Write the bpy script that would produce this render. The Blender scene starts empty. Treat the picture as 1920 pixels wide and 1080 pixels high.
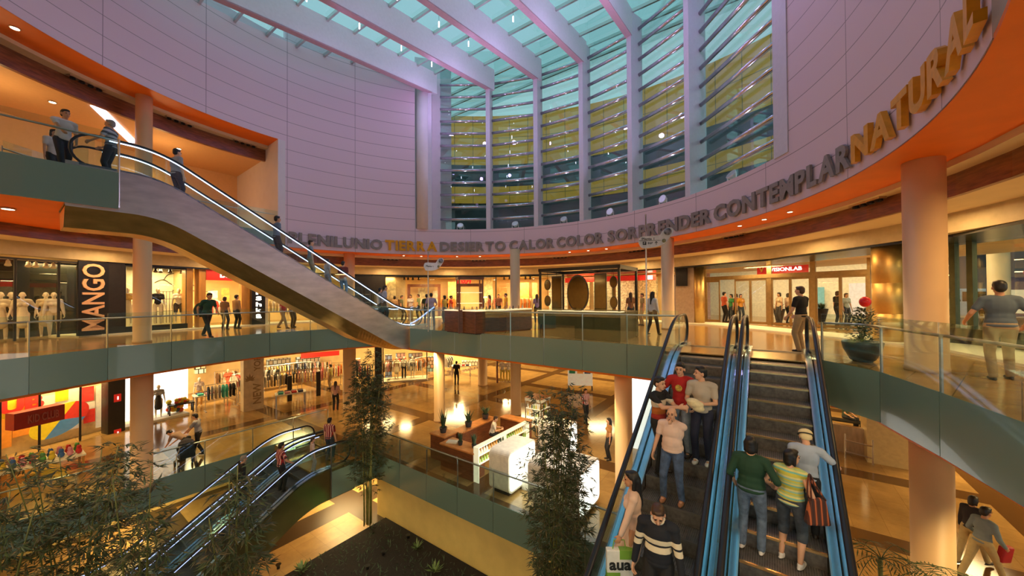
import bpy, bmesh, math, random
from mathutils import Vector, Matrix
random.seed(7)
PI = math.pi
SC = bpy.context.scene
COL = SC.collection
# ---------------------------------------------------------------- camera
FPX, PITCH, ROLL, SHY = 680.0, 0.0107, -0.006, 9.7
CZ = 1.5
cam_d = bpy.data.cameras.new('camera'); cam = bpy.data.objects.new('camera', cam_d); COL.objects.link(cam)
cam_d.sensor_width = 36; cam_d.lens = FPX/1920*36; cam_d.shift_y = SHY/1920; cam_d.clip_end = 400; cam_d.clip_start = .05
cam.location = (0, 0, CZ)
CM = Matrix.Rotation(PI/2+PITCH, 4, 'X') @ Matrix.Rotation(ROLL, 4, 'Z')
cam.rotation_euler = CM.to_euler()
SC.camera = cam
# ---------------------------------------------------------------- exposure, world
SC.view_settings.view_transform = 'Standard'; SC.view_settings.look = 'None'
SC.view_settings.gamma = 1; SC.view_settings.use_curve_mapping = False
SC.view_settings.exposure = 0.0
SC.cycles.transparent_max_bounces = 24; SC.cycles.max_bounces = 7; SC.cycles.sample_clamp_indirect = 4
W = bpy.data.worlds.new('dusk_sky'); SC.world = W; W.use_nodes = True
wn = W.node_tree.nodes; wl = W.node_tree.links
for n in list(wn): wn.remove(n)
wo = wn.new('ShaderNodeOutputWorld'); wb = wn.new('ShaderNodeBackground'); wr_ = wn.new('ShaderNodeValToRGB')
wt = wn.new('ShaderNodeTexCoord'); wx = wn.new('ShaderNodeSeparateXYZ'); wnz = wn.new('ShaderNodeTexNoise'); wmx = wn.new('ShaderNodeMath')
wnz.inputs['Scale'].default_value = 2.5; wnz.inputs['Detail'].default_value = 5
wmx.operation = 'MULTIPLY_ADD'; wmx.inputs[1].default_value = .25
wl.new(wt.outputs['Generated'], wnz.inputs['Vector']); wl.new(wt.outputs['Generated'], wx.inputs[0])
wl.new(wnz.outputs[0], wmx.inputs[0]); wl.new(wx.outputs['Z'], wmx.inputs[2]); wl.new(wmx.outputs[0], wr_.inputs[0])
e = wr_.color_ramp.elements
e[0].position = .0; e[0].color = (.46, .64, .66, 1); e[1].position = 1.0; e[1].color = (.26, .50, .55, 1)
wl.new(wr_.outputs[0], wb.inputs['Color']); wb.inputs['Strength'].default_value = 1.25
wl.new(wb.outputs[0], wo.inputs[0])
# ---------------------------------------------------------------- layout helpers
TR = Vector((.582, .813)); TW = Vector((.813, -.582))          # run of the escalators, and across it
def wr(w, r, z=None):
    p = TW*w + TR*r
    return Vector((p.x, p.y)) if z is None else Vector((p.x, p.y, z))
def ray(u, v):
    return (CM.to_3x3() @ Vector(((u-960)/FPX, (540-v+SHY)/FPX, -1))).normalized()
def at_z(u, v, z):
    d = ray(u, v); t = (z-CZ)/d.z
    return Vector((0, 0, CZ)) + d*t
def at_y(u, v, y):
    d = ray(u, v)
    return Vector((0, 0, CZ)) + d*(y/d.y)
CC = Vector((-3.0, 11.5)); RA = 11.15                           # centre and radius of the round atrium
def ru(u, rho, v=557):
    d = ray(u, v); d = Vector((d.x, d.y)).normalized()
    b = d.dot(-CC); c = CC.dot(CC) - rho*rho
    return d*(-b + math.sqrt(max(b*b - c, 0)))
def ang(u, rho=RA, v=557):
    p = ru(u, rho, v) - CC
    return math.atan2(p.y, p.x)
def pol(a, rho, z=None):
    p = CC + Vector((math.cos(a), math.sin(a)))*rho
    return p if z is None else Vector((p.x, p.y, z))
def at_rho(u, v, rho):
    p = ru(u, rho, v); d = ray(u, v); k = p.length/math.hypot(d.x, d.y)
    return Vector((0, 0, CZ)) + d*k
# ---------------------------------------------------------------- materials
MATS = {}
def mat(name, col, rough=.5, metal=0., emit=None, es=1., noise=None, nscale=8., bump=0., spec=None, coat=0., stretch=None):
    if name in MATS: return MATS[name]
    m = bpy.data.materials.new(name); MATS[name] = m; m.use_nodes = True
    n = m.node_tree.nodes; l = m.node_tree.links; b = n['Principled BSDF']
    b.inputs['Base Color'].default_value = (*col, 1); b.inputs['Roughness'].default_value = rough; b.inputs['Metallic'].default_value = metal
    if spec is not None: b.inputs['Specular IOR Level'].default_value = spec
    if coat: b.inputs['Coat Weight'].default_value = coat
    if emit is not None:
        b.inputs['Emission Color'].default_value = (*emit, 1); b.inputs['Emission Strength'].default_value = es
    k = noise if noise is not None else .10
    tc = n.new('ShaderNodeTexCoord'); nz = n.new('ShaderNodeTexNoise'); nz.inputs['Scale'].default_value = nscale; nz.inputs['Detail'].default_value = 4
    if stretch:
        mp = n.new('ShaderNodeMapping'); mp.inputs['Scale'].default_value = stretch
        l.new(tc.outputs['Object'], mp.inputs[0]); l.new(mp.outputs[0], nz.inputs['Vector'])
    else: l.new(tc.outputs['Object'], nz.inputs['Vector'])
    rp = n.new('ShaderNodeValToRGB'); rp.color_ramp.elements[0].position = .3; rp.color_ramp.elements[1].position = .7
    rp.color_ramp.elements[0].color = (*[c*(1-k) for c in col], 1); rp.color_ramp.elements[1].color = (*[min(1, c*(1+k)) for c in col], 1)
    l.new(nz.outputs[0], rp.inputs[0]); l.new(rp.outputs[0], b.inputs['Base Color'])
    if bump:
        bp = n.new('ShaderNodeBump'); bp.inputs['Strength'].default_value = bump; bp.inputs['Distance'].default_value = .01
        l.new(nz.outputs[0], bp.inputs['Height']); l.new(bp.outputs[0], b.inputs['Normal'])
    return m
def glass(name, tint=(.9, .97, .95), refl=.12, rough=.0, haze=0., hcol=(.5, .6, .6)):
    if name in MATS: return MATS[name]
    m = bpy.data.materials.new(name); MATS[name] = m; m.use_nodes = True
    n = m.node_tree.nodes; l = m.node_tree.links
    for x in list(n): n.remove(x)
    o = n.new('ShaderNodeOutputMaterial'); t = n.new('ShaderNodeBsdfTransparent'); g = n.new('ShaderNodeBsdfGlossy'); mx = n.new('ShaderNodeMixShader')
    t.inputs[0].default_value = (*tint, 1); g.inputs['Roughness'].default_value = rough; g.inputs['Color'].default_value = (.9, .95, 1, 1)
    lw = n.new('ShaderNodeLayerWeight'); lw.inputs['Blend'].default_value = .25
    ml = n.new('ShaderNodeMath'); ml.operation = 'MULTIPLY_ADD'; ml.inputs[1].default_value = .5; ml.inputs[2].default_value = refl*.4
    l.new(lw.outputs['Facing'], ml.inputs[0]); ml.use_clamp = True
    l.new(ml.outputs[0], mx.inputs[0]); l.new(t.outputs[0], mx.inputs[1]); l.new(g.outputs[0], mx.inputs[2])
    last = mx
    if haze:
        d = n.new('ShaderNodeBsdfPrincipled'); d.inputs['Base Color'].default_value = (*hcol, 1); d.inputs['Roughness'].default_value = .25
        m2 = n.new('ShaderNodeMixShader'); m2.inputs[0].default_value = haze
        l.new(mx.outputs[0], m2.inputs[1]); l.new(d.outputs[0], m2.inputs[2]); last = m2
    l.new(last.outputs[0], o.inputs[0])
    return m
def nodes(m):
    n = m.node_tree.nodes
    return n, m.node_tree.links, n['Principled BSDF']
def brick_mat(name, c1, c2, mortar, bw, rh, ms, rough=.4, uv=True, off=0., rot=None, loc=None, coat=0., spec=.5, noise=0.):
    m = mat(name, c1, rough); n, l, b = nodes(m)
    t = n.new('ShaderNodeTexBrick'); tc = n.new('ShaderNodeTexCoord')
    t.inputs['Color1'].default_value = (*c1, 1); t.inputs['Color2'].default_value = (*c2, 1); t.inputs['Mortar'].default_value = (*mortar, 1)
    t.inputs['Scale'].default_value = 1; t.inputs['Mortar Size'].default_value = ms; t.inputs['Brick Width'].default_value = bw; t.inputs['Row Height'].default_value = rh
    t.offset = off; t.inputs['Bias'].default_value = 0; t.inputs['Mortar Smooth'].default_value = .1
    mp = n.new('ShaderNodeMapping')
    if rot is not None: mp.inputs['Rotation'].default_value = (0, 0, rot)
    if loc is not None: mp.inputs['Location'].default_value = loc
    l.new(tc.outputs['UV' if uv else 'Object'], mp.inputs[0]); l.new(mp.outputs[0], t.inputs['Vector'])
    src = t.outputs['Color']
    if noise:
        nz = n.new('ShaderNodeTexNoise'); nz.inputs['Scale'].default_value = 1.3; nz.inputs['Detail'].default_value = 6; nz.inputs['Roughness'].default_value = .65
        l.new(tc.outputs['Object'], nz.inputs['Vector'])
        mr = n.new('ShaderNodeMapRange'); mr.inputs['From Min'].default_value = .3; mr.inputs['From Max'].default_value = .7
        mr.inputs['To Min'].default_value = 1-noise; mr.inputs['To Max'].default_value = 1+noise
        l.new(nz.outputs[0], mr.inputs[0])
        vm = n.new('ShaderNodeVectorMath'); vm.operation = 'SCALE'
        l.new(t.outputs['Color'], vm.inputs[0]); l.new(mr.outputs[0], vm.inputs['Scale']); src = vm.outputs[0]
    l.new(src, b.inputs['Base Color'])
    b.inputs['Specular IOR Level'].default_value = spec
    if coat: b.inputs['Coat Weight'].default_value = coat
    return m
# ---------------------------------------------------------------- mesh builder
class MB:
    def __init__(s): s.v = []; s.f = []; s.m = []; s.uv = None; s.cur = 0
    def add(s, vs, fs):
        o = len(s.v); s.v += [Vector(v) for v in vs]; s.f += [[i+o for i in f] for f in fs]; s.m += [s.cur]*len(fs); return s
    def box(s, c, d, rz=0., M=None):
        x, y, z = [k/2 for k in d]; R = M or Matrix.Rotation(rz, 3, 'Z'); c = Vector(c)
        vs = [c + R @ Vector((a*x, b*y, e*z)) for e in (-1, 1) for b in (-1, 1) for a in (-1, 1)]
        return s.add(vs, [[0, 2, 3, 1], [4, 5, 7, 6], [0, 1, 5, 4], [2, 6, 7, 3], [0, 4, 6, 2], [1, 3, 7, 5]])
    def bar(s, a, b, wd, ht, up=(0, 0, 1)):
        a = Vector(a); b = Vector(b); d = (b-a).normalized(); up = Vector(up)
        x = d.cross(up)
        if x.length < 1e-4: x = d.cross(Vector((1, 0, 0)))
        x.normalize(); z = x.cross(d); x *= wd/2; z *= ht/2
        vs = [a-x-z, a+x-z, a+x+z, a-x+z, b-x-z, b+x-z, b+x+z, b-x+z]
        return s.add(vs, [[0, 1, 2, 3], [7, 6, 5, 4], [0, 4, 5, 1], [1, 5, 6, 2], [2, 6, 7, 3], [3, 7, 4, 0]])
    def tube(s, pts, r, n=8, cap=True, sx=1., up=None):
        pts = [Vector(p) for p in pts]; k = len(pts); rs = r if isinstance(r, (list, tuple)) else [r]*k
        vs = []; fs = []; ref = None
        for i, p in enumerate(pts):
            d = (pts[min(i+1, k-1)] - pts[max(i-1, 0)])
            if d.length < 1e-9: d = Vector((0, 0, 1))
            d.normalize()
            if ref is None:
                ref = Vector(up) if up else (Vector((0, 0, 1)) if abs(d.z) < .9 else Vector((1, 0, 0)))
            x = d.cross(ref)
            if x.length < 1e-5: x = d.cross(Vector((.3, 1, .2)))
            x.normalize(); y = x.cross(d); ref = y
            for j in range(n):
                a = 2*PI*j/n; vs.append(p + x*(math.cos(a)*rs[i]*sx) + y*(math.sin(a)*rs[i]))
        for i in range(k-1):
            for j in range(n):
                a = i*n+j; b = i*n+(j+1) % n; fs.append([b, a, a+n, b+n])
        if cap: fs += [list(range(n)), list(range((k-1)*n, k*n))[::-1]]
        return s.add(vs, fs)
    def lathe(s, prof, c=(0, 0, 0), n=24, M=None, cap=True):
        c = Vector(c); vs = []; fs = []; k = len(prof)
        for r, z in prof:
            for j in range(n):
                a = 2*PI*j/n; p = Vector((math.cos(a)*r, math.sin(a)*r, z)); vs.append(c + (M @ p if M else p))
        for i in range(k-1):
            for j in range(n):
                a = i*n+j; b = i*n+(j+1) % n; fs.append([a, b, b+n, a+n])
        if cap: fs += [list(range(n))[::-1], list(range((k-1)*n, k*n))]
        return s.add(vs, fs)
    def ell(s, c, rad, M=None, n=14, k=9):
        c = Vector(c); vs = []; fs = []
        for i in range(1, k):
            t = PI*i/k
            for j in range(n):
                a = 2*PI*j/n; p = Vector((math.sin(t)*math.cos(a)*rad[0], math.sin(t)*math.sin(a)*rad[1], -math.cos(t)*rad[2])); vs.append(c + (M @ p if M else p))
        b0 = Vector((0, 0, -rad[2])); b1 = Vector((0, 0, rad[2])); vs += [c + (M @ b0 if M else b0), c + (M @ b1 if M else b1)]
        for i in range(k-2):
            for j in range(n):
                a = i*n+j; b = i*n+(j+1) % n; fs.append([a, b, b+n, a+n])
        q = len(vs)
        for j in range(n):
            fs.append([q-2, (j+1) % n, j]); fs.append([q-1, (k-2)*n+j, (k-2)*n+(j+1) % n])
        return s.add(vs, fs)
    def cone(s, a, b, ra, rb, n=10):
        a = Vector(a); b = Vector(b); d = b-a; L = d.length
        if L < 1e-6: return s.ell(a, (ra, ra, ra))
        d /= L; pts = []; rs = []
        for t in (-80, -55, -28): pts.append(a + d*(ra*math.sin(math.radians(t)))); rs.append(ra*math.cos(math.radians(t)))
        for t in (0, .5, 1): pts.append(a + d*(L*t)); rs.append(ra+(rb-ra)*t)
        for t in (28, 55, 80): pts.append(b + d*(rb*math.sin(math.radians(t)))); rs.append(rb*math.cos(math.radians(t)))
        return s.tube(pts, rs, n)
    def prism(s, poly, z0, z1):
        k = len(poly); vs = [(p[0], p[1], z0) for p in poly] + [(p[0], p[1], z1) for p in poly]
        return s.add(vs, [list(range(k))[::-1], list(range(k, 2*k))] + [[i, (i+1) % k, (i+1) % k+k, i+k] for i in range(k)])
    def arc(s, a0, a1, r0, r1, z0, z1, n=24):                   # solid ring sector about the atrium's centre
        for i in range(n):
            t0 = a0+(a1-a0)*i/n; t1 = a0+(a1-a0)*(i+1)/n
            q = [pol(t0, r0), pol(t0, r1), pol(t1, r1), pol(t1, r0)]
            vs = [(p.x, p.y, z) for z in (z0, z1) for p in q]
            fs = [[0, 3, 2, 1] if a1 > a0 else [0, 1, 2, 3], [4, 5, 6, 7] if a1 > a0 else [7, 6, 5, 4], [1, 2, 6, 5], [3, 0, 4, 7]]
            if i == 0: fs.append([0, 1, 5, 4])
            if i == n-1: fs.append([2, 3, 7, 6])
            s.add(vs, fs)
        return s
    def quad(s, a, b, c, d): return s.add([a, b, c, d], [[0, 1, 2, 3]])
    def build(s, name, m=None, parent=None, smooth=False, M=None, fix=True, auto=None, bevel=0.):
        me = bpy.data.meshes.new(name)
        me.from_pydata([tuple(v) for v in s.v], [], s.f)
        ms = m if isinstance(m, (list, tuple)) else [m]
        for x in ms:
            if x: me.materials.append(x)
        if len(ms) > 1: me.polygons.foreach_set('material_index', s.m)
        if s.uv: 
            ul = me.uv_layers.new(name='UVMap')
            for p in me.polygons:
                for li in p.loop_indices: ul.data[li].uv = s.uv(me.vertices[me.loops[li].vertex_index].co, p)
        if fix:
            bm = bmesh.new(); bm.from_mesh(me); bmesh.ops.recalc_face_normals(bm, faces=bm.faces); bm.to_mesh(me); bm.free()
        if smooth: me.polygons.foreach_set('use_smooth', [True]*len(me.polygons))
        me.update()
        o = bpy.data.objects.new(name, me); COL.objects.link(o)
        if parent: o.parent = parent
        if M is not None: o.matrix_basis = M
        if bevel:
            bv = o.modifiers.new('b', 'BEVEL'); bv.width = bevel; bv.segments = 2; bv.limit_method = 'ANGLE'
        return o
def tag(o, label=None, cat=None, group=None, kind=None):
    if label: o['label'] = label
    if cat: o['category'] = cat
    if group: o['group'] = group
    if kind: o['kind'] = kind
    return o
def struct(o): o['kind'] = 'structure'; return o
def empty(name, loc=(0, 0, 0), rz=0., label=None, cat=None, group=None):
    o = bpy.data.objects.new(name, None); COL.objects.link(o); o.empty_display_size = .1
    o.location = loc; o.rotation_euler = (0, 0, rz)
    return tag(o, label, cat, group)
def dup(o, loc=None, rz=None, label=None, group=None, scale=None):
    c = o.copy(); COL.objects.link(c)
    if loc is not None: c.location = loc
    if rz is not None: c.rotation_euler = (0, 0, rz)
    if label: c['label'] = label
    if group: c['group'] = group
    if scale: c.scale = scale
    for ch in [x for x in o.children]:
        k = ch.copy(); COL.objects.link(k); k.parent = c
        for g in [x for x in ch.children]:
            q = g.copy(); COL.objects.link(q); q.parent = k
    return c
def lamp(kind, loc, power, col, size=.2, rot=None, spot=None, blend=.4, name='lamp', sy=None):
    d = bpy.data.lights.new(name, kind); d.energy = power; d.color = col
    if kind == 'AREA':
        d.size = size
        if sy: d.shape = 'RECTANGLE'; d.size_y = sy
    else: d.shadow_soft_size = size
    if kind == 'SPOT': d.spot_size = spot or 1.4; d.spot_blend = blend
    o = bpy.data.objects.new(name, d); COL.objects.link(o); o.location = loc
    if rot: o.rotation_euler = rot
    return o
def aim(o, tgt):
    o.rotation_euler = (Vector(tgt)-o.location).to_track_quat('-Z', 'Y').to_euler(); return o
def text_mb(txt, size, depth=.02, bold=.0, align='CENTER', spacing=1.):
    cu = bpy.data.curves.new('t', 'FONT'); cu.body = txt; cu.size = size; cu.extrude = depth/2; cu.offset = bold; cu.align_x = align; cu.space_character = spacing
    cu.resolution_u = 3
    o = bpy.data.objects.new('t', cu); COL.objects.link(o)
    bpy.context.view_layer.update()
    me = bpy.data.meshes.new_from_object(o.evaluated_get(bpy.context.evaluated_depsgraph_get()))
    b = MB(); b.add([v.co.copy() for v in me.vertices], [list(p.vertices) for p in me.polygons])
    bpy.data.objects.remove(o); bpy.data.curves.remove(cu); bpy.data.meshes.remove(me)
    return b
def frame_at(p, nrm, up=(0, 0, 1)):                              # local x along the wall, local y up, local z out of the wall
    n = Vector(nrm).normalized(); y = Vector(up); x = y.cross(n).normalized(); y = n.cross(x)
    M = Matrix(((x.x, y.x, n.x, p[0]), (x.y, y.y, n.y, p[1]), (x.z, y.z, n.z, p[2]), (0, 0, 0, 1)))
    return M
def spline(pts, n=6):
    out = []; P = [Vector(p) for p in pts]
    for i in range(len(P)-1):
        p0 = P[max(i-1, 0)]; p1 = P[i]; p2 = P[i+1]; p3 = P[min(i+2, len(P)-1)]
        for k in range(n):
            t = k/n; out.append(.5*((2*p1)+(p2-p0)*t+(2*p0-5*p1+4*p2-p3)*t*t+(3*p1-p0-3*p2+p3)*t*t*t))
    out.append(P[-1]); return out
# ================================================================ lights of the building and added fill lamps
A0, A1 = -.75, PI+1.05                                           # angles the ring of walks spans
def zb(r): return 14.5+.118*(r-17)                               # underside of the rafters
VIOLET, WARM, GOLD = (.70, .46, 1.0), (1., .62, .26), (1., .70, .30)
for w in (-15.7, -12.9, -10, -7.1, -4.3, -1.4):
    for r in (3, 9, 14.5):
        lamp('POINT', wr(w, r, zb(r)-1.0), {3: 1, 9: 15, 14.5: 62}[r], VIOLET, .15, name='pendant_light')
for i in range(16):
    a = A0+.25+(A1-A0-.3)*i/15
    lamp('AREA', pol(a, 13.4, 3.5), 60, WARM, 1.0, name='walk_downlight')
    lamp('AREA', pol(a, 17, 3.0), 230, GOLD, 1.5, name='shop_light')
    lamp('AREA', pol(a, 19.8, -1.2), 330, GOLD, 2.0, name='ground_shop_light')
for w, r in ((-19, 1), (-19.6, 5), (-19.3, 9), (-17.5, 12.6), (-14.5, 13), (-11, 12.8), (-8, 12.8), (-5, 12.6), (-2, 13), (1.5, 12.6), (3.6, 9.5), (4.6, 5.5)):
    lamp('SPOT', wr(w, r, -1.2), 330, GOLD, .12, (0, 0, 0), 1.55, .7, name='court_downlight')
for u, rho, z, pw in ((60, 17.9, -1.3, 170), (150, 17.9, -1.3, 170), (50, 15.3, 2.9, 14), (300, 15.6, 2.95, 110), (420, 16, 2.95, 160), (800, 16, 2.95, 160), (900, 16, 2.95, 160), (960, 16.5, 2.95, 130), (760, 18.2, -1.25, 150), (860, 22, -1.25, 300), (950, 24, -1.25, 300)):
    lamp('AREA', (*ru(u, rho), z), pw, GOLD, .8, name='shop_ceiling_light')
for a in (2.75, 3.1, 3.45, 3.8):
    lamp('POINT', pol(a, 14.6, 7.6), 75, WARM, .3, name='gallery_bounce_fill')  # added points standing in for bounced light on the gallery ceiling
for w, r, z in ((-2.5, -1.5, 4.0), (2.0, -1.0, 3.4), (3.6, 3.0, 3.4), (-6, -3.3, 4.0), (-11, -3.8, 4.0)):
    lamp('AREA', wr(w, r, z), 170, (1., .72, .42), .6, name='near_walk_fill')  # added unseen fill lamps, brighten the escalator riders from the camera side
for w, r in ((-15.2, 8.4), (-16.8, 9.5), (-19.5, 3), (-14.2, 10.3)):
    lamp('AREA', wr(w, r, -6.0), 110, GOLD, 1.6, name='lower_downlight')
for w, r in ((-12, 8.6), (-8.5, 8.7), (-5, 8.7)):
    lamp('SPOT', wr(w, r-2.2, -4.6), 130, (1, .72, .36), .1, (0, 0, 0), 2.2, .8, name='court_wash')
# ================================================================ materials of the building
def C8(r, g, b): return tuple(((x/255)/12.92 if x < 11 else ((x/255+.055)/1.055)**2.4) for x in (r, g, b))
M_white = brick_mat('white_wall_panels', (.76, .60, .68), (.74, .58, .66), (.30, .23, .27), 3.4, .72, .012, rough=.45)
M_plain = mat('white_plaster', (.74, .69, .71), .5, noise=.03, nscale=2)
M_orange = mat('orange_soffit_paint', (.86, .17, .002), .5, noise=.05, nscale=2)
M_beige = mat('beige_ceiling_paint', (.74, .58, .36), .6, noise=.04, nscale=2)
M_olive = mat('beige_bulkhead_stone', (.50, .40, .23), .55, noise=.08, nscale=5)
M_brown = mat('brown_wood_veneer', (.22, .075, .03), .3, noise=.35, nscale=3, stretch=(1, 1, 6))
M_cream = mat('cream_column_paint', (.80, .53, .27), .45, noise=.03, nscale=2)
M_steel = mat('brushed_steel', (.62, .60, .58), .28, 1., noise=.12, nscale=6, stretch=(.6, .6, 30))
M_bronze = mat('brushed_bronze_cladding', (.60, .47, .30), .34, 1., noise=.14, nscale=3, stretch=(3, 3, .8))
M_gold = mat('gold_brushed_metal', (.66, .44, .16), .46, 1., noise=.1, nscale=4)
M_black = mat('black_rubber', (.012, .012, .015), .35)
M_dark = mat('dark_metal', (.03, .027, .025), .4, .3)
M_step = mat('grooved_step_metal', (.17, .16, .15), .45, .6, noise=.3, nscale=14)
M_frost = glass('frosted_glass', tint=(.75, .95, .9), refl=.10, rough=.04, haze=.80, hcol=(.215, .335, .29))
M_glass = glass('clear_glass', refl=.08)
M_shopglass = glass('shop_glass', tint=(.97, .97, .95), refl=.03)
M_skyglass = glass('roof_glass', tint=(.72, .88, .89), refl=.05)
M_winglass = glass('window_glass', tint=(.86, .92, .90), refl=.14)
M_led = mat('led_strip', (1, 1, 1), .5, emit=(.55, .68, 1), es=5.)
M_rafter = mat('rafter_white_paint', (.70, .70, .74), .5, noise=.03)
M_lampglow = mat('lamp_glow', (1, 1, 1), .5, emit=(1, .83, .55), es=14.)
M_floorU = brick_mat('polished_stone_tiles', (.50, .30, .11), (.44, .25, .085), (.20, .11, .04), 1.2, .6, .008, rough=.13, uv=False, off=0, rot=-.62, noise=.25)
def stripe_floor(name, light, dark, period, width, rough, rot=.621, per2=None, offs=(0, 0)):
    m = mat(name, light, rough); n, l, b = nodes(m)
    tc = n.new('ShaderNodeTexCoord'); mp = n.new('ShaderNodeMapping'); mp.inputs['Rotation'].default_value = (0, 0, rot); mp.inputs['Location'].default_value = (*offs, 0)
    l.new(tc.outputs['Object'], mp.inputs[0]); sx = n.new('ShaderNodeSeparateXYZ'); l.new(mp.outputs[0], sx.inputs[0])
    def band(out, per, w):
        a = n.new('ShaderNodeMath'); a.operation = 'PINGPONG'; a.inputs[1].default_value = per/2; l.new(out, a.inputs[0])
        c = n.new('ShaderNodeMath'); c.operation = 'LESS_THAN'; c.inputs[1].default_value = w/2; l.new(a.outputs[0], c.inputs[0]); return c.outputs[0]
    s1 = band(sx.outputs['Y'], period, width)
    fac = s1
    if per2:
        s2 = band(sx.outputs['X'], per2, width); mx = n.new('ShaderNodeMath'); mx.operation = 'MAXIMUM'; l.new(s1, mx.inputs[0]); l.new(s2, mx.inputs[1]); fac = mx.outputs[0]
    nz = n.new('ShaderNodeTexNoise'); nz.inputs['Scale'].default_value = .9; nz.inputs['Detail'].default_value = 9; nz.inputs['Roughness'].default_value = .7; l.new(tc.outputs['Object'], nz.inputs['Vector'])
    rp = n.new('ShaderNodeValToRGB'); rp.color_ramp.elements[0].position = .3; rp.color_ramp.elements[1].position = .7
    rp.color_ramp.elements[0].color = (*[c*.72 for c in light], 1); rp.color_ramp.elements[1].color = (*[min(1, c*1.2) for c in light], 1); l.new(nz.outputs[0], rp.inputs[0])
    bt = n.new('ShaderNodeTexBrick'); bt.offset = 0; l.new(mp.outputs[0], bt.inputs['Vector']); bt.inputs['Scale'].default_value = 1; bt.inputs['Brick Width'].default_value = .75; bt.inputs['Row Height'].default_value = .75; bt.inputs['Mortar Size'].default_value = .004
    bt.inputs['Color1'].default_value = (1, 1, 1, 1); bt.inputs['Color2'].default_value = (.86, .84, .82, 1); bt.inputs['Mortar'].default_value = (.55, .5, .45, 1)
    m1 = n.new('ShaderNodeMix'); m1.data_type = 'RGBA'; m1.blend_type = 'MULTIPLY'; m1.inputs[0].default_value = 1; l.new(rp.outputs[0], m1.inputs[6]); l.new(bt.outputs[0], m1.inputs[7])
    m2 = n.new('ShaderNodeMix'); m2.data_type = 'RGBA'; l.new(fac, m2.inputs[0]); l.new(m1.outputs[2], m2.inputs[6]); m2.inputs[7].default_value = (*dark, 1)
    l.new(m2.outputs[2], b.inputs['Base Color'])
    return m
M_floorG = stripe_floor('marble_with_dark_bands', (.39, .235, .082), (.10, .048, .016), 4.6, .75, .12, per2=7.0, offs=(1.2, .3))
M_floorL = stripe_floor('lower_marble_with_dark_bands', (.52, .33, .12), (.07, .045, .025), 5.2, 1.1, .34, per2=6.5, offs=(2.1, 1.4))
# ================================================================ levels
ZL, ZG, ZU = -7.5, -5.0, 0.0                                    # lower court, ground floor, first floor
Z2S, Z2, Z3S = 4.15, 4.85, 9.6                                   # second floor soffit and floor, third floor soffit
OUT = [(-34, -6), (34, -6), (34, 46), (-34, 46)]
def slab(name, hole, z0, z1, m, outer=OUT):
    bm = bmesh.new(); es = []
    for loop in (outer, hole):
        vs = [bm.verts.new((p[0], p[1], z1)) for p in loop]
        es += [bm.edges.new((vs[i], vs[(i+1) % len(vs)])) for i in range(len(vs))]
    bmesh.ops.triangle_fill(bm, edges=es, use_beauty=True)
    g = bmesh.ops.extrude_face_region(bm, geom=bm.faces[:])
    for v in [x for x in g['geom'] if isinstance(x, bmesh.types.BMVert)]: v.co.z = z0
    bmesh.ops.recalc_face_normals(bm, faces=bm.faces)
    me = bpy.data.meshes.new(name); bm.to_mesh(me); bm.free(); me.materials.append(m)
    o = bpy.data.objects.new(name, me); COL.objects.link(o); return struct(o)
A535, A779, A1462, A1862 = ang(535), ang(779), ang(1462, RA, 290), ang(1862, RA, 160)
# edges of the openings
E1L = [wr(*p) for p in spline([(-14.2, -2.6), (-15.4, -.2), (-16.7, 2.4), (-17.5, 5.9), (-17.2, 9.2), (-16.3, 11.3)], 4)]
E1M = [wr(-14.5, 11.35), wr(-2.45, 11.2)]
E1R = [wr(*p) for p in spline([(1.5, 10.75), (1.85, 9.2), (2.2, 7.8), (2.45, 6.4), (2.6, 4.5), (2.6, 2.0), (2.4, -1.2)], 4)]
hole1 = E1L + E1M + [wr(-2.45, 10.95), wr(1.05, 10.8)] + E1R + [wr(0, -2.6)]
E0 = [wr(-18.1, -4.0), wr(-18.1, 7.0), wr(-13.45, 7.0), wr(-13.45, 9.05), wr(-2.9, 9.05)]
hole0 = E0 + [wr(-2.9, .6), wr(1.4, .6), wr(1.4, -4.0)]
hole0 = [wr(-18.1, -4.2), wr(-18.1, 7.0), wr(-13.45, 7.0), wr(-13.45, 9.05), wr(-2.6, 9.05), wr(-2.6, -4.2)]
floor_l = struct(MB().add([(-34, -8, ZL), (34, -8, ZL), (34, 46, ZL), (-34, 46, ZL)], [[0, 1, 2, 3]]).build('floor_lower', M_floorL))
slab('floor_ground', hole0, ZG-.9, ZG, M_floorG)
slab('floor_upper', hole1, ZU-.9, ZU, M_floorU)
# orange edge under the first floor slab and cream ceilings below it
def strip_edge(name, pts, z0, z1, off, m, closed=False):
    b = MB()
    for i in range(len(pts)-1):
        a = Vector(pts[i]); c = Vector(pts[i+1]); d = (c-a).normalized(); n = Vector((-d.y, d.x))*off
        b.prism([a, c, c+n, a+n], z0, z1)
    return b.build(name, m)
def offset_path(pts, d):
    out = []
    for i, p in enumerate(pts):
        a = Vector(pts[max(i-1, 0)]); c = Vector(pts[min(i+1, len(pts)-1)]); t = (c-a).normalized(); out.append(Vector(p)+Vector((-t.y, t.x))*d)
    return out
def band(name, pts, d0, d1, z0, z1, m):
    a = offset_path(pts, d0); c = offset_path(pts, d1); b = MB(); k = len(pts)
    vs = [(p.x, p.y, z) for z in (z0, z1) for q in (a, c) for p in q]
    fs = []
    for i in range(k-1):
        fs += [[i, i+1, k+i+1, k+i], [2*k+i, 3*k+i, 3*k+i+1, 2*k+i+1], [i, 2*k+i, 2*k+i+1, i+1], [k+i, k+i+1, 3*k+i+1, 3*k+i]]
    fs += [[0, k, 3*k, 2*k], [k-1, 3*k-1, 4*k-1, 2*k-1][:2]+[4*k-1, 3*k-1]]
    fs[-1] = [k-1, 2*k-1, 4*k-1, 3*k-1]
    b.add(vs, fs); return struct(b.build(name, m))
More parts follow.
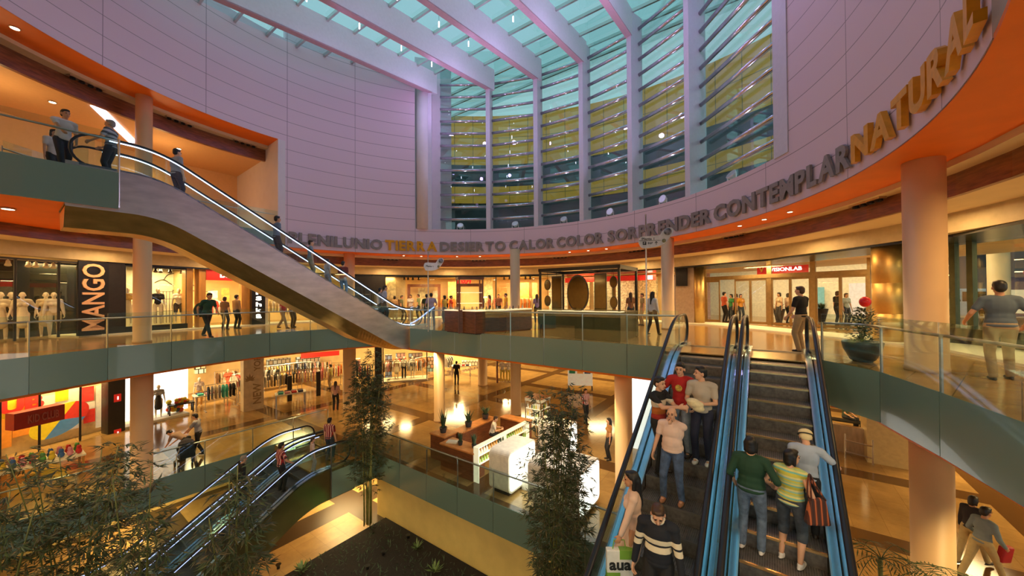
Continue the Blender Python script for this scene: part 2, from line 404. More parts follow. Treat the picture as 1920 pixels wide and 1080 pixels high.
EDGE1 = E1L + E1M
band('trim_1', EDGE1, .02, .9, -1.02, -.9, M_orange)
band('trim_2', [wr(1.05, 10.8)] + E1R, .02, .9, -1.02, -.9, M_orange)
band('trim_3', EDGE1, .9, 5.2, -1.10, -.93, M_beige)
band('trim_4', [wr(1.05, 10.8)] + E1R, .9, 4.5, -1.10, -.93, M_beige)
# lower court: planting bed and the cream retaining wall
MS = mat('dark_soil_mulch', (.010, .007, .004), .9, noise=.7, nscale=30, bump=.6)
bed = MB().prism([wr(-12.8, 9.0), wr(-2.65, 9.0), wr(-2.65, -3.9), wr(-12.8, -3.9)], ZL+.005, ZL+.12)
struct(bed.build('floor_planting_bed', MS))
M_ret = mat('cream_retaining_wall', (.80, .62, .21), .6, noise=.06, nscale=2)
struct(MB().prism([wr(-13.45, 9.06), wr(-2.6, 9.06), wr(-2.6, 9.3), wr(-13.45, 9.3)], ZL, ZG-.9).build('wall_retaining_court', M_ret))
struct(MB().prism([wr(-2.6, 9.3), wr(-2.6, -4.2), wr(-2.35, -4.2), wr(-2.35, 9.3)], ZL, ZG-.9).build('wall_retaining_right', M_ret))
struct(MB().prism([wr(-21.5, -4), wr(-21.5, 12), wr(-21.7, 12), wr(-21.7, -4)], ZL, ZG-.9).build('wall_lower_left', M_ret))
struct(MB().prism([wr(-21.5, 12), wr(-13.5, 12), wr(-13.5, 12.2), wr(-21.5, 12.2)], ZL, ZG-.9).build('wall_lower_back', M_ret))
# ================================================================ round atrium wall
def wall_uv(co, p):
    a = math.atan2(co.y-CC.y, co.x-CC.x); 
    if a < -1.5: a += 2*PI
    return ((a-A779)*RA, co.z-Z2S)
def cyl_wall(name, a0, a1, z0, z1, m, r0=RA, th=.3, n=40):
    b = MB().arc(a0, a1, r0, r0+th, z0, z1, n); b.uv = wall_uv; return struct(b.build(name, m))
ROOFZ = lambda r: 15.8+.118*(r-17)
cyl_wall('wall_fascia', A535, A1862, Z2S, 5.75, M_white, n=220)
cyl_wall('wall_left', A535, A779, 5.75, 15.9, M_white, n=80)
struct(MB().arc(A1862-1.2, A1862-.012, RA+.12, RA+.2, Z2S, 17, 20).build('wall_dark_glass', mat('dark_glass_wall', (.012, .022, .022), .25, noise=.5, nscale=.6)))
cyl_wall('wall_right', A1462, A1862, 5.75, 17, M_white, n=100)
A_L = A535 + 1.75
cyl_wall('wall_upper_left', A535, A_L, Z3S, 14.9, M_white, n=120)
struct(MB().arc(A535-.0, A535+.03, RA, 20, Z2, Z3S, 2).build('wall_gallery_end', M_plain))
# rings of the ceilings behind the fascia; the same set on two storeys
def ceiling_rings(tag_, a0, a1, zs, zlow, outer, n=64):
    struct(MB().arc(a0, a1, RA+.012, 12.45, zs-.012, zs+.06, 4*n).build('ceiling_orange_soffit'+tag_, M_orange))
    struct(MB().arc(a0, a1, 12.45, 12.85, zs-.14, zs+.06, n).build('ceiling_beige_step'+tag_, M_beige))
    struct(MB().arc(a0, a1, 12.85, 12.97, zs-.6, zs+.05, n).build('ceiling_wood_band'+tag_, M_brown))
    struct(MB().arc(a0, a1, 12.97, 14.4, zs-.58, zs-.5, n).build('ceiling_beige_walk'+tag_, M_beige))
    struct(MB().arc(a0, a1, 14.4, 14.55, zlow, zs-.5, n).build('wall_bulkhead'+tag_, M_olive))
    struct(MB().arc(a0, a1, 14.55, outer, zlow, zlow+.08, n).build('ceiling_shop'+tag_, M_beige))
A0, A1 = -.75, PI+1.05
ceiling_rings('_first_floor', A1-2*PI+.01, A1, Z2S, 3.08, 22)
struct(MB().arc(A535, A_L, RA+.012, 12.45, Z3S-.012, Z3S+.06, 120).build('ceiling_orange_soffit_gallery', M_orange))
struct(MB().arc(A535, A_L, 12.45, 12.85, Z3S-.14, Z3S+.06, 40).build('ceiling_beige_step_gallery', M_beige))
struct(MB().arc(A535, A_L, 12.85, 13.0, Z3S-.75, Z3S+.05, 40).build('ceiling_wood_band_gallery', M_brown))
M_peach = mat('peach_gallery_ceiling', (.80, .48, .22), .6, noise=.03)
struct(MB().arc(A535, A_L, 13.0, 20, Z3S-.6, Z3S-.5, 40).build('ceiling_gallery', M_peach))
struct(MB().arc(A535, A_L, 17.5, 17.7, Z2, Z3S-.5, 40).build('wall_gallery_back', M_peach))
struct(MB().arc(A535, A_L, RA+.05, 20, Z2-.8, Z2, 40).build('floor_gallery', M_floorU))
# outer shop wall, first floor and ground floor
M_shopback = mat('warm_shop_wall', (.80, .60, .30), .6, noise=.1, nscale=1.5)
struct(MB().arc(ang(1240, 19), A1, 19.5, 19.7, 0, 3.2, 60).build('wall_shop_back_first_floor', M_shopback))
struct(MB().arc(ang(900, 23), A1, 23.5, 23.7, ZG, -1, 60).build('wall_shop_back_ground_floor', M_shopback))
struct(MB().arc(-.3, ang(900, 33), 33, 33.2, ZG, -1, 40).build('wall_shop_far_ground_floor', M_shopback))
struct(MB().arc(A0, A1, 15.0, 33.5, -1.12, -1.02, 60).build('ceiling_ground_floor', M_beige))
# ================================================================ columns
def column(p, z0, z1, d, label, group=None, m=None):
    b = MB().lathe([(d/2+.012, z0), (d/2+.012, z0+.08), (d/2, z0+.08), (d/2, z1)], (p[0], p[1], 0), 40)
    return tag(b.build('column', m or M_cream, smooth=False), label, 'column', group, 'structure')
def smooth_sides(o):
    for p in o.data.polygons: p.use_smooth = abs(p.normal.z) < .5
COLS = []
cR = at_y(1735, 557, 7.15); COLS.append(column(cR, 0, Z2S, .60, 'thick cream round column beside the potted plant')); COLS.append(column(at_y(1740, 557, 7.15), ZG, -.9, .60, 'cream round column on the ground floor under the thick one'))
cL = at_y(267, 557, 12.7)
COLS.append(column(cL, ZG, -.9, .58, 'cream round column between the kids shop and the white display window'))
COLS.append(column(cL, 0, Z2S, .48, 'cream round column in front of the pale shop window display'))
COLS.append(column(pol(ang(270, 12.0, 250), 12.0), Z2, Z3S, .50, 'lilac lit round column on the upper gallery'))
c = at_z(1253, 617, 0); COLS.append(column(c, 0, Z2S, .55, 'slim cream column by the direction sign'))
c = at_y(966, 557, 20.2); COLS.append(column(c, 0, Z2S, .55, 'slim cream column in front of the fashion shop')); COLS.append(column(c, ZG, -.9, .58, 'cream column at the far edge of the ground floor court'))
c = at_y(655, 557, 21.5); COLS.append(column(c, 0, Z2S, .6, 'cream column behind the long escalator')); COLS.append(column(c, ZG, -.9, .7, 'cream column in front of the clothes racks below'))
c = at_y(823, 557, 19.2); COLS.append(column(c, ZG, -.9, .56, 'cream column beside the plant kiosk'))
c = at_y(1167, 557, 12.5); COLS.append(column(c, ZG, -.9, .58, 'cream column beside the glowing white kiosk'))
for o in COLS: smooth_sides(o)
# ================================================================ great window: fins, bars, panes; rafters and roof glass
WK = [-17.2, -14.3, -11.45, -8.6, -5.72, -2.85, -.05]
def fin_pt(w):                                                  # where the line across-coordinate w meets the round wall, far side
    cw = CC.dot(TW); cr = CC.dot(TR); return cr + math.sqrt(max(RA*RA-(w-cw)**2, 0))
FIN_R = [fin_pt(w) for w in WK]
win = empty('window_1', (0, 0, 0)); struct(win)
mt = mat('fin_lilac_white_metal', (.66, .64, .72), .4, .1, noise=.03)
M_tube = mat('polished_bar', (.62, .60, .66), .18, .9)
def rot_r(): return math.atan2(TR.y, TR.x)
pane_pts = []
for i, (w, r) in enumerate(zip(WK, FIN_R)):
    n = (pol(0, 0) - wr(w, r)); 
    top = ROOFZ(r)-.1
    if i < 6:
        p0 = wr(w, r); d = (CC-p0).normalized(); t = Vector((-d.y, d.x))
        b = MB(); a = p0 + d*0; q = [a + t*.13, a - t*.13, a - t*.13 - d*.95, a + t*.13 - d*.95]
        b.prism(q, 5.7, top); struct(b.build('fin', mt, win))
        pane_pts.append(p0 - d*.9)
aend = A1462; pane_pts.append(pol(aend, RA+.7)); 
pane_pts = [pol(ang(827, RA+.9), RA+.9)] + pane_pts[1:]
mulls = MB()
for i in range(len(pane_pts)-1):
    a, c = pane_pts[i], pane_pts[i+1]
    ztop = 17.5
    MB().prism([a, c, c+(c-CC).normalized()*.03, a+(a-CC).normalized()*.03], 5.7, ztop).build('pane', M_winglass, win)
    bb = MB(); d = (c-a).normalized()
    for k in range(15):
        z = 6.5+.79*k
        if z > ROOFZ(17)-.1: break
        bb.tube([(*(a*1.0 - (a-CC).normalized()*.22), z), (*(c - (c-CC).normalized()*.22), z)], .085, 10)
    bb.build('glazing_bar', M_tube, win, smooth=True)
# half round end column of the window, and the light box behind
b = MB().lathe([(.42, 5.75), (.42, 15.2)], (*pol(ang(793, RA-.05), RA+.25), 0), 32); o = b.build('column', M_plain); tag(o, 'half round white pilaster at the end of the great window', 'column', kind='structure'); smooth_sides(o)
struct(MB().arc(A1462-.035, A1462+.02, RA-.03, RA+1.0, 5.7, 17, 2).build('trim_5', mt))
struct(MB().arc(A779-.19, A779+.0, RA+.95, RA+1.1, 5.7, 17, 6).build('wall_window_reveal', M_plain))
roof = empty('ceiling_skylight', (0, 0, 0)); struct(roof)
M_raftlow = mat('rafter_pink_flange', (.46, .30, .34), .45, noise=.05)
def zb(r): return 14.5+.118*(r-17)
RMIN = -6
for i, (w, r) in enumerate(zip(WK, FIN_R)):
    r1 = r+.5; b = MB()
    def P(ww, rr, zz): return wr(ww, rr, zz)
    hw = .16
    vs = [P(w-hw, RMIN, zb(RMIN)), P(w+hw, RMIN, zb(RMIN)), P(w+hw, r1, zb(r1)), P(w-hw, r1, zb(r1)), P(w-hw, RMIN, zb(RMIN)+1.3), P(w+hw, RMIN, zb(RMIN)+1.3), P(w+hw, r1, zb(r1)+1.3), P(w-hw, r1, zb(r1)+1.3)]
    b.add(vs, [[0, 1, 2, 3], [4, 5, 6, 7], [0, 1, 5, 4], [1, 2, 6, 5], [2, 3, 7, 6], [3, 0, 4, 7]])
    b.build('rafter', M_rafter, roof)
    MB().bar(P(w, RMIN, zb(RMIN)-.03), P(w, r1-.4, zb(r1-.4)-.03), .30, .05).build('flange', M_raftlow, roof)
struct(MB().add([wr(a, r, zb(r)+z) for z in (1.42, 1.6) for a, r in ((-24, -9), (9, -9), (9, 1.5), (-24, 1.5))], [[0, 1, 2, 3], [7, 6, 5, 4], [0, 4, 5, 1], [1, 5, 6, 2], [2, 6, 7, 3], [3, 7, 4, 0]]).build('ceiling_light_blocker', M_plain))  # unseen slab added to keep skylight off the front of the atrium
WALL = [-22, -20] + WK + [2.75, 5.6, 8.4]
for i in range(len(WALL)-1):
    wa, wb_ = WALL[i], WALL[i+1]
    rr = 22
    b = MB().add([wr(wa, RMIN, zb(RMIN)+1.32), wr(wb_, RMIN, zb(RMIN)+1.32), wr(wb_, rr, zb(rr)+1.32), wr(wa, rr, zb(rr)+1.32)], [[0, 1, 2, 3]])
    b.build('roof_pane', M_skyglass, roof)
    b = MB(); r = RMIN
    while r < 22:
        b.bar(wr(wa, r, zb(r)+1.22), wr(wb_, r, zb(r)+1.22), .10, .16); r += 1.35
    b.build('purlin', M_steel, roof)
# ================================================================ balustrades
def resample(pts, step):
    P = [Vector(p) for p in pts]; L = [0]
    for i in range(1, len(P)): L.append(L[-1]+(P[i]-P[i-1]).length)
    n = max(1, round(L[-1]/step)); out = []; j = 0
    for k in range(n+1):
        s = L[-1]*k/n
        while j < len(P)-2 and L[j+1] < s: j += 1
        t = (s-L[j])/max(1e-6, L[j+1]-L[j]); out.append(P[j].lerp(P[j+1], min(1, t)))
    return out
def balustrade(pts, z, label, step=1.5, top=1.08, bot=-.94, rail=.92, frost_top=.03, frost=True):
    e = empty('balustrade', (*pts[0], z), 0, label, 'balustrade')
    o0 = Vector((*pts[0], z)); q = resample(pts, step)
    def loc(p, h): return Vector((p.x, p.y, z+h)) - o0
    q = offset_path(q, -.065); post_in = offset_path(q, .03); fine = offset_path(resample(pts, .3), .11)
    for i in range(len(q)-1):
        a, c = q[i], q[i+1]; d = (c-a).normalized()*.009; n = Vector((-d.y, d.x)).normalized()*.016
        for nm, z0, z1, m in ((('glass_panel', frost_top, top, M_glass), ('frosted_panel', bot, frost_top, M_frost)) if frost else (('glass_panel', .02, top, M_glass),)):
            b = MB(); A = a+d; B = c-d
            vs = [loc(A, z0), loc(B, z0), loc(B+n, z0), loc(A+n, z0), loc(A, z1), loc(B, z1), loc(B+n, z1), loc(A+n, z1)]
            b.add(vs, [[0, 3, 2, 1], [4, 5, 6, 7], [0, 1, 5, 4], [1, 2, 6, 5], [2, 3, 7, 6], [3, 0, 4, 7]]); b.build(nm, m, e)
    for p in post_in:
        b = MB(); b.bar(loc(p, -.9 if frost else 0), loc(p, rail+.02), .028, .034); b.build('post', M_steel, e)
    MB().tube([loc(p, rail) for p in fine], .026, 8).build('handrail', M_steel, e, smooth=True)
    return e
balustrade(E1L, ZU, 'curved glass balustrade in front of the dark fashion shop window on the first floor', 1.7)
balustrade([wr(-14.1, 11.35), wr(-2.15, 11.2)], ZU, 'straight glass balustrade in front of the wooden counters on the first floor', 1.5)
balustrade([wr(.95, 10.85), wr(1.5, 10.75)] + E1R[1:], ZU, 'curved glass balustrade before the thick cream column and potted plant', 1.55, rail=.86)
balustrade([wr(-18.1, -3.5), wr(-18.1, 9.4)], ZG, 'glass balustrade on the ground floor beside the kids shop and stroller', 1.6)
balustrade([wr(-13.45, 7.1), wr(-13.45, 9.05)], ZG, 'short glass balustrade at the top of the lower escalators', 1.0)
balustrade([wr(-13.45, 9.05), wr(-2.55, 9.05)], ZG, 'glass balustrade above the cream wall in front of the kiosks', 1.55)
struct(MB().prism([wr(-14.2, -5), wr(-14.2, 1.75), wr(-22, 1.75), wr(-22, -5)], Z2-.92, Z2-.02).build('floor_balcony', M_orange))
struct(MB().prism([wr(-14.25, -5), wr(-14.25, 1.75), wr(-22, 1.75), wr(-22, -5)], Z2-.02, Z2).build('floor_balcony_tiles', M_floorU))
balustrade([wr(-14.4, -4.5), wr(-14.2, 1.75)], Z2, 'glass balustrade of the upper balcony at the head of the long escalator', 2.9)
ga = ang(470, RA+.2, 400)
balustrade([pol(A535+.02+.8*(1-k/14), RA+.12) for k in range(15)][::1], Z2, 'glass balustrade of the upper gallery behind the long escalator', 1.8, bot=-.85)
# ================================================================ escalators
T30 = math.tan(PI/6)
M_blue = mat('blue_light_tinted_deck', (.50, .76, 1.0), .18, .95, noise=.06, nscale=4, stretch=(.4, 6, 6))  # blue reflection of the sky put into the steel's base colour
M_silver = mat('silver_skirt_steel', (.66, .66, .68), .22, 1., noise=.08, nscale=5)
M_pane_line = mat('bronze_joint', (.25, .2, .13), .5, .6)
def escalator(w, r, z, drop, towards, label, led=True, clad=None, nose_painted_lit=False, hw=.5, dpx=0., BX=.75, deck_out=.80, group=None, deck_mat=None, ledm=None):
    d = TR*towards; e = empty('escalator', wr(w, r, z), math.atan2(d.y, d.x), label, 'escalator', group)
    R0, D = -.3, 1.2; Lm = drop/T30 - D; XE = R0+2*D+Lm
    def zl(x):
        if x <= R0: return 0.
        x -= R0
        if x < D: return -T30*x*x/(2*D)
        if x < D+Lm: return -T30*(D/2 + (x-D))
        x -= D+Lm
        if x < D: return -T30*(D/2+Lm) - T30*(x - x*x/(2*D))
        return -drop
    xs = [-1.5+(XE+2.8)*k/90 for k in range(91)]
    bal = hw+.13
    # steps
    sm = None; n = 0; x = -.05
    while x < XE+.0:
        zz = zl(x+.2)
        if sm is None:
            b = MB(); b.box((.2, 0, -.02), (.395, 2*hw-.01, .04)); b.cur = 1; b.box((.395, 0, -.012), (.03, 2*hw-.012, .034)); b.cur = 0
            b.box((.385, 0, -.14), (.03, 2*hw-.02, .2)); b.box((.2, 0, -.09), (.30, .5, .1)); b.cur = 2
            for k in range(34): b.box((.19, -hw+.03+k*(2*hw-.06)/33, .003), (.36, .008, .006))
            o = b.build('step', [M_step, M_nose if nose_painted_lit else M_nosed, M_groove], e); sm = o
        else:
            o = sm.copy(); COL.objects.link(o); o.parent = e
        o.location = (x, 0, zz+.0); x += .4; n += 1
    MB().box((-.9, 0, .005), (1.7, 2*hw, .02)).build('landing_plate', M_comb, e)
    MB().box((XE+.85, 0, -drop+.005), (1.7, 2*hw, .02)).build('landing_plate', M_comb, e)
    for s in (-1, 1):
        def strip(y0, y1, h0, h1, m, nm, x0=-1.3, x1=XE+1.1):
            q = [x for x in xs if x0 <= x <= x1]; k = len(q); vs = []
            for (y, h) in ((y0, h0), (y1, h0), (y1, h1), (y0, h1)): vs += [(x, s*y, zl(x)+h) for x in q]
            fs = []
            for j in range(4):
                for i in range(k-1): fs.append([j*k+i, j*k+i+1, ((j+1) % 4)*k+i+1, ((j+1) % 4)*k+i])
            fs += [[0, k, 2*k, 3*k], [k-1, 4*k-1, 3*k-1, 2*k-1]]
            MBx = MB().add(vs, fs); return MBx.build(nm, m, e)
        strip(hw, hw+.02, -.15, .16, M_silver, 'skirt_panel')
        strip(hw+.02, bal-.02, .12, .165, deck_mat or M_blue, 'inner_deck')
        strip(bal+.02, deck_out, .10, .15, M_blue, 'outer_deck')
        # balustrade glass with round ends
        strip(bal-.008, bal+.008, .15, .93, M_glass, 'balustrade_glass', -.95, XE+BX)
        for cx, sg, zz in ((-.95, -1, 0), (XE+BX, 1, -drop)):
            b = MB()
            pr = [(cx+sg*math.cos(t)*.38, zz+.55+math.sin(t)*.38) for t in [PI/2-PI*k/12 for k in range(13)]] + [(cx, zz+.15)]
            k = len(pr); vs = [(p[0], s*(bal+o), p[1]) for o in (-.008, .008) for p in pr]
            b.add(vs, [list(range(k)), list(range(k, 2*k))[::-1]] + [[i, (i+1) % k, (i+1) % k+k, i+k] for i in range(k)])
            b.build('balustrade_glass', M_glass, e)
        path = []
        for t in range(0, 11): a = PI*1.5-PI*t/10 if False else None
        top = [(-.95-math.cos(a)*.42, .55+math.sin(a)*.42) for a in [(-70+16*k)*PI/180 for k in range(11)]]
        mid = [(x, zl(x)+.97) for x in xs if -.95 < x < XE+BX]
        bot = [(XE+BX+math.cos(a)*.42, -drop+.55+math.sin(a)*.42) for a in [(90-16*k)*PI/180 for k in range(11)]]
        path = [(-.6, .16)] + top + mid + bot + [(XE+.4, -drop+.16)]
        MB().tube([(p[0], s*bal, p[1]) for p in path], .032, 8, sx=1.35).build('handrail', M_black, e, smooth=True)
        if led:
            q = [x for x in xs if -.8 < x < XE+BX-.05]
            MB().tube([(x, s*(bal+.0), zl(x)+.915) for x in q], .014, 5).build('led_strip', ledm or M_led, e)
            if not ledm: MB().tube([(x, s*(bal+.03), zl(x)+.17) for x in q], .014, 5).build('led_strip', M_led, e)
    # truss cladding: two sides and the underside in one shell
    q = [x for x in xs if -2.4 <= x <= XE+.9]; dp = 1.0
    xa, xb = (-1.45, XE+.75 if not dpx else 9.12)
    q = [xa]+[x for x in xs if xa < x < xb]+[xb]
    def zb2(x): return zl(x+.35)-dp if False else zl(x)-dp
    y = deck_out
    for s in (-1, 1):
        k = len(q); vs = [(x, s*y, zl(x)+.15) for x in q]+[(x, s*y, zb2(x)) for x in q]+[(x, s*(y-.03), zl(x)+.15) for x in q]+[(x, s*(y-.03), zb2(x)) for x in q]
        fs = []
        for i in range(k-1): fs += [[i, i+1, k+i+1, k+i], [2*k+i, 3*k+i, 3*k+i+1, 2*k+i+1], [i, 2*k+i, 2*k+i+1, i+1], [k+i, k+i+1, 3*k+i+1, 3*k+i]]
        fs += [[0, k, 3*k, 2*k], [k-1, 3*k-1, 4*k-1, 2*k-1]]
        MB().add(vs, fs).build('side_cladding', clad or M_bronze, e)
    k = len(q); prof = [(-y+.015, 0), (-y*.55, dpx), (y*.55, dpx), (y-.015, 0)]; vs = [(x, py, zb2(x)-pz) for (py, pz) in prof for x in q]; vs = [(x_, y_, z_ if not dpx else zb2(x_)+(z_-zb2(x_))*max(0., min(1., (XE-.2-x_)/2.5))) for x_, y_, z_ in vs]
    fs = []
    for j in range(3):
        for i in range(k-1): fs.append([j*k+i, j*k+i+1, (j+1)*k+i+1, (j+1)*k+i])
    if dpx: fs += [[0, k, 2*k, 3*k], [k-1, 4*k-1, 3*k-1, 2*k-1]]
    MB().add(vs, fs).build('underside_cladding', M_under, e)
    b = MB(); b.box((xa, 0, zl(xa)-dp/2+.05), (.03, 2*y-.06, dp)); b.box((xb, 0, zl(xb)-dp/2+.05), (.03, 2*y-.06, dp)); b.build('end_cladding', M_bronze, e)
    return e, zl
M_nose = mat('painted_lit_nosing', (.85, .55, .25), .25, 1.); M_nosed = mat('dark_step_nosing', (.22, .21, .20), .4, .8); M_groove = mat('step_ridges', (.30, .28, .26), .4, .7)  # bright warm reflection put into the edge colour of the rising steps
M_comb = mat('ribbed_landing_metal', (.62, .42, .18), .22, 1., noise=.2, nscale=30)
M_under = mat('underside_gold_panels', (.90, .64, .28), .36, 1., noise=.15, nscale=2, stretch=(1, 4, 1))
M_side = mat('side_steel_panels', (.78, .70, .68), .40, 1., noise=.12, nscale=2, stretch=(1, 1, 3))
ESC_UP = escalator(.08, 10.4, ZU, 5.0, -1, 'rising escalator with bright step edges carrying the woman in the striped top', nose_painted_lit=True, led=False, group=None, deck_out=.75)
ESC_DN = escalator(-1.42, 10.4, ZU, 5.0, -1, 'descending escalator with dark steps carrying the man in the red shirt', led=False, deck_out=.75)
ESC_LONG = escalator(-15.08, 2.3, Z2, 4.85, 1, 'long bronze clad escalator rising to the upper balcony with blue light lines', clad=M_side, BX=.3, dpx=.5)
M_led2 = mat('dim_led_strip', (1, 1, 1), .5, emit=(.45, .58, 1), es=1.6)
M_olivem = mat('olive_dark_cladding', (.16, .13, .055), .35, .6, noise=.1, nscale=2)
ESC_LOW = escalator(-14.25, 6.6, ZG, 2.5, -1, 'lower escalator to the planted court carrying the red striped rider', clad=M_olivem, ledm=M_led2)
ESC_LOW2 = escalator(-15.85, 6.6, ZG, 2.5, -1, 'lower escalator to the planted court on the stroller side', clad=M_olivem, ledm=M_led2)
def on_esc(E, w, r, off=0.):                                     # a standing point on an escalator's steps
    e, zl = E; loc = e.location; d = Vector((math.cos(e.rotation_euler.z), math.sin(e.rotation_euler.z)))
    o = Vector((loc.x, loc.y)); x = (wr(w, r)-o).dot(d); 
    k = math.floor((x+.05)/.4); xc = -.05+.4*k; return Vector((*wr(w, r), loc.z + zl(xc+.2)+.006))
# ================================================================ shop fronts of the first floor
RS = 14.55
M_dkwall = mat('dark_green_black_wall', (.012, .014, .011), .25)
M_pale = mat('pale_display_wall', (.80, .78, .62), .6, noise=.05)
M_red = mat('red_sign_face', (.55, .02, .015), .4, emit=(.6, .02, .01), es=.35)
M_white_l = mat('white_sign_letters', (.9, .9, .9), .4, emit=(1, .97, .9), es=1.6)
M_peachl = mat('peach_sign_letters', (.85, .52, .32), .5)
M_blk = mat('black_panel', (.008, .008, .008), .3)
M_wood = mat('golden_wood', (.50, .25, .06), .4, noise=.25, nscale=4, stretch=(1, 1, .3))
M_dwood = mat('dark_red_wood', (.17, .055, .022), .35, noise=.3, nscale=4, stretch=(1, 1, .3))
M_woodtop = mat('orange_wood_top', (.62, .25, .07), .35, noise=.2, nscale=4)
def arcwall(name, u0, u1, rho, th, z0, z1, m, n=8):
    return struct(MB().arc(ang(u1, rho), ang(u0, rho), rho, rho+th, z0, z1, n).build(name, m))
NWIN = [2]
def shopwin(u0, u1, mull, z0, z1, rho=RS, fm=None, top=True, g=None):
    w = struct(empty('window_%d' % NWIN[0])); NWIN[0] += 1
    us = [u0]+mull+[u1]
    for i in range(len(us)-1):
        a0, a1 = ang(us[i+1], rho), ang(us[i], rho); n = max(1, int(abs(a1-a0)*rho/1.2))
        MB().arc(a0, a1, rho+.05, rho+.07, z0, z1, n).build('pane', g or M_shopglass, w)
    for u in us:
        p = ru(u, rho+.05); MB().prism([(p.x+.04*math.cos(t), p.y+.04*math.sin(t)) for t in [k*PI/3 for k in range(6)]], z0-.0, z1).build('mullion', fm or M_dark, w)
    if top: MB().arc(ang(u1, rho), ang(u0, rho), rho+.0, rho+.1, z1-.06, z1, 10).build('head_rail', fm or M_dark, w)
    return w
def fit_text(txt, wd, ht, depth=.03, bold=.0, spacing=1.):
    b = text_mb(txt, 1., 1., bold, 'CENTER', spacing)
    xs = [v.x for v in b.v]; ys = [v.y for v in b.v]; x0, x1, y0, y1 = min(xs), max(xs), min(ys), max(ys)
    b.v = [Vector(((v.x-(x0+x1)/2)/(x1-x0)*wd, (v.y-(y0+y1)/2)/(y1-y0)*ht, (v.z+.5)*depth)) for v in b.v]
    return b
def panel_sign(name, u0, u1, z0, z1, rho, m, label, cat='sign', th=.06, group=None):
    p0, p1 = ru(u0, rho), ru(u1, rho); c = (p0+p1)/2; wd = (p1-p0).length; nrm = (Vector((p1.y-p0.y, p0.x-p1.x)))
    if nrm.dot(CC-c) < 0: nrm = -nrm
    e = empty(name, (c.x, c.y, (z0+z1)/2), 0, label, cat, group)
    M = frame_at((0, 0, 0), (nrm.x, nrm.y, 0))
    b = MB().box((0, 0, 0), (wd, z1-z0, th)); o = b.build('panel', m, e, M=M)
    return e, M, wd, z1-z0
def put(b, name, m, e, M, off, rot=0.):
    ch = [x for x in e.children if x.name.startswith('panel')]
    if ch: return b.build(name, m, ch[0], M=Matrix.Translation(Vector(off)) @ Matrix.Rotation(rot, 4, 'Z'))
    return b.build(name, m, e, M=M @ Matrix.Translation(Vector(off)) @ Matrix.Rotation(rot, 4, 'Z'))
# dark fashion shop on the far side of the first floor
shopwin(-70, 146, [28, 110], .06, 3.0)
arcwall('wall_dark_shop_back', -120, 234, 16.8, .1, 0, 3.08, M_dkwall, 14)
arcwall('floor_display_plinth', -90, 148, RS+.12, 1.7, 0, .06, M_pale, 10)
arcwall('ceiling_dark_shop', -120, 234, RS+.12, 2.3, 3.0, 3.07, M_dkwall, 14)
e, M, wd, ht = panel_sign('shop_sign', 146, 203, .05, 3.05, RS-.02, M_blk, 'tall black sign panel with huge cream letters running upward beside the mannequins')
put(fit_text('MANGO', 2.72, wd*.74, .05, .015), 'lettering', M_peachl, e, M, (-.03, .05, .03), PI/2)
arcwall('wall_dark_pier', 203, 234, RS-.05, .5, 0, 3.08, M_dark, 3)
# pale shop window
shopwin(234, 350, [], .3, 3.0)
arcwall('wall_pale_window_sill', 234, 352, RS-.02, .25, 0, .3, M_blk, 4)
arcwall('wall_pale_display', 228, 356, 16.6, .08, 0, 3.08, M_pale, 6)
struct(MB().arc(ang(508, 15.5), ang(468, 15.5), 15.5, 15.6, Z2, Z2+2.7, 4).build('door_gallery_dark', M_dkwall))
arcwall('wall_wood_pier', 350, 361, RS, .5, 0, 3.08, M_wood, 2)
arcwall('wall_wood_pier_slim', 373, 386, RS-.02, .5, 0, 3.08, M_wood, 2)
br = MB()
for pts in ([(.0, 2.35), (.35, 2.5), (.8, 2.2), (1.3, 2.32), (1.9, 2.1)], [(.7, 1.95), (1.3, 1.98), (2.0, 1.9), (2.5, 2.02)], [(.35, 2.5), (.5, 2.75), (.75, 2.85)]):
    q = [pol(ang(290, 16.55)-x/16.5, 16.55, z) for x, z in pts]; br.tube(spline(q, 4), .018, 5)
tag(br.build('branch_ornament', M_dark), 'thin dark branch ornament on the pale display wall', 'ornament')
e, M, wd, ht = panel_sign('shop_sign', 386, 478, 2.47, 3.06, RS, M_red, 'red lit shop sign with white letters above the clothes shop entrance', th=.12)
put(fit_text('Bershka', wd*.62, ht*.52, .03, .02), 'lettering', M_white_l, e, M, (wd*.07, 0, .06))
e, M, wd, ht = panel_sign('shop_sign', 470, 495, .05, 2.75, RS-.15, M_blk, 'narrow black upright sign with white stacked letters under the long escalator', th=.4)
for i, c in enumerate('bershka'): put(fit_text(c, wd*.42, .24, .03, .03), 'letter', M_white_l, e, M, (0, 1.1-i*.33, .2))
arcwall('wall_gold_pier', 453, 470, RS, .4, 0, 3.0, M_wood, 2)
arcwall('wall_clothes_shop_side', 497, 503, RS, 3.5, 0, 3.08, M_pale, 2)
for u in (360, 700): 
    p0, p1 = ru(u, RS+.5), ru(u, 19.5); d = (CC-p0).normalized(); a = math.atan2(-d.y, -d.x)
    struct(MB().arc(a, a+.012, RS+.4, 19.5, 0, 3.08, 1).build('wall_shop_party', M_shopback))
arcwall('wall_dark_between_shops', 660, 721, RS, .6, 0, 3.08, M_dark, 4)
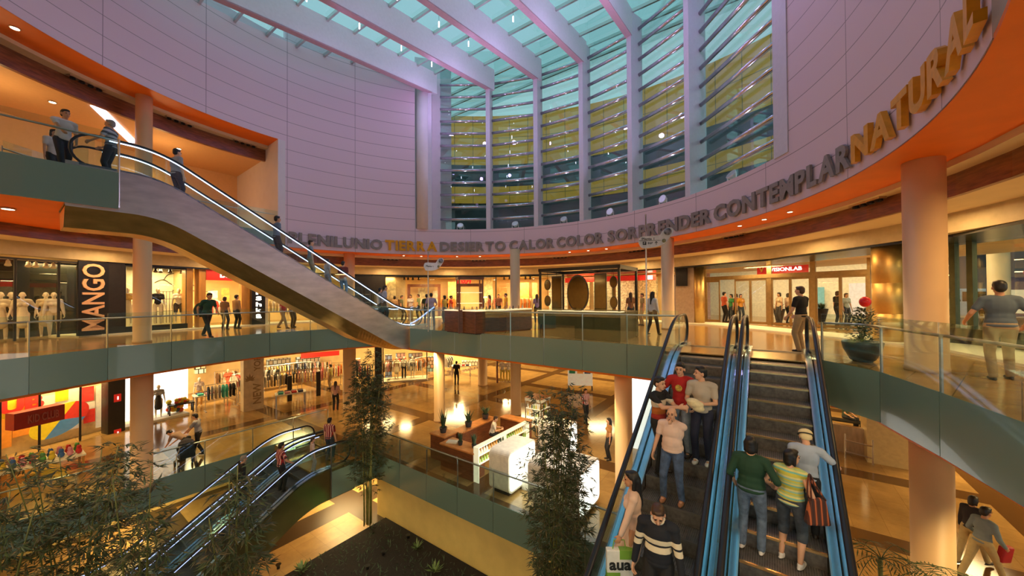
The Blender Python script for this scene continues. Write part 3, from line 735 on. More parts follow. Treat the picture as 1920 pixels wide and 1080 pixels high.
# large fashion shop in the middle
shopwin(722, 1012, [803, 930], 0.02, 3.0)
def box_at(p, d, size, z0, rz, m, name, parent=None): return MB().box((p[0], p[1], z0+size[2]/2), size, rz).build(name, m, parent)
def portal(u0, u1, rho, z1, m, label, wd=.22):
    p0, p1 = ru(u0, rho), ru(u1, rho); c = (p0+p1)/2; e = empty('portal_frame', (c.x, c.y, 0), math.atan2(p1.y-p0.y, p1.x-p0.x), label, 'door frame'); L = (p1-p0).length
    for s in (-1, 1): MB().box((s*(L/2-wd/2), 0, z1/2), (wd, .3, z1)).build('post', m, e)
    MB().box((0, 0, z1+wd/2), (L, .32, wd)).build('lintel', m, e); return e
portal(764, 826, 18.2, 2.35, M_dwood, 'dark brown doorway frame deep inside the bright fashion shop')
portal(858, 905, 15.6, 2.3, M_dwood, 'brown gateway frame under the red initials in the bright fashion shop')
p0, p1 = ru(861, 15.5), ru(882, 15.5)
M_hm = mat('red_lit_initials', (.8, .02, .02), .4, emit=(1, .03, .02), es=1.2)
b = fit_text('H&M', 1.0, .62, .06, .03); b.v = [Vector((v.x+v.y*.22, v.y, v.z)) for v in b.v]
c = (p0+p1)/2; d = CC-c
tag(b.build('shop_sign', M_hm, M=frame_at((c.x, c.y, 2.82), (d.x, d.y, 0))), 'red slanted initials sign above the brown gateway of the bright shop', 'sign')
arcwall('wall_bright_shop_partition', 700, 760, 17.2, .1, 0, 3.08, mat('tan_wall', (.45, .33, .17), .6), 4)
# pier with a screen beside the doors
arcwall('wall_beige_pier', 1266, 1301, RS+.5, .8, 0, 3.08, mat('taupe_wall', (.42, .32, .24), .6), 3)
e, M, wd, ht = panel_sign('wall_screen', 1268, 1289, 2.05, 3.0, RS+.42, M_blk, 'small black screen high on the taupe pier beside the glass doors', 'screen')
cg = ru(1310, RS+.8); o = MB().lathe([(.28, 0), (.28, 3.08)], (cg.x, cg.y, 0), 28).build('column', M_gold); tag(o, 'gold metal column at the edge of the glass doors', 'column', kind='structure'); smooth_sides(o)
cg = at_y(1664, 557, 11.4); b = MB().lathe([(.36, 0), (.36, .9), (.352, .905), (.352, .92), (.36, .925), (.36, 1.85), (.352, 1.855), (.352, 1.87), (.36, 1.875), (.36, 3.08)], (cg.x, cg.y, 0), 40)
o = b.build('column', M_gold, smooth=False); tag(o, 'brushed gold panelled column behind the potted plant', 'column', kind='structure'); smooth_sides(o)
# glass doors
D0 = at_z(1321, 603, 0); D1 = at_z(1633, 619.5, 0); D0 = Vector((D0.x, D0.y)); D1 = Vector((D1.x, D1.y)); DD = (D1-D0); DL = DD.length; Dd = DD/DL; Dn = Vector((Dd.y, -Dd.x)); DA = math.atan2(Dd.y, Dd.x)
if Dn.dot(D0) > 0: Dn = -Dn
M_dframe = mat('bronze_door_frame', (.42, .28, .12), .35, .85)
def dfrac(u):                                                    # where the line of sight through column u meets the door line
    d = ray(u, 560); d = Vector((d.x, d.y)); den = d.x*Dd.y-d.y*Dd.x
    t = (D0.x*Dd.y-D0.y*Dd.x)/den; return (d*t-D0).dot(Dd)
def dp(s, off, z): p = D0+Dd*s+Dn*off; return Vector((p.x, p.y, z))
ZT, ZTOP = 2.4, 3.35
spans = [dfrac(u) for u in (1321, 1443, 1525, 1633)]
dno = 1
for i in range(3):
    s0, s1 = spans[i], spans[i+1]; e = struct(empty('door_%d' % dno)); dno += 1
    def bar(a, b_, w=.09, h=.09, nm='frame', off=0.): MB().bar(dp(a[0], off, a[1]), dp(b_[0], off, b_[1]), w, h, up=(Dn.x, Dn.y, 0) if a[0] == b_[0] else (0, 0, 1)).build(nm, M_dframe, e)
    bar((s0+.05, 0), (s0+.05, ZTOP), .1, .12); bar((s1-.05, 0), (s1-.05, ZTOP), .1, .12); bar((s0, ZT+.09), (s1, ZT+.09), .16, .2); bar((s0, ZTOP-.03), (s1, ZTOP-.03), .12, .06)
    MB().box(dp((s0+s1)/2, 0, (ZT+.2+ZTOP)/2), (s1-s0-.2, .02, ZTOP-ZT-.25), DA).build('transom_pane', M_shopglass, e)
    n = 4 if i == 0 else 2
    for k in range(n):
        a, c = s0+.1+(s1-s0-.2)*k/n, s0+.1+(s1-s0-.2)*(k+1)/n
        if i == 0 and k == 1: continue
        for (x0, z0), (x1, z1) in (((a+.03, .06), (a+.03, ZT-.02)), ((c-.03, .06), (c-.03, ZT-.02)), ((a, .08), (c, .08)), ((a, ZT-.06), (c, ZT-.06))): bar((x0, z0), (x1, z1), .05, .07 if z0 != z1 else .12, 'leaf_frame')
        MB().box(dp((a+c)/2, 0, ZT/2), (c-a-.08, .015, ZT-.2), DA).build('door_pane', M_shopglass, e)
# bright mall wing beyond the doors
M_bright = mat('bright_cream_wall', (.92, .84, .62), .6, emit=None)
def beyond(s0, s1, off, z0, z1, m, name, th=.1): return struct(MB().box(dp((s0+s1)/2, off, (z0+z1)/2), (s1-s0, th, z1-z0), DA).build(name, m))
beyond(-4, DL+1.0, -8.0, 0, 4.5, M_bright, 'wall_wing_back')
beyond(-4, -2, -4.5, 0, 4.5, mat('lilac_wall', (.55, .47, .62), .6), 'wall_wing_lilac')
beyond(-4, DL+3.5, -4, 4.4, 4.5, M_bright, 'ceiling_wing', 8)
for s in (1, 4.5, 8): lamp('AREA', dp(s, -4, 4.2), 170, (1, .88, .62), 1.6, name='wing_light')
sgn0, sgn1 = dfrac(1394), dfrac(1482)
e = empty('shop_sign', dp((sgn0+sgn1)/2, -2.0, 2.95), 0, 'red shop sign with white letters seen above the glass doors', 'sign')
Ms = frame_at((0, 0, 0), (Dn.x, Dn.y, 0)); SW = (sgn1-sgn0)*1.12
put(MB().box((0, 0, 0), (SW, .5, .08)), 'panel', M_red, e, Ms, (0, 0, 0)); put(fit_text('VISIONLAB', SW*.62, .2, .02, .02), 'lettering', M_white_l, e, Ms, (SW*.08, -.03, .05))
put(fit_text('V', .25, .25, .02, .05), 'emblem', mat('yellow_emblem', (.9, .6, .05), .5), e, Ms, (-SW*.4, 0, .05))
for k, (s, wd, hh, col) in enumerate(((dfrac(1490), .9, 1.9, (.75, .78, .9)), (dfrac(1600), 1.6, 2.2, (.82, .82, .92)), (dfrac(1418), .6, 1.7, (.2, .5, .6)))):
    tag(MB().box(dp(s*1.15, -7.6, .3+hh/2), (wd, .06, hh), DA).build('wall_poster', mat('poster_%d' % k, col, .5)), ['pale lilac poster panel on the far wall beyond the doors', 'tall white display panel beyond the last glass door', 'teal poster panel beyond the first glass doors'][k], 'poster')
# glass outer wall at the right end, and the street outside
GW = [ru(u, 16.2) for u in (1692, 1790, 1823, 1935, 2100, 2400)]
gw = struct(empty('window_%d' % NWIN[0])); NWIN[0] += 1
for i in range(len(GW)-1):
    a, c = GW[i], GW[i+1]; d = (c-a).normalized(); n = Vector((-d.y, d.x))*.02
    MB().prism([a, c, c+n, a+n], .5, 3.08).build('pane', M_winglass, gw)
    MB().prism([a, c, c+n*6, a+n*6], .0, .5).build('sill_panel', M_blk, gw)
    MB().bar((*a, .5), (*a, 3.1), .14, .14).build('mullion', mat('green_bronze_frame', (.10, .11, .06), .4, .6), gw)
# ================================================================ lettering on the white fascia
M_lgrey = mat('grey_metal_letters', (.27, .235, .225), .5, .15); M_lgold = mat('golden_letters', (.80, .36, .015), .4, .25)
GL = {}
def glyph(c):
    if c not in GL: GL[c] = text_mb(c, 1., .06, .04)
    return GL[c]
WORDS = [('PLENILUNIO', 541, 717, 0), ('TIERRA', 722, 820, 1), ('DESIERTO', 825, 948, 0), ('CALOR', 955, 1040, 0), ('COLOR', 1044, 1132, 0), ('SORPRENDER', 1140, 1335, 0), ('CONTEMPLAR', 1340, 1600, 0), ('NATURAL', 1605, 1856, 1)]
VW = [463, 460, 462, 460, 450, 430, 360, 200]
for (wd, u0, u1, gold), vv in zip(WORDS, VW):
    a0, a1 = ang(u0, RA-.03, vv+25 if u0 > 1300 else vv), ang(u1, RA-.03, vv-50 if u1 > 1700 else vv)
    L = abs(a0-a1)*RA; gs = [glyph(c) for c in wd]; ws = [max(v.x for v in g.v)-min(v.x for v in g.v) for g in gs]
    gap = .075; tot = sum(ws)+gap*(len(wd)-1); k = L/tot; x = 0
    mid = pol((a0+a1)/2, RA-.03, 4.38)
    e = empty('wall_lettering', mid, 0, ('golden' if gold else 'grey metal')+' raised word '+wd.lower()+' on the white curved fascia', 'lettering')
    H = .58/max(max(v.y for v in g.v) for g in gs)
    for g, w_ in zip(gs, ws):
        x0 = min(v.x for v in g.v); b = MB()
        vs = []
        for v in g.v:
            a = a0 - ((x + (v.x-x0))*k)/RA; p = pol(a, RA-.035-(v.z+.03)*(1.6 if gold else 1.0)); vs.append(Vector((p.x, p.y, 4.38+v.y*H))-mid)
        b.add(vs, g.f); b.build('letter', M_lgold if gold else M_lgrey, e); x += w_+gap
# ================================================================ direction signs on posts
M_signw = mat('white_sign_face', (.85, .80, .80), .4); M_signk = mat('sign_print_black', (.02, .02, .02), .5)
def way_sign(u, vb, vtop, sgn_v, wd, yaw, label, detail):
    base = at_z(u, vb, 0); y = base.y; top = at_y(u, vtop, y).z; c = at_y(u, sgn_v, y).z
    e = empty('direction_sign', base, 0, label, 'sign')
    MB().tube([(0, 0, 0), (0, 0, top)], .022, 8).build('post', M_steel, e)
    M = Matrix.Translation((0, 0, c)) @ Matrix.Rotation(yaw, 4, 'Z') @ Matrix.Rotation(PI/2, 4, 'X')
    out = [(-.22, -.2), (-.16, -.28), (.0, -.30), (.35, -.26), (.62, -.14), (.80, .06), (.92, .26), (.90, .38), (.76, .42), (.60, .34), (.50, .20), (.40, .14), (-.12, .12), (-.22, .05), (-.26, -.08)]
    b = MB(); k = len(out); s = wd/1.2
    q = spline([(x*s, y_*s, 0) for x, y_ in out]+[(out[0][0]*s, out[0][1]*s, 0)], 3)[:-1]
    vs = [(p.x, p.y, z) for z in (0, .05) for p in q]; k = len(q)
    b.add(vs, [list(range(k))[::-1], list(range(k, 2*k))] + [[i, (i+1) % k, (i+1) % k+k, i+k] for i in range(k)])
    plate = b.build('sign_plate', M_signw, e, M=M)
    def pt(bb, nm, off, mm=M_signk): bb.build(nm, mm, plate, M=Matrix.Translation(Vector(off)))
    if detail:
        pt(fit_text('Planta 1', .42*s, .085*s, .006, .01), 'lettering', (.06*s, .03*s, .052))
        pt(MB().box((0, 0, 0), (.75*s, .012*s, .006)), 'rule', (.12*s, -.035*s, .053))
        pt(MB().box((0, 0, 0), (.12*s, .12*s, .006)), 'parking_box', (-.06*s, -.125*s, .053)); pt(fit_text('P', .05*s, .08*s, .004, .01), 'lettering', (-.06*s, -.125*s, .057), M_signw)
        pt(fit_text('sur', .18*s, .075*s, .006, .01), 'lettering', (.14*s, -.125*s, .052))
        a = MB(); a.box((0, -.01*s, 0), (.018*s, .11*s, .006)); a.bar((0, .05*s, 0), (-.045*s, .0, 0), .018*s, .006, (0, 0, 1)); a.bar((0, .05*s, 0), (.045*s, .0, 0), .018*s, .006, (0, 0, 1)); pt(a, 'arrow', (.34*s, -.12*s, .053))
    else: pt(fit_text('Planta 1', .42*s, .085*s, .006, .01), 'lettering', (.06*s, -.06*s, .052))
    bb = MB().ell((.72*s, .26*s, .10), (.13*s, .13*s, .06)); bb.build('emblem_ball', mat('mottled_ball', (.25, .24, .28), .5, noise=.9, nscale=9), e, smooth=True, M=M)
    MB().ell((.60*s, -.05*s, .06), (.07*s, .07*s, .05)).build('round_knob', mat('bronze_knob', (.3, .27, .15), .4, .4), e, smooth=True, M=M)
    return e
way_sign(1213, 648, 402, 450, 1.02, -.15, 'white leaf shaped direction sign with parking arrow on a thin post by the escalators', True)
way_sign(803, 622, 470, 497, 1.0, .75, 'white leaf shaped direction sign on a post before the bright fashion shop', False)
# ================================================================ people
PEND = []                                                        # meshes to be fused into one skin when all are placed
def fuse(b, name, m, parent, vox, sm=4, M=None):
    o = b.build(name, m, parent, fix=False, M=M)
    r = o.modifiers.new('r', 'REMESH'); r.mode = 'VOXEL'; r.voxel_size = vox; r.use_smooth_shade = True
    s = o.modifiers.new('s', 'SMOOTH'); s.factor = .5; s.iterations = sm
    PEND.append(o); return o
def fuse_all():
    bpy.context.view_layer.update(); dg = bpy.context.evaluated_depsgraph_get(); done = []
    for o in PEND:
        me = bpy.data.meshes.new_from_object(o.evaluated_get(dg)); me.name = o.name
        me.polygons.foreach_set('use_smooth', [True]*len(me.polygons)); done.append((o, me))
    for o, me in done:
        mats = [x for x in o.data.materials]; o.modifiers.clear(); o.data = me
        if not len(me.materials):
            for x in mats: me.materials.append(x)
    PEND.clear()
def ik(a, b, l1, l2, pole):
    d = b-a; L = d.length; mx = (l1+l2)*.999
    if L > mx: b = a + d*(mx/L); d = b-a; L = mx
    n = d/L; x = (l1*l1-l2*l2+L*L)/(2*L); h = math.sqrt(max(0, l1*l1-x*x)); p = pole-n*pole.dot(n)
    if p.length < 1e-5: p = Vector((0, 0, 1))
    return a+n*x+p.normalized()*h, b
SKIN = [mat('skin_light', (.72, .40, .25), .5, noise=.04), mat('skin_tan', (.56, .28, .15), .5, noise=.04), mat('skin_mannequin', (.80, .70, .55), .35, noise=.02)]
HAIR = [mat('hair_black', (.012, .009, .008), .45), mat('hair_brown', (.06, .028, .013), .45), mat('hair_grey', (.30, .26, .22), .55)]
M_eye = mat('eye_dark', (.02, .015, .012), .2); M_lip = mat('lips', (.45, .16, .12), .5); M_sole = mat('shoe_dark', (.03, .022, .018), .5); M_sneak = mat('shoe_white', (.8, .78, .76), .5)
M_jean = mat('blue_denim', (.065, .11, .22), .8, noise=.35, nscale=12); M_ljean = mat('light_denim', (.26, .31, .38), .8, noise=.25, nscale=12)
M_blacku = mat('black_trousers', (.012, .012, .014), .7); M_khaki = mat('khaki_trousers', (.42, .31, .17), .8); M_cap = mat('dark_denim', (.05, .065, .09), .8, noise=.3, nscale=14)
def cloth(n, c): return mat('cloth_'+n, c, .8, noise=.08, nscale=6)
def stripes(n, cols, scale, axis='Z', rough=.8):
    m = mat('cloth_'+n, cols[0], rough); nn, l, b = nodes(m)
    tc = nn.new('ShaderNodeTexCoord'); sx = nn.new('ShaderNodeSeparateXYZ'); l.new(tc.outputs['Object'], sx.inputs[0])
    mu = nn.new('ShaderNodeMath'); mu.operation = 'MULTIPLY'; mu.inputs[1].default_value = scale; l.new(sx.outputs[axis], mu.inputs[0])
    fr = nn.new('ShaderNodeMath'); fr.operation = 'FRACT'; l.new(mu.outputs[0], fr.inputs[0])
    rp = nn.new('ShaderNodeValToRGB'); rp.color_ramp.interpolation = 'CONSTANT'; el = rp.color_ramp.elements
    el[0].position = 0; el[0].color = (*cols[0], 1); el[1].position = 1/len(cols); el[1].color = (*cols[1], 1)
    for i in range(2, len(cols)): x = el.new(i/len(cols)); x.color = (*cols[i], 1)
    l.new(fr.outputs[0], rp.inputs[0]); l.new(rp.outputs[0], b.inputs['Base Color']); return m
def zbands(n, bands):                                            # colours by height on the garment
    m = mat('cloth_'+n, bands[0][1], .8); nn, l, b = nodes(m)
    tc = nn.new('ShaderNodeTexCoord'); sx = nn.new('ShaderNodeSeparateXYZ'); l.new(tc.outputs['Object'], sx.inputs[0])
    dv = nn.new('ShaderNodeMath'); dv.operation = 'DIVIDE'; dv.inputs[1].default_value = 2; l.new(sx.outputs['Z'], dv.inputs[0])
    rp = nn.new('ShaderNodeValToRGB'); rp.color_ramp.interpolation = 'CONSTANT'; el = rp.color_ramp.elements
    el[0].position = 0; el[0].color = (*bands[0][1], 1); el[1].position = bands[1][0]/2; el[1].color = (*bands[1][1], 1)
    for z, c in bands[2:]: x = el.new(z/2); x.color = (*c, 1)
    l.new(dv.outputs[0], rp.inputs[0]); l.new(rp.outputs[0], b.inputs['Base Color']); return m
def person(loc, yaw, label, top, bottom, shoes=None, hair='short', hm=0, skin=0, h=1.72, lean=0., hands=None, feet=None, head=(0, 0), sleeve='short', leg='long', det=0, fem=False, twist=0., pel=None, group=None, name='person', cat='person', fat=1., side=0., nohead=False, look=None):
    V = Vector; s = h/1.72; vox = (.024, .0145, .0075)[det]
    sk = SKIN[skin] if isinstance(skin, int) else skin; hr = HAIR[hm]
    pel = V(pel) if pel else V((0, 0, .93)); Rl = Matrix.Rotation(-lean, 3, 'X') @ Matrix.Rotation(side, 3, 'Y') @ Matrix.Rotation(twist, 3, 'Z')
    T = lambda x, y, z: pel + Rl @ V((x, y, z-.93))
    sw = .165 if fem else .185; hp = .10 if fem else .092
    feet = [V(f) for f in (feet or ((-.10, .0, 0), (.10, .04, 0)))]
    hands = [V(x) for x in (hands or ((-.26, .06, .80), (.26, .06, .80)))]
    neck = T(0, -.005, 1.44); hd = neck + (Rl @ Matrix.Rotation(head[0], 3, 'Z') @ Matrix.Rotation(-head[1], 3, 'X')) @ V((0, .035, .155)); Rh = Rl @ Matrix.Rotation(head[0], 3, 'Z') @ Matrix.Rotation(-head[1], 3, 'X')
    H = lambda x, y, z: hd + Rh @ V((x, y, z))
    b = MB(); sh = MB(); tr = MB()
    def torso(q, g):
        q.ell(T(0, .0, 1.27), ((.155+g)*fat, (.098+g)*fat, .19+g), Rl); q.ell(T(0, .0 + (.012 if fat > 1.05 else 0), 1.08), ((.135+g)*fat, (.092+g)*(fat**1.5), .17+g), Rl)
        q.ell(T(0, 0, 1.385), (.145+g, .075+g, .07+g), Rl)
        q.cone(T(-sw*.55, 0, 1.40), T(-sw, 0, 1.385), .06+g, .056+g); q.cone(T(sw*.55, 0, 1.40), T(sw, 0, 1.385), .06+g, .056+g)
        if fem:
            for k in (-1, 1): q.ell(T(.075*k, .075, 1.25), (.065+g, .06+g, .06+g), Rl)
    def hips(q, g):
        q.ell(T(0, -.005, .955), ((.158+g)*(.97 if not fem else 1.03)*min(fat, 1.15), (.108+g)*fat, .125+g), Rl)
    torso(b, -.004); hips(b, -.004)
    b.cone(T(0, -.01, 1.40), neck+(hd-neck)*.45, .060, .053)
    if not nohead:
        b.ell(H(0, -.012, .03), (.076, .094, .092), Rh); b.ell(H(0, .022, -.035), (.058, .066, .078), Rh); b.ell(H(0, .048, -.085), (.032, .032, .026), Rh)
        b.cone(H(0, .088, .012), H(0, .106, -.022), .009, .015, 8)
        for k in (-1, 1):
            b.ell(H(.079*k, -.012, -.01), (.012, .022, .034), Rh); b.ell(H(.03*k, .077, .032), (.022, .014, .008), Rh)
    arms = []; 
    for i, k in enumerate((-1, 1)):
        S = T(sw*k, 0, 1.385); pole = Rl @ V((.55*k, -.8, -.45))
        E, Wt = ik(S, hands[i], .285, .255, pole); arms.append((S, E, Wt))
        b.cone(S, E, .047, .039); b.cone(E, Wt, .039, .027)
        f = (Wt-E).normalized(); f2 = f
        sd = f.cross(V((0, 0, 1))); sd = sd.normalized() if sd.length > .1 else V((k, 0, 0)); up = sd.cross(f).normalized()
        inner = V((-k, .25, 0)); inner = (inner-f*inner.dot(f)).normalized(); wd = f.cross(inner).normalized()
        pc = Wt+f*.05
        Mh = Matrix((wd, f, inner)).transposed()
        b.ell(pc, (.040, .055, .019), Mh, 10, 7)
        if det >= 1:
            for j in range(4):
                base = Wt+f*.085+wd*(-.030+.020*j); ln = (.062, .072, .068, .052)[j]
                m1 = base+f*ln*.5+inner*.010; m2 = m1+f*ln*.30+inner*.022; m3 = m2+f*ln*.10+inner*.022
                rr = .0092 if det == 2 else .0125
                b.cone(base, m1, rr*1.05, rr, 8); b.cone(m1, m2, rr, rr*.92, 8); b.cone(m2, m3, rr*.92, rr*.8, 8)
            tb = Wt+f*.025+wd*(.028 if (wd.dot(V((0, 1, 0)))+wd.z*.3) > 0 else -.028); tw = (tb-Wt-f*.025).normalized()
            t1 = tb+f*.03+tw*.022+inner*.012; t2 = t1+f*.028+tw*.004+inner*.016
            b.cone(tb, t1, .0125, .0108, 8); b.cone(t1, t2, .0108, .0092, 8)
        else: b.cone(pc+f*.03, pc+f*.10+inner*.02, .026, .018, 8)
        if sleeve == 'short': sh.cone(S, S.lerp(E, .62), .064, .058)
        elif sleeve == 'long': sh.cone(S, E, .064, .053); sh.cone(E, E.lerp(Wt, .93), .053, .040)
        elif sleeve == 'rolled': sh.cone(S, E, .064, .053); sh.cone(E, E.lerp(Wt, .25), .053, .05)
    legs = []
    for i, k in enumerate((-1, 1)):
        Hp = T(hp*k, 0, .91); an = feet[i]+V((0, 0, .085)); pole = V((.10*k, 1, .15))
        K, A = ik(Hp, an, .43, .42, pole); legs.append((Hp, K, A))
        b.cone(Hp, K, .078, .053); b.cone(K, K.lerp(A, .35), .050, .056); b.cone(K.lerp(A, .35), A, .055, .034)
        b.ell(A+V((0, .045, -.045)), (.036, .10, .036))
        if leg == 'long': tr.cone(Hp, K, .096*min(fat, 1.12), .070); tr.cone(K, A+V((0, 0, -.01)), .069, .058)
        elif leg == 'capri': tr.cone(Hp, K, .098, .076); tr.cone(K, K.lerp(A, .22), .074, .075)
        elif leg == 'short': tr.cone(Hp, Hp.lerp(K, .8), .098, .086)
    body = fuse(b, name, sk, None, vox, 3 if det == 2 else 2)
    body.location = loc; body.rotation_euler = (0, 0, yaw); body.scale = (s, s, s)
    tag(body, label, cat, group)
    g = .016
    if top is not None:
        torso(sh, g); sh.ell(T(0, 0, 1.0), ((.148+g)*fat, (.106+g)*fat, .10+g), Rl)
        sh.ell(T(0, -.005, .94), ((.152+g)*min(fat, 1.15), (.112+g)*fat, .06), Rl)
        fuse(sh, 'shirt', top, body, max(vox, .0105), 5)
    if bottom is not None:
        hips(tr, .012)
        if leg == 'skirt':
            k0 = (legs[0][1]+legs[1][1])/2; c = T(0, 0, .93)
            tr.cone(c, k0, .15, .19, 14)
        elif leg == 'dress':
            k0 = (legs[0][1]+legs[1][1])/2; c = T(0, 0, 1.15); tr.cone(c, k0+V((0, 0, .06)), .105*fat, .185*(.5+.5*fat), 14)
        fuse(tr, 'trousers' if leg in ('long', 'capri', 'short') else 'skirt', bottom, body, max(vox, .0105), 4)
    if shoes is not None:
        for i in range(2):
            A = legs[i][2]; q = MB(); q.ell(A+V((0, .02, -.04)), (.044, .075, .045)); q.ell(A+V((0, .095, -.055)), (.046, .085, .034)); q.ell(A+V((0, .045, -.075)), (.046, .135, .016))
            fuse(q, 'shoe', shoes, body, max(vox, .012), 2)
    if hair and not nohead:
        q = MB()
        if hair in ('short', 'long', 'bob', 'bun', 'fringe'):
            q.ell(H(0, -.026, .047), (.085, .100, .090), Rh); q.ell(H(0, -.06, .0), (.078, .062, .085), Rh); q.ell(H(0, .035, .098), (.062, .05, .030), Rh)
        if hair == 'balding': q.ell(H(0, -.055, -.005), (.084, .062, .06), Rh); 
        if hair == 'bob':
            for k in (-1, 1): q.cone(H(.07*k, -.02, .03), H(.072*k, -.02, -.09), .03, .022)
            q.ell(H(0, -.075, -.05), (.075, .045, .08), Rh)
        if hair == 'long':
            q.cone(H(0, -.075, .0), H(0, -.105, -.36), .072, .050); 
            for k in (-1, 1): q.cone(H(.072*k, -.03, .04), H(.075*k, -.02, -.22), .026, .028)
        if hair == 'bun': q.ell(H(0, -.12, .04), (.045, .04, .045), Rh)
        fuse(q, 'hair', hr, body, max(vox, .010), 3)
    if det >= 1 and not nohead and name == 'person':
        for k in (-1, 1):
            MB().ell(H(.031*k, .083, .008), (.0135, .008, .0075), Rh, 8, 6).build('eye', M_eye, body, smooth=True)
            MB().ell(H(.032*k, .089, .034), (.020, .006, .0045), Rh, 8, 6).build('eyebrow', hr, body, smooth=True)
        MB().ell(H(0, .086, -.058), (.024, .008, .007), Rh, 8, 6).build('mouth', M_lip, body, smooth=True)
    body['_joints'] = 0; del body['_joints']
    return body, dict(arms=arms, legs=legs, hd=hd, Rh=Rh, T=T, Rl=Rl)
def face_to(p, q): d = Vector(q)-Vector(p); return math.atan2(d.y, d.x)-PI/2
def world_hand(loc, yaw, h, p):                                  # a point of the place in a person's own measures
    s = h/1.72; v = Vector(p)-Vector(loc); c, q = math.cos(-yaw), math.sin(-yaw); return Vector((c*v.x-q*v.y, q*v.x+c*v.y, v.z))/s
def part(b, name, m, body, smooth=True): return b.build(name, m, body, smooth=smooth)
YU = math.atan2(-TR.x, TR.y)                                     # facing up the run of the escalators (away)
YD = YU+PI                                                       # facing down the run (towards the viewer)
# ---------------------------------------------------------------- riders of the descending escalator
def esc_at(E, u, v):                                             # the tread under a pixel: where the sight line meets the steps
    e, zl = E; d = ray(u, v); o = Vector((0, 0, CZ)); L = e.location; ax = Vector((math.cos(e.rotation_euler.z), math.sin(e.rotation_euler.z)))
    t = .5
    while t < 40:
        p = o+d*t; x = (Vector((p.x, p.y))-Vector((L.x, L.y))).dot(ax)
        if p.z <= L.z+zl(x+.1): break
        t += .02
    k = math.floor((x+.05)/.4); return Vector((p.x, p.y, L.z+zl(-.05+.4*k+.2)+.008))
if True:
    t_red = stripes('red_tee', [(.55, .02, .015), (.55, .02, .015)], 1)
    # man in red, facing the viewer side
    p = esc_at(ESC_DN, 1278, 852); yw = YD-.15
    b, J = person(p, yw, 'man in red shirt with gold chest print highest on the descending escalator', cloth('red', (.50, .018, .015)), M_ljean, M_sole, det=2, hm=0, skin=0, h=1.76, hands=((-.30, .16, .98), (.34, .22, 1.02)), head=(.1, .12), feet=((-.13, 0, 0), (.12, .05, 0)))
    q = MB(); q.lathe([(.062, 0), (.062, .006)], (0, 0, 0), 20); 
    part(q, 'chest_print', mat('gold_print', (.75, .45, .08), .6, noise=.6, nscale=40), b, False).matrix_basis = Matrix.Translation(J['T'](0, .112, 1.25)) @ Matrix.Rotation(-PI/2-.08, 4, 'X')
    for k in (-1, 1):
        S, E, _ = J['arms'][0 if k < 0 else 1]; part(MB().tube([S+Vector((0, .0, .066)), S.lerp(E, .3)+Vector((.058*k, 0, .02)), S.lerp(E, .6)+Vector((.062*k, 0, .0))], .009, 6), 'sleeve_stripe', M_white_l if False else M_sneak, b)
    # man in the three coloured shirt, seen from the side
    p = esc_at(ESC_DN, 1236, 888); yw = YD+1.25
    b, J = person(p, yw, 'man in black cream and orange shirt talking on the descending escalator', zbands('tricolour', [(0, (.38, .03, .02)), (1.06, (.50, .14, .02)), (1.18, (.70, .60, .45)), (1.30, (.70, .62, .50)), (1.31, (.01, .01, .012))]), M_blacku, M_sole, det=2, skin=0, h=1.76, hands=((-.06, .44, 1.22), (.18, .48, 1.30)), head=(-.1, .05), feet=((-.1, .02, 0), (.12, .06, 0)))
    # man in the pale shirt holding a bundle
    p = esc_at(ESC_DN, 1318, 880); yw = YD-.1
    b, J = person(p, yw, 'man in pale grey shirt holding a cream bundle on the descending escalator', cloth('palegrey', (.50, .44, .36)), mat('navy_trousers', (.015, .02, .05), .8), M_sneak, det=2, skin=0, h=1.74, hands=((-.10, .27, 1.12), (.14, .25, 1.08)), head=(-.9, -.02))
    hb = MB().ell((0, 0, 0), (.14, .09, .07)).ell((.04, .02, .05), (.11, .08, .05)).ell((-.05, 0, -.07), (.10, .07, .06))
    o = fuse(hb, 'cream_bundle', mat('cream_cloth', (.80, .70, .42), .8, noise=.15, nscale=12), None, .012, 3); o.location = p+Matrix.Rotation(yw, 3, 'Z') @ Vector((.03, .33, 1.13)); o.rotation_euler = (0, 0, yw)
    tag(o, 'folded cream cloth bundle held against the pale grey shirt', 'bundle')
    # man in the pinkish tee with a hand at his mouth
    p = esc_at(ESC_DN, 1262, 950); yw = YD-.05
    b, J = person(p, yw, 'man in pale pink tee with a hand at his mouth on the descending escalator', cloth('palepink', (.80, .58, .48)), M_jean, mat('shoe_tan', (.40, .17, .08), .5), det=2, skin=0, hair='balding', hm=1, h=1.60, fat=1.2, hands=((-.015, .17, 1.50), (.32, .10, .82)), head=(0, .02), feet=((-.15, 0, 0), (.15, .05, 0)))
    S, E, Wr = J['arms'][0]; f = (Wr-E).normalized(); part(MB().tube([E.lerp(Wr, .90), E.lerp(Wr, .97)], .034, 12), 'wristwatch', M_dark, b)
    # woman with long hair
    p = esc_at(ESC_DN, 1190, 1125); yw = PI/2-.35
    b, J = person(p, yw, 'woman with long black hair in a pale pink coat carrying a green shopping bag', cloth('coatpink', (.78, .55, .42)), cloth('coatpink', (.78, .55, .42)), M_sole, det=2, skin=1, hair='long', h=1.66, fem=True, sleeve='long', leg='skirt', hands=((-.26, .20, .82), (.24, .06, .80)), head=(.15, .05))
    hl = p+Matrix.Rotation(yw, 3, 'Z') @ (J['arms'][0][2]+Vector((.0, .02, -.07)))*(1.66/1.72)
    e = empty('shopping_bag', hl-Vector((0, 0, .0)), yw+1.9, 'green and white shopping bag hanging from the hand of the woman in pink', 'shopping bag')
    m_bag = zbands('bagwhite', [(0, (.8, .82, .78)), (1, (.8, .82, .78))]); m_bg = mat('bag_green', (.20, .42, .05), .5)
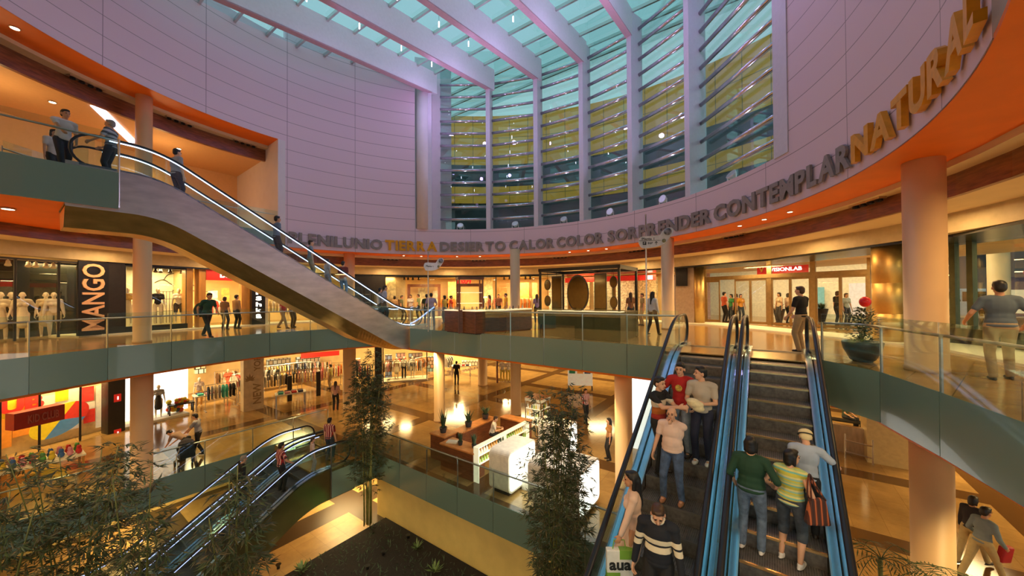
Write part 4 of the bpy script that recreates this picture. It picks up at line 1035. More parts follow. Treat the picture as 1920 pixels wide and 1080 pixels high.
    MB().box((0, 0, -.33), (.36, .09, .42)).build('bag_body', mat('bag_white', (.78, .80, .76), .5), e, bevel=.01)
    MB().box((-.09, 0, -.18), (.19, .094, .121)).build('green_band', m_bg, e); MB().box((.09, 0, -.48), (.181, .094, .121)).build('green_band', m_bg, e)
    MB().tube([(-.09, 0, -.12), (-.07, 0, .0), (.07, 0, .0), (.09, 0, -.12)], .008, 6).build('handle', m_bg, e)
    for sg in (1, -1):
        M = Matrix.Translation((0, -.046*sg, -.33)) @ Matrix.Rotation(PI/2 if sg > 0 else -PI/2, 4, 'X') @ Matrix.Rotation(0 if sg > 0 else PI, 4, 'Z')
        fit_text('aua', .30, .11, .006, .03).build('lettering', M_signk, e, M=M)
    # man in the navy jumper
    p = esc_at(ESC_DN, 1236, 1205); yw = YD+.1
    m_navy = zbands('navy', [(0, (.010, .013, .022)), (1.10, (.75, .68, .50)), (1.17, (.010, .013, .022)), (1.19, (.75, .68, .50)), (1.255, (.010, .013, .022))])
    b, J = person(p, yw, 'man in dark navy jumper with two cream chest stripes lowest on the descending escalator', m_navy, M_blacku, M_sole, det=2, skin=0, hm=1, h=1.76, sleeve='long', fat=1.1, head=(.15, .45), hands=((-.30, .12, .80), (.30, .05, .82)))
    o = part(MB().tube([J['T'](math.cos(t)*.075, math.sin(t)*.07+.0, 1.46-.02*math.sin(t)) for t in [k*2*PI/14 for k in range(15)]], .018, 6), 'collar', cloth('collar', (.80, .72, .55)), b)
    # ------------------------------------------------------------ riders of the rising escalator
    p = esc_at(ESC_UP, 1410, 1030); yw = YU-.12
    b, J = person(p, yw, 'man in dark green shirt and jeans seen from behind on the rising escalator', cloth('dkgreen', (.012, .055, .028)), mat('mid_denim', (.13, .18, .27), .8, noise=.35, nscale=12), M_sneak, det=2, skin=0, hair='bob', h=1.64, fat=1.18, sleeve='rolled', hands=((-.24, .10, .92), (.34, .06, 1.06)), head=(.1, .05), feet=((-.13, 0, 0), (.12, .0, 0)))
    m_str = stripes('stripetop', [(.62, .58, .08), (.62, .58, .08), (.20, .55, .48), (.75, .70, .25), (.45, .60, .25), (.62, .58, .08), (.30, .55, .45), (.70, .66, .30)], 5.2)
    p = esc_at(ESC_UP, 1484, 1052); yw = YU-.35
    b, J = person(p, yw, 'woman in yellow and green striped top and denim knee shorts on the rising escalator', m_str, M_cap, M_sneak, det=2, skin=0, hair='bob', h=1.56, fem=True, fat=1.12, sleeve='none', leg='capri', hands=((-.30, .10, 1.02), (.27, .12, .95)), head=(-.6, -.0), feet=((-.13, .0, 0), (.13, -.06, 0)))
    bag = p+Matrix.Rotation(yw, 3, 'Z') @ Vector((.30, -.02, .98)); m_bs = stripes('bagstripe', [(.10, .03, .02), (.55, .14, .05), (.10, .03, .02), (.05, .03, .03)], 14, 'X')
    e = empty('handbag', bag, yw+.9, 'brown and orange striped cloth bag on the shoulder of the woman in stripes', 'handbag')
    q = MB().add([(-.10, -.03, .05), (.10, -.03, .05), (.15, -.06, -.30), (-.15, -.06, -.30), (-.10, .03, .05), (.10, .03, .05), (.15, .06, -.30), (-.15, .06, -.30)], [[0, 1, 2, 3], [7, 6, 5, 4], [0, 4, 5, 1], [1, 5, 6, 2], [2, 6, 7, 3], [3, 7, 4, 0]]); q.build('bag_body', m_bs, e, bevel=.03)
    for k in (-1, 1): MB().tube(spline([(-.09, .03*k, .03), (-.10, .03*k, .20), (-.09, .0, .36), (-.03, .03*k, .22), (.09, .03*k, .03)], 5), .010, 6).build('strap', m_bs, e, smooth=True)
    p = esc_at(ESC_UP, 1514, 1004); yw = YU-.1
    b, J = person(p, yw, 'person in pale blue shirt and cream cap reaching for the rail on the rising escalator', cloth('paleblue', (.42, .50, .62)), M_blacku, M_sole, det=2, skin=0, hair=None, h=1.52, sleeve='short', lean=.22, hands=((-.26, .10, .85), (.36, .36, 1.14)), head=(.2, .35))
    H = lambda x, y, z: J['hd']+J['Rh'] @ Vector((x, y, z))
    hq = MB().ell(H(0, -.015, .062), (.102, .112, .075), J['Rh']).ell(H(0, .07, .035), (.10, .09, .02), J['Rh']).ell(H(0, -.05, .0), (.088, .066, .07), J['Rh'])
    fuse(hq, 'cap', cloth('creamcap', (.80, .68, .38)), b, .011, 3)
    part(MB().tube([H(math.cos(t)*.104, -.015+math.sin(t)*.113, .035) for t in [k*2*PI/20 for k in range(21)]], .010, 6), 'cap_band', M_dark, b)
    # man at the head of the rising escalator
    p = at_z(1503, 660, 0); yw = YU+.95
    b, J = person(p, yw, 'man in black polo and khaki trousers waiting at the head of the rising escalator', cloth('blackpolo', (.008, .008, .010)), M_khaki, M_sole, det=1, hm=1, skin=0, h=1.74, hands=((-.20, .22, .92), (.20, .24, .95)), head=(.1, 0))
    # ------------------------------------------------------------ first floor
    def P1(u, v, face, label, top, bottom, z=0., **k):
        p = at_z(u, v, z); yw = face_to((p.x, p.y), face) if not isinstance(face, (int, float)) else face
        return person(p, yw, label, top, bottom, **k)
    RIGHT = -PI/2; LEFT = PI/2; AWAY = 0.; NEAR = PI
    P1(1878, 712, wr(3.3, 20), 'man in slate blue tee and khaki trousers leaning on the rail at the far right', cloth('slate', (.10, .14, .18)), M_khaki, shoes=M_sole, det=1, skin=1, h=1.74, fat=1.15, hands=((-.34, .20, 1.0), (.30, .10, .95)), feet=((-.12, -.1, 0), (.14, .14, 0)))
    P1(388, 634, RIGHT-.3, 'walker in dark green top with a dark bag before the red clothes shop sign', cloth('dkgreen2', (.02, .07, .04)), M_blacku, shoes=M_sole, det=1, skin=1, h=1.74, lean=.18, feet=((-.10, -.36, .06), (.10, .34, 0)), hands=((-.22, .26, .95), (.24, -.10, .90)))
    p = at_z(372, 634, 0); o = fuse(MB().ell((0, 0, 0), (.18, .22, .26)).ell((0, 0, .1), (.15, .16, .2)), 'backpack', cloth('bagdk', (.015, .03, .02)), None, .03, 3); o.location = p+Vector((-.04, .1, 1.05)); tag(o, 'dark backpack carried by the walker in dark green', 'bag')
    P1(421, 618, AWAY, 'shopper in brown top facing the clothes shop under the red sign', cloth('brown', (.22, .12, .06)), M_blacku, shoes=M_sole, h=1.6, hair='bob', hm=1, fem=True)
    P1(443, 616, AWAY-.3, 'shopper in tan jacket and dark trousers facing the clothes shop', cloth('tan', (.50, .32, .14)), M_blacku, shoes=M_sole, h=1.7, sleeve='long')
    P1(530, 617, RIGHT, 'walker in red top and tan trousers beneath the long escalator', cloth('redtop', (.50, .06, .05)), M_khaki, shoes=M_sole, h=1.66, feet=((-.1, -.3, .05), (.1, .28, 0)), lean=.08)
    P1(548, 614, RIGHT-.2, 'companion in pink top walking behind the walker in red', cloth('pinktop', (.65, .30, .28)), cloth('olivetrou', (.12, .10, .05)), shoes=M_sole, h=1.62, hair='bob', fem=True)
    P1(809, 612, AWAY+.4, 'man in lilac shirt leaning over the rail by the wooden counter', cloth('lilac', (.45, .36, .48)), cloth('dkslate', (.05, .06, .06)), shoes=M_sole, h=1.74, det=1, lean=.12, hands=((-.24, .3, 1.0), (.24, .3, 1.02)), feet=((-.16, 0, 0), (.16, .1, 0)))
    P1(800, 608, AWAY, 'shopper in dark green beside the man in lilac', cloth('dkgreen3', (.03, .06, .03)), M_blacku, shoes=M_sole, h=1.7)
    P1(834, 606, LEFT-.3, 'woman in yellow top and white sleeves near the wooden counter', cloth('ylw', (.62, .50, .10)), M_blacku, shoes=M_sole, h=1.62, fem=True, hair='bob')
    P1(846, 603, RIGHT, 'shopper in bright red top near the wooden counter', cloth('brred', (.75, .08, .03)), M_khaki, shoes=M_sole, h=1.62, fem=True, hair='bun', hm=1)
    P1(918, 600, LEFT, 'woman with long dark hair behind the low wooden counter', cloth('coral', (.60, .20, .14)), M_cap, shoes=M_sole, h=1.64, fem=True, hair='long')
    P1(935, 599, NEAR, 'shopper in brown top behind the low wooden counter', cloth('brn2', (.30, .14, .08)), M_blacku, shoes=M_sole, h=1.7, hm=1)
    P1(949, 602, LEFT+.3, 'man in golden yellow shirt behind the long counter', cloth('gold', (.70, .42, .05)), M_khaki, shoes=M_sole, h=1.74)
    P1(963, 605, RIGHT+.6, 'woman in red and navy top standing by the slim column', cloth('rednavy', (.50, .03, .06)), M_cap, shoes=M_sole, h=1.62, fem=True, hair='bob')
    P1(1007, 606, AWAY, 'shopper in lilac top beside the framed mirror kiosk', cloth('lil2', (.35, .28, .45)), M_blacku, shoes=M_sole, h=1.66, fem=True, hair='long', hm=1)
    for i, (u, c, l) in enumerate(((740, (.60, .40, .20), 'tan'), (753, (.15, .18, .10), 'olive'), (770, (.75, .70, .65), 'white'), (785, (.20, .30, .15), 'green'))):
        P1(u, 601-i*.4, [AWAY, RIGHT, NEAR, LEFT][i], 'shopper in %s top at the foot of the long escalator' % l, cloth('sh%d' % i, c), M_blacku if i % 2 else M_khaki, shoes=M_sole, h=1.62+.04*i, hm=i % 2, fem=i % 2 == 0, hair='bob' if i % 2 == 0 else 'short')
    P1(1183, 612, AWAY, 'shopper in brown patterned top looking into the mirror kiosk', stripes('brnpat', [(.35, .18, .08), (.20, .09, .04)], 30), M_cap, shoes=M_sole, h=1.7, hair='long', hm=1, fem=True)
    P1(1205, 610, LEFT, 'shopper in olive top at the end of the mirror kiosk', cloth('olv', (.28, .22, .10)), M_khaki, shoes=M_sole, h=1.66, hm=1)
    P1(1224, 628, RIGHT+.5, 'woman in white jacket and black trousers walking past the direction sign', cloth('whj', (.75, .74, .72)), M_blacku, shoes=M_sole, h=1.68, hair='long', fem=True, sleeve='long', feet=((-.1, -.2, .02), (.1, .22, 0)))
    for u, v, c, l, hh, fm in ((1358, 604, (.55, .10, .04), 'red brown', 1.72, 0), (1372, 603, (.05, .30, .10), 'green', 1.6, 1), (1381, 603, (.75, .08, .10), 'red', 1.62, 1), (1389, 604, (.75, .35, .03), 'orange', 1.6, 1), (1462, 606, (.80, .62, .45), 'cream', 1.66, 1), (1478, 606, (.75, .55, .42), 'peach', 1.62, 1), (1571, 611, (.02, .015, .015), 'black', 1.7, 1), (1587, 609, (.45, .55, .50), 'pale green', 1.6, 1)):
        P1(u, v, [NEAR, LEFT, RIGHT][int(u) % 3], 'passer in %s top in the bright wing beyond the glass doors' % l, cloth('d%d' % u, c), M_blacku if not fm else M_cap, shoes=M_sole, h=hh, fem=bool(fm), hair='bob' if fm else 'short', hm=int(u) % 2)
    # ------------------------------------------------------------ upper gallery and the long escalator
    p = at_y(118, 300, 9.7); p.z = Z2
    b, J = person(p, RIGHT-.25, 'man in white tee and dark trousers at the head of the long escalator', cloth('whitet', (.72, .62, .56)), M_blacku, M_sole, det=1, skin=1, h=1.76, lean=.1, hands=((-.2, .1, .9), (.24, .5, 1.0)), feet=((-.1, -.2, .02), (.1, .2, 0)))
    p = at_y(100, 300, 10.6); p.z = Z2
    person(p, RIGHT, 'companion in pale top behind the man in white on the upper balcony', cloth('pale3', (.60, .50, .45)), M_blacku, M_sole, skin=1, h=1.66, hair='bob')
    p = at_y(208, 300, 10.2); p.z = Z2
    person(p, LEFT+.4, 'person in grey and white striped top by the escalator head', stripes('gw', [(.08, .08, .09), (.45, .45, .48)], 8), M_blacku, M_sole, skin=1, h=1.72, hm=2, det=1, hands=((-.25, .3, 1.0), (.26, .3, 1.0)))
    def ER(w, r, yaw, label, top, bottom, **k):
        p = on_esc(ESC_LONG, w, r); return person(p, yaw, label, top, bottom, **k)
    ER(-15.15, 3.1, YU+.3, 'rider in grey shirt highest on the long escalator', cloth('gr1', (.36, .33, .33)), M_blacku, shoes=M_sole, h=1.74, det=1)
    ER(-15.3, 6.0, YU, 'rider in steel blue shirt halfway down the long escalator', cloth('gr2', (.18, .22, .28)), M_blacku, shoes=M_sole, h=1.78, skin=1, det=1, hands=((-.24, .1, .85), (.30, .2, 1.0)))
    ER(-15.0, 7.1, YU-.3, 'rider in grey blue top behind the steel blue shirt on the long escalator', cloth('gr3', (.25, .28, .32)), M_khaki, shoes=M_sole, h=1.66, hm=1)
    ER(-15.25, 7.9, YU, 'child in pale top on the long escalator', cloth('gr4', (.55, .50, .48)), M_ljean, shoes=M_sole, h=1.45)
    ER(-14.9, 8.4, YU+.5, 'rider in dark red shirt on the lower part of the long escalator', cloth('gr5', (.28, .05, .04)), M_ljean, shoes=M_sole, h=1.6)
    ER(-14.9, 10.45, YU-.4, 'man in pale lilac shirt stepping on at the foot of the long escalator', cloth('gr6', (.55, .50, .58)), M_blacku, shoes=M_sole, h=1.76, det=1)
    ER(-15.35, 10.5, YU, 'companion with black hair beside the man in pale lilac', cloth('gr7', (.40, .36, .40)), M_blacku, shoes=M_sole, h=1.66)
    # ------------------------------------------------------------ ground floor
    G = dict(z=ZG)
    P1(856, 722, AWAY, 'person in black walking into the bright lower shop', cloth('blk2', (.008, .007, .007)), M_blacku, shoes=M_sole, h=1.78, **G)
    P1(1098, 792, NEAR+.5, 'man in red and white striped shirt walking across the ground floor', stripes('rwstripe', [(.45, .02, .02), (.75, .65, .58)], 16, 'X'), M_blacku, shoes=M_sole, h=1.74, det=1, skin=1, feet=((-.1, -.18, .03), (.1, .2, 0)), **G)
    P1(629, 769, AWAY+.2, 'woman in pink top and black trousers with a handbag before the clothes shop', cloth('pk', (.55, .30, .25)), M_blacku, shoes=M_sole, h=1.68, fem=True, hair='long', hm=1, **G)
    P1(372, 852, LEFT+.3, 'man in grey tee pushing the stroller by the glass balustrade', cloth('gt', (.32, .32, .36)), M_blacku, shoes=M_sole, h=1.72, det=1, lean=.15, hands=((-.2, .42, .95), (.2, .42, .95)), feet=((-.1, -.22, .03), (.1, .2, 0)), **G)
    P1(344, 862, LEFT+.1, 'person in brown bending over the stroller', cloth('bt', (.40, .26, .18)), M_blacku, shoes=M_sole, h=1.7, lean=1.15, pel=(0, -.1, .86), hands=((-.15, .55, .62), (.15, .55, .62)), **G)
    P1(702, 762, AWAY, 'shopper in cream jacket by the dark pier of the lower shop', cloth('cj', (.60, .45, .25)), M_blacku, shoes=M_sole, h=1.74, sleeve='long', **G)
    P1(620, 728, LEFT, 'shopper in yellow green top between the clothes racks', cloth('yg', (.55, .50, .15)), M_khaki, shoes=M_sole, h=1.72, **G)
    P1(922, 838, RIGHT, 'attendant in white shirt seated behind the plant kiosk counter', cloth('wht', (.75, .70, .60)), M_blacku, shoes=M_sole, h=1.66, det=1, hm=1, lean=.25, pel=(0, 0, .62), feet=((-.12, .38, 0), (.12, .4, 0)), hands=((-.14, .42, .82), (.14, .42, .82)), **G)
    P1(1143, 862, LEFT, 'person in orange brown top partly behind the cream column', cloth('ob', (.45, .20, .06)), M_blacku, shoes=M_sole, h=1.66, hair='long', fem=True, **G)
    P1(1843, 1092, RIGHT, 'woman in pale blue scarf and sand trousers striding with a red bag', cloth('blusc', (.22, .28, .30)), mat('sand_trousers', (.52, .40, .18), .8), shoes=M_sole, h=1.70, det=1, fem=True, skin=1, hair='short', lean=.12, feet=((-.08, -.42, .06), (.08, .40, 0)), hands=((-.2, .2, .95), (.22, .24, .92)), sleeve='long', **G)
    P1(1822, 1060, RIGHT+.1, 'person in dark jacket and sand trousers walking beside the woman with the red bag', cloth('dkj', (.03, .025, .03)), mat('sand_trousers', (.52, .40, .18), .8), shoes=M_sole, h=1.66, skin=1, hair='bob', fem=True, lean=.1, feet=((-.08, -.30, .03), (.08, .34, 0)), sleeve='long', **G)
    p = at_z(1872, 1092, ZG); o = MB().box((0, 0, 0), (.30, .12, .36)).build('red_bag', mat('red_bag_cloth', (.45, .01, .02), .5), None, bevel=.03); o.location = p+Vector((0, -.12, .72)); o.rotation_euler = (.1, .15, .2); tag(o, 'red bag carried by the striding woman beyond the cream column', 'bag')
    P1(1585, 800, NEAR+.4, 'person in dark green seated on the steel bench beyond the escalators', cloth('dg4', (.03, .06, .03)), M_blacku, shoes=M_sole, h=1.72, pel=(0, 0, .52), feet=((-.1, .42, 0), (.1, .42, 0)), hands=((-.16, .32, .60), (.16, .32, .60)), z=ZG)
    P1(1632, 806, RIGHT, 'walker in black trousers passing behind the steel bench', cloth('dk9', (.03, .03, .035)), M_blacku, shoes=M_sole, h=1.72, feet=((-.1, -.36, .06), (.1, .34, 0)), z=ZG)
    # riders of the lower escalators
    rw2 = stripes('rwstripe2', [(.45, .02, .02), (.75, .65, .58), (.45, .02, .02), (.05, .02, .03)], 12, 'X')
    p = on_esc(ESC_LOW, -14.3, 5.75); person(p, YU, 'rider in red and white striped shirt on the near lower escalator', rw2, M_blacku, M_sole, det=1, skin=1, h=1.72, hands=((-.28, .1, .9), (.38, .25, 1.0)))
    p = on_esc(ESC_LOW, -14.4, 7.55); person(p, YU+.4, 'second rider in red striped shirt stepping off at the head of the near lower escalator', rw2, M_cap, M_sole, det=1, skin=0, h=1.72)
    p = on_esc(ESC_LOW, -14.0, 6.7); person(p, YU-.3, 'child in pale striped top beside the head of the near lower escalator', stripes('ps', [(.5, .3, .25), (.7, .6, .5)], 20), M_ljean, M_sole, skin=0, h=1.3, hm=1)
    p = on_esc(ESC_LOW2, -15.5, 4.9); person(p, YU, 'grey haired rider in black on the farther lower escalator', cloth('bk5', (.01, .01, .012)), M_blacku, M_sole, det=1, skin=0, hm=2, h=1.7, lean=.15, sleeve='long')
# ================================================================ mannequins
def mann(u, v, rho, label, top, bottom, z=0., yaw=None, **k):
    p = at_rho(u, 557, rho); p.z = z
    y = face_to((p.x, p.y), (0, 0)) if yaw is None else yaw
    k.setdefault('h', 1.74); k.setdefault('group', 'shop window mannequins'); k.setdefault('fat', .82)
    return person(p, y, label, top, bottom, k.pop('shoes', None), hair=None, skin=2, name='mannequin', cat='mannequin', fem=True, **k)
c_blk = cloth('mblack', (.015, .013, .012)); c_crm = cloth('mcream', (.78, .70, .52)); c_bei = cloth('mbeige', (.62, .52, .34)); c_wht = cloth('mwhite', (.8, .76, .66))
mann(1, 0, 15.5, 'pale mannequin in cream top at the near end of the dark shop window', c_crm, c_bei, z=.06, leg='dress', det=1)
mann(21, 0, 15.5, 'pale mannequin in long black outfit second in the dark shop window', c_blk, c_blk, z=.06, det=1, leg='dress')
mann(42, 0, 15.2, 'pale mannequin in flared cream dress in the dark shop window', c_crm, c_crm, z=.06, leg='dress', det=1, sleeve='short', hands=((-.34, .05, .92), (.30, .05, .85)))
mann(86, 0, 15.4, 'pale mannequin in beige skirt with dark bodice in the dark shop window', c_bei, c_bei, z=.06, leg='dress', det=1)
mann(101, 0, 15.2, 'pale mannequin in open white jacket and shorts in the dark shop window', c_wht, c_bei, z=.06, leg='short', det=1, sleeve='long')
mann(239, 0, 15.4, 'mannequin in golden dress at the dark pier end of the pale window', cloth('mgold', (.60, .38, .10)), c_bei, leg='dress', z=.3)
mann(296, 0, 15.4, 'mannequin in dark patterned top beside the black lattice in the pale window', c_blk, c_crm, z=.3)
mann(335, 0, 15.3, 'mannequin in white top with pink belt and dark shorts in the pale window', c_wht, c_blk, z=.3, leg='short')
q = MB()
for k in range(6): p = ru(294+k*6, 16.1); q.tube([(*p, .3), (*p, 1.9)], .012, 5)
for z in (.9, 1.5, 1.88): q.tube([(*ru(294, 16.1), z), (*ru(324, 16.1), z)], .012, 5)
tag(q.build('lattice_screen', M_dark), 'thin black lattice screen behind the mannequins of the pale window', 'screen')
# ================================================================ clothes racks, garments, tables
gm = MB()
out = [(-.06, .74), (-.20, .68), (-.30, .40), (-.23, .36), (-.19, .5), (-.20, 0), (.20, 0), (.19, .5), (.23, .36), (.30, .40), (.20, .68), (.06, .74), (0, .70)]
k = len(out); gm.add([(x, y, z) for y, f in ((-.035, 1), (.035, 1)) for x, z in out], [list(range(k)), list(range(k, 2*k))[::-1]]+[[i, (i+1) % k, (i+1) % k+k, i+k] for i in range(k)])
gm.tube([(0, 0, .70), (0, 0, .80), (.025, 0, .84), (0, 0, .87)], .006, 5)
GAR = gm.build('garment', cloth('g0', (.5, .5, .5))); GME = GAR.data; bpy.data.objects.remove(GAR)
GC = {'black': (.012, .012, .014), 'white': (.78, .75, .70), 'red': (.55, .03, .02), 'orange': (.75, .22, .03), 'turquoise': (.05, .42, .34), 'grey': (.25, .24, .24), 'beige': (.58, .46, .28), 'navy': (.02, .03, .10), 'yellow': (.75, .55, .10), 'pink': (.70, .30, .30), 'brown': (.18, .09, .04), 'striped': (.45, .30, .24)}
def rack(p, yaw, z, cols, where, ln=None):
    n = len(cols); ln = ln or .16*n+.2
    e = empty('clothes_rack', (p[0], p[1], z), yaw, 'steel clothes rack '+where, 'clothes rack')
    for s in (-1, 1):
        MB().tube([(s*ln/2, 0, .04), (s*ln/2, 0, 1.5)], .018, 6).build('upright', M_steel, e); MB().box((s*ln/2, 0, .02), (.06, .5, .04)).build('foot', M_steel, e)
    MB().tube([(-ln/2, 0, 1.5), (ln/2, 0, 1.5)], .016, 6).build('rail', M_steel, e)
    R = Matrix.Rotation(yaw, 3, 'Z')
    for i, c in enumerate(cols):
        x = -ln/2+.14+(ln-.28)*i/max(1, n-1); q = Vector((p[0], p[1], z)) + R @ Vector((x, 0, .655))
        o = bpy.data.objects.new('garment', GME); COL.objects.link(o); o.location = q; o.rotation_euler = (0, 0, yaw+PI/2+random.uniform(-.12, .12))
        o.material_slots[0].link = 'OBJECT'; o.material_slots[0].material = cloth('g'+c, GC[c])
        tag(o, c+' garment hanging on the rack '+where, 'garment', 'garments on the rack '+where)
def gpt(u, v, z=ZG): p = at_z(u, v, z); return (p.x, p.y)
B_ = 'black grey white beige navy brown'.split(); 
def mix(*base, n=8): return [base[i % len(base)] for i in range(n)]
rack(gpt(415, 766), .9, ZG, ['black', 'grey', 'beige', 'grey', 'turquoise', 'turquoise', 'black', 'black'], 'with turquoise pieces behind the white display')
rack(gpt(462, 752), 1.0, ZG, ['black', 'black', 'navy', 'black'], 'nearest the lettered pillar')
rack(gpt(425, 735), .9, ZG, mix('brown', 'beige', 'white', n=7), 'at the back of the turquoise rack')
rack(gpt(515, 742), .7, ZG, mix('black', 'white', 'grey', 'beige', n=9), 'just past the lettered pillar')
rack(gpt(545, 736), .6, ZG, ['yellow', 'white', 'orange', 'orange', 'black', 'brown', 'red'], 'with yellow and orange pieces between the dark posts')
rack(gpt(583, 732), .55, ZG, mix('striped', 'white', 'pink', n=9), 'with pale striped pieces by the second dark post')
rack(gpt(520, 722), .7, ZG, mix('beige', 'yellow', 'white', n=9), 'of the second row past the lettered pillar')
rack(gpt(560, 716), .6, ZG, mix('black', 'navy', 'grey', n=10), 'of dark pieces in the second row')
rack(gpt(600, 713), .5, ZG, mix('white', 'black', 'pink', n=9), 'in the second row under the red strip')
rack(gpt(640, 716), .4, ZG, mix('orange', 'beige', 'brown', n=7), 'behind the cream column')
rack(gpt(530, 707), .6, ZG, mix('black', 'white', n=10), 'farthest back past the lettered pillar')
rack(gpt(590, 702), .5, ZG, mix('navy', 'brown', 'grey', n=10), 'farthest back under the red strip')
rack(gpt(682, 722), .3, ZG, mix('black', 'red', 'grey', n=6), 'beside the dark pier')
rack(gpt(735, 712), .2, ZG, mix('brown', 'white', 'pink', n=8), 'behind the lower window mannequins')
rack(gpt(775, 710), .1, ZG, mix('black', 'grey', 'white', n=8), 'at the end of the lower mannequin window')
for i, (u, v, cc) in enumerate(((505, 730, mix('black', 'grey', 'white', n=7)), (620, 723, mix('red', 'striped', 'white', n=7)), (660, 708, mix('pink', 'brown', 'black', n=7)), (745, 705, mix('black', 'brown', 'red', n=9)), (790, 703, mix('orange', 'brown', 'striped', n=8)), (840, 700, mix('white', 'black', n=7)), (448, 742, mix('white', 'pink', 'red', n=6)))):
    rack(gpt(u, v), .3+.2*i, ZG, cc, ['squeezed beside the lettered pillar', 'near the shopper in yellow green', 'behind the cream column deep in the shop', 'deep behind the lower window mannequins', 'at the open end of the lower window', 'inside the bright lower shop', 'with white and red pieces behind the turquoise rack'][i])
for i, (u, rho, cc) in enumerate(((522, 16.8, mix('beige', 'green' if False else 'white', n=6)), (560, 16.2, mix('yellow', 'white', 'black', n=7)), (610, 17, mix('white', 'beige', n=6)), (405, 17.5, mix('red', 'white', n=6)), (745, 16.3, mix('brown', 'pink', 'beige', n=8)), (800, 17, mix('white', 'brown', n=7)), (840, 18, mix('orange', 'black', n=7)), (915, 17, mix('red', 'beige', 'black', n=7)), (985, 16.6, mix('beige', 'orange', n=6)))):
    p = ru(u, rho); rack(p, .3+i*.4, 0, cc, ['upstairs past the black upright sign', 'upstairs below the long escalator', 'upstairs at the wall below the long escalator', 'upstairs behind the red shop sign', 'upstairs at the tan wall of the bright shop', 'upstairs in the bright shop by the sign post', 'upstairs in front of the inner doorway frame', 'upstairs right of the red initials', 'upstairs at the end of the bright shop'][i])
def stall(p, yaw, z, wd, dp_, ht, m, top, label):
    e = empty('display_table', (p[0], p[1], z), yaw, label, 'table')
    MB().box((0, 0, ht-.03), (wd, dp_, .06)).build('table_top', top, e)
    for a in (-1, 1):
        for b_ in (-1, 1): MB().box((a*(wd/2-.06), b_*(dp_/2-.06), (ht-.06)/2), (.06, .06, ht-.06)).build('leg', m, e)
    return e
def stacks(p, yaw, z, nx, ny, where):
    R = Matrix.Rotation(yaw, 3, 'Z'); cs = list(GC)
    for i in range(nx):
        for j in range(ny):
            c = cs[(i*5+j*3+nx) % len(cs)]; q = Vector((p[0], p[1], z)) + R @ Vector(((i-(nx-1)/2)*.34, (j-(ny-1)/2)*.36, 0))
            b = MB()
            b.box((0, 0, .05), (.27, .30, .1)); o = b.build('folded_clothes', cloth('g'+c, GC[c]), bevel=.02); o.location = q; o.rotation_euler = (0, 0, yaw+random.uniform(-.2, .2))
            tag(o, c+' folded clothes stacked on the table '+where, 'folded clothes', 'folded clothes '+where)
for u, v, yw, w_ in ((395, 762, .9, 'in front of the turquoise rack'), (865, 703, .1, 'in the bright lower shop'), (545, 760, .6, 'near the dark posts')):
    p = gpt(u, v); stall(p, yw, ZG, 1.6, .8, .8, M_steel, M_pale, 'pale display table '+w_); stacks(p, yw, ZG+.8, 4, 2, w_)
for u, v in ((543, 752), (597, 742)): 
    tag(MB().bar((*gpt(u, v), ZG), (*gpt(u, v), ZG+1.6), .07, .26, (TR.x, TR.y, 0)).build('security_gate', M_dark), 'dark upright gate post %s at the open clothes shop' % ('nearer the lettered pillar' if u < 560 else 'nearer the cream column'), 'gate post')
# ================================================================ ground floor shop fronts
R0 = 17.6
def rect_on(name, u0, u1, v0, v1, rho, m, label=None, cat=None, th=.04, parent=None, group=None):
    a = at_rho(u0, v1, rho); b_ = at_rho(u1, v1, rho); c = at_rho((u0+u1)/2, (v0+v1)/2, rho); zt = at_rho((u0+u1)/2, v0, rho).z; zb_ = at_rho((u0+u1)/2, v1, rho).z
    wd = (Vector((a.x, a.y))-Vector((b_.x, b_.y))).length; M = frame_at((c.x, c.y, (zt+zb_)/2), (CC.x-c.x, CC.y-c.y, 0))
    o = MB().box((0, 0, 0), (wd, zt-zb_, th)).build(name, m, parent, M=M)
    if label: tag(o, label, cat, group)
    return o, M, wd, zt-zb_
def flat(n, c, e=0.): return mat('print_'+n, c, .5, emit=c if e else None, es=e)
arcwall('wall_kids_shop_back', -120, 203, 18.6, .1, ZG, -1, flat('cream', (.80, .66, .38)), 10)
M_yel = flat('yellow', (.85, .62, .02), .25); M_org = flat('orange', (.85, .30, .03), .2); M_rd = flat('red', (.70, .03, .02), .25); M_bl = flat('blue', (.08, .25, .50), .2); M_ivory = flat('ivory', (.85, .76, .55), .25)
KP = [(-60, 8, 735, 800, M_yel, 'yellow'), (10, 75, 738, 782, M_yel, 'yellow'), (-40, 22, 790, 845, M_org, 'orange'), (24, 75, 792, 815, M_org, 'orange and ivory'), (77, 150, 738, 810, M_ivory, 'ivory'), (104, 128, 732, 752, M_yel, 'small yellow'), (130, 153, 728, 748, M_ivory, 'small ivory'), (154, 176, 725, 752, M_rd, 'red'), (157, 178, 768, 792, M_rd, 'dark red'), (180, 200, 722, 800, M_ivory, 'tall ivory'), (154, 178, 754, 767, M_ivory, 'narrow ivory')]
for i, (u0, u1, v0, v1, m, n) in enumerate(KP):
    rect_on('poster', u0, u1, v0, v1, 18.5-.03*(i % 3), m, ['yellow poster behind the near end of the kids sign', 'yellow poster with red letters above the kids sign', 'orange tiled panel below the kids sign', 'orange and ivory panel under the red kids sign', 'ivory poster with the three coloured oval', 'small yellow poster above the oval', 'small ivory poster beside the small yellow one', 'red swoosh poster with a yellow corner', 'dark red picture beside the oval', 'tall ivory poster next to the dark pier', 'narrow ivory picture over the dark red one'][i], 'poster')
c = at_rho(42, 758, 18.4); d = CC-Vector((c.x, c.y)); tag(fit_text('UB', 1.25, .62, .03, .06).build('poster_letters', M_rd, M=frame_at(c, (d.x, d.y, 0))), 'fat red letters on the yellow kids poster', 'letters')
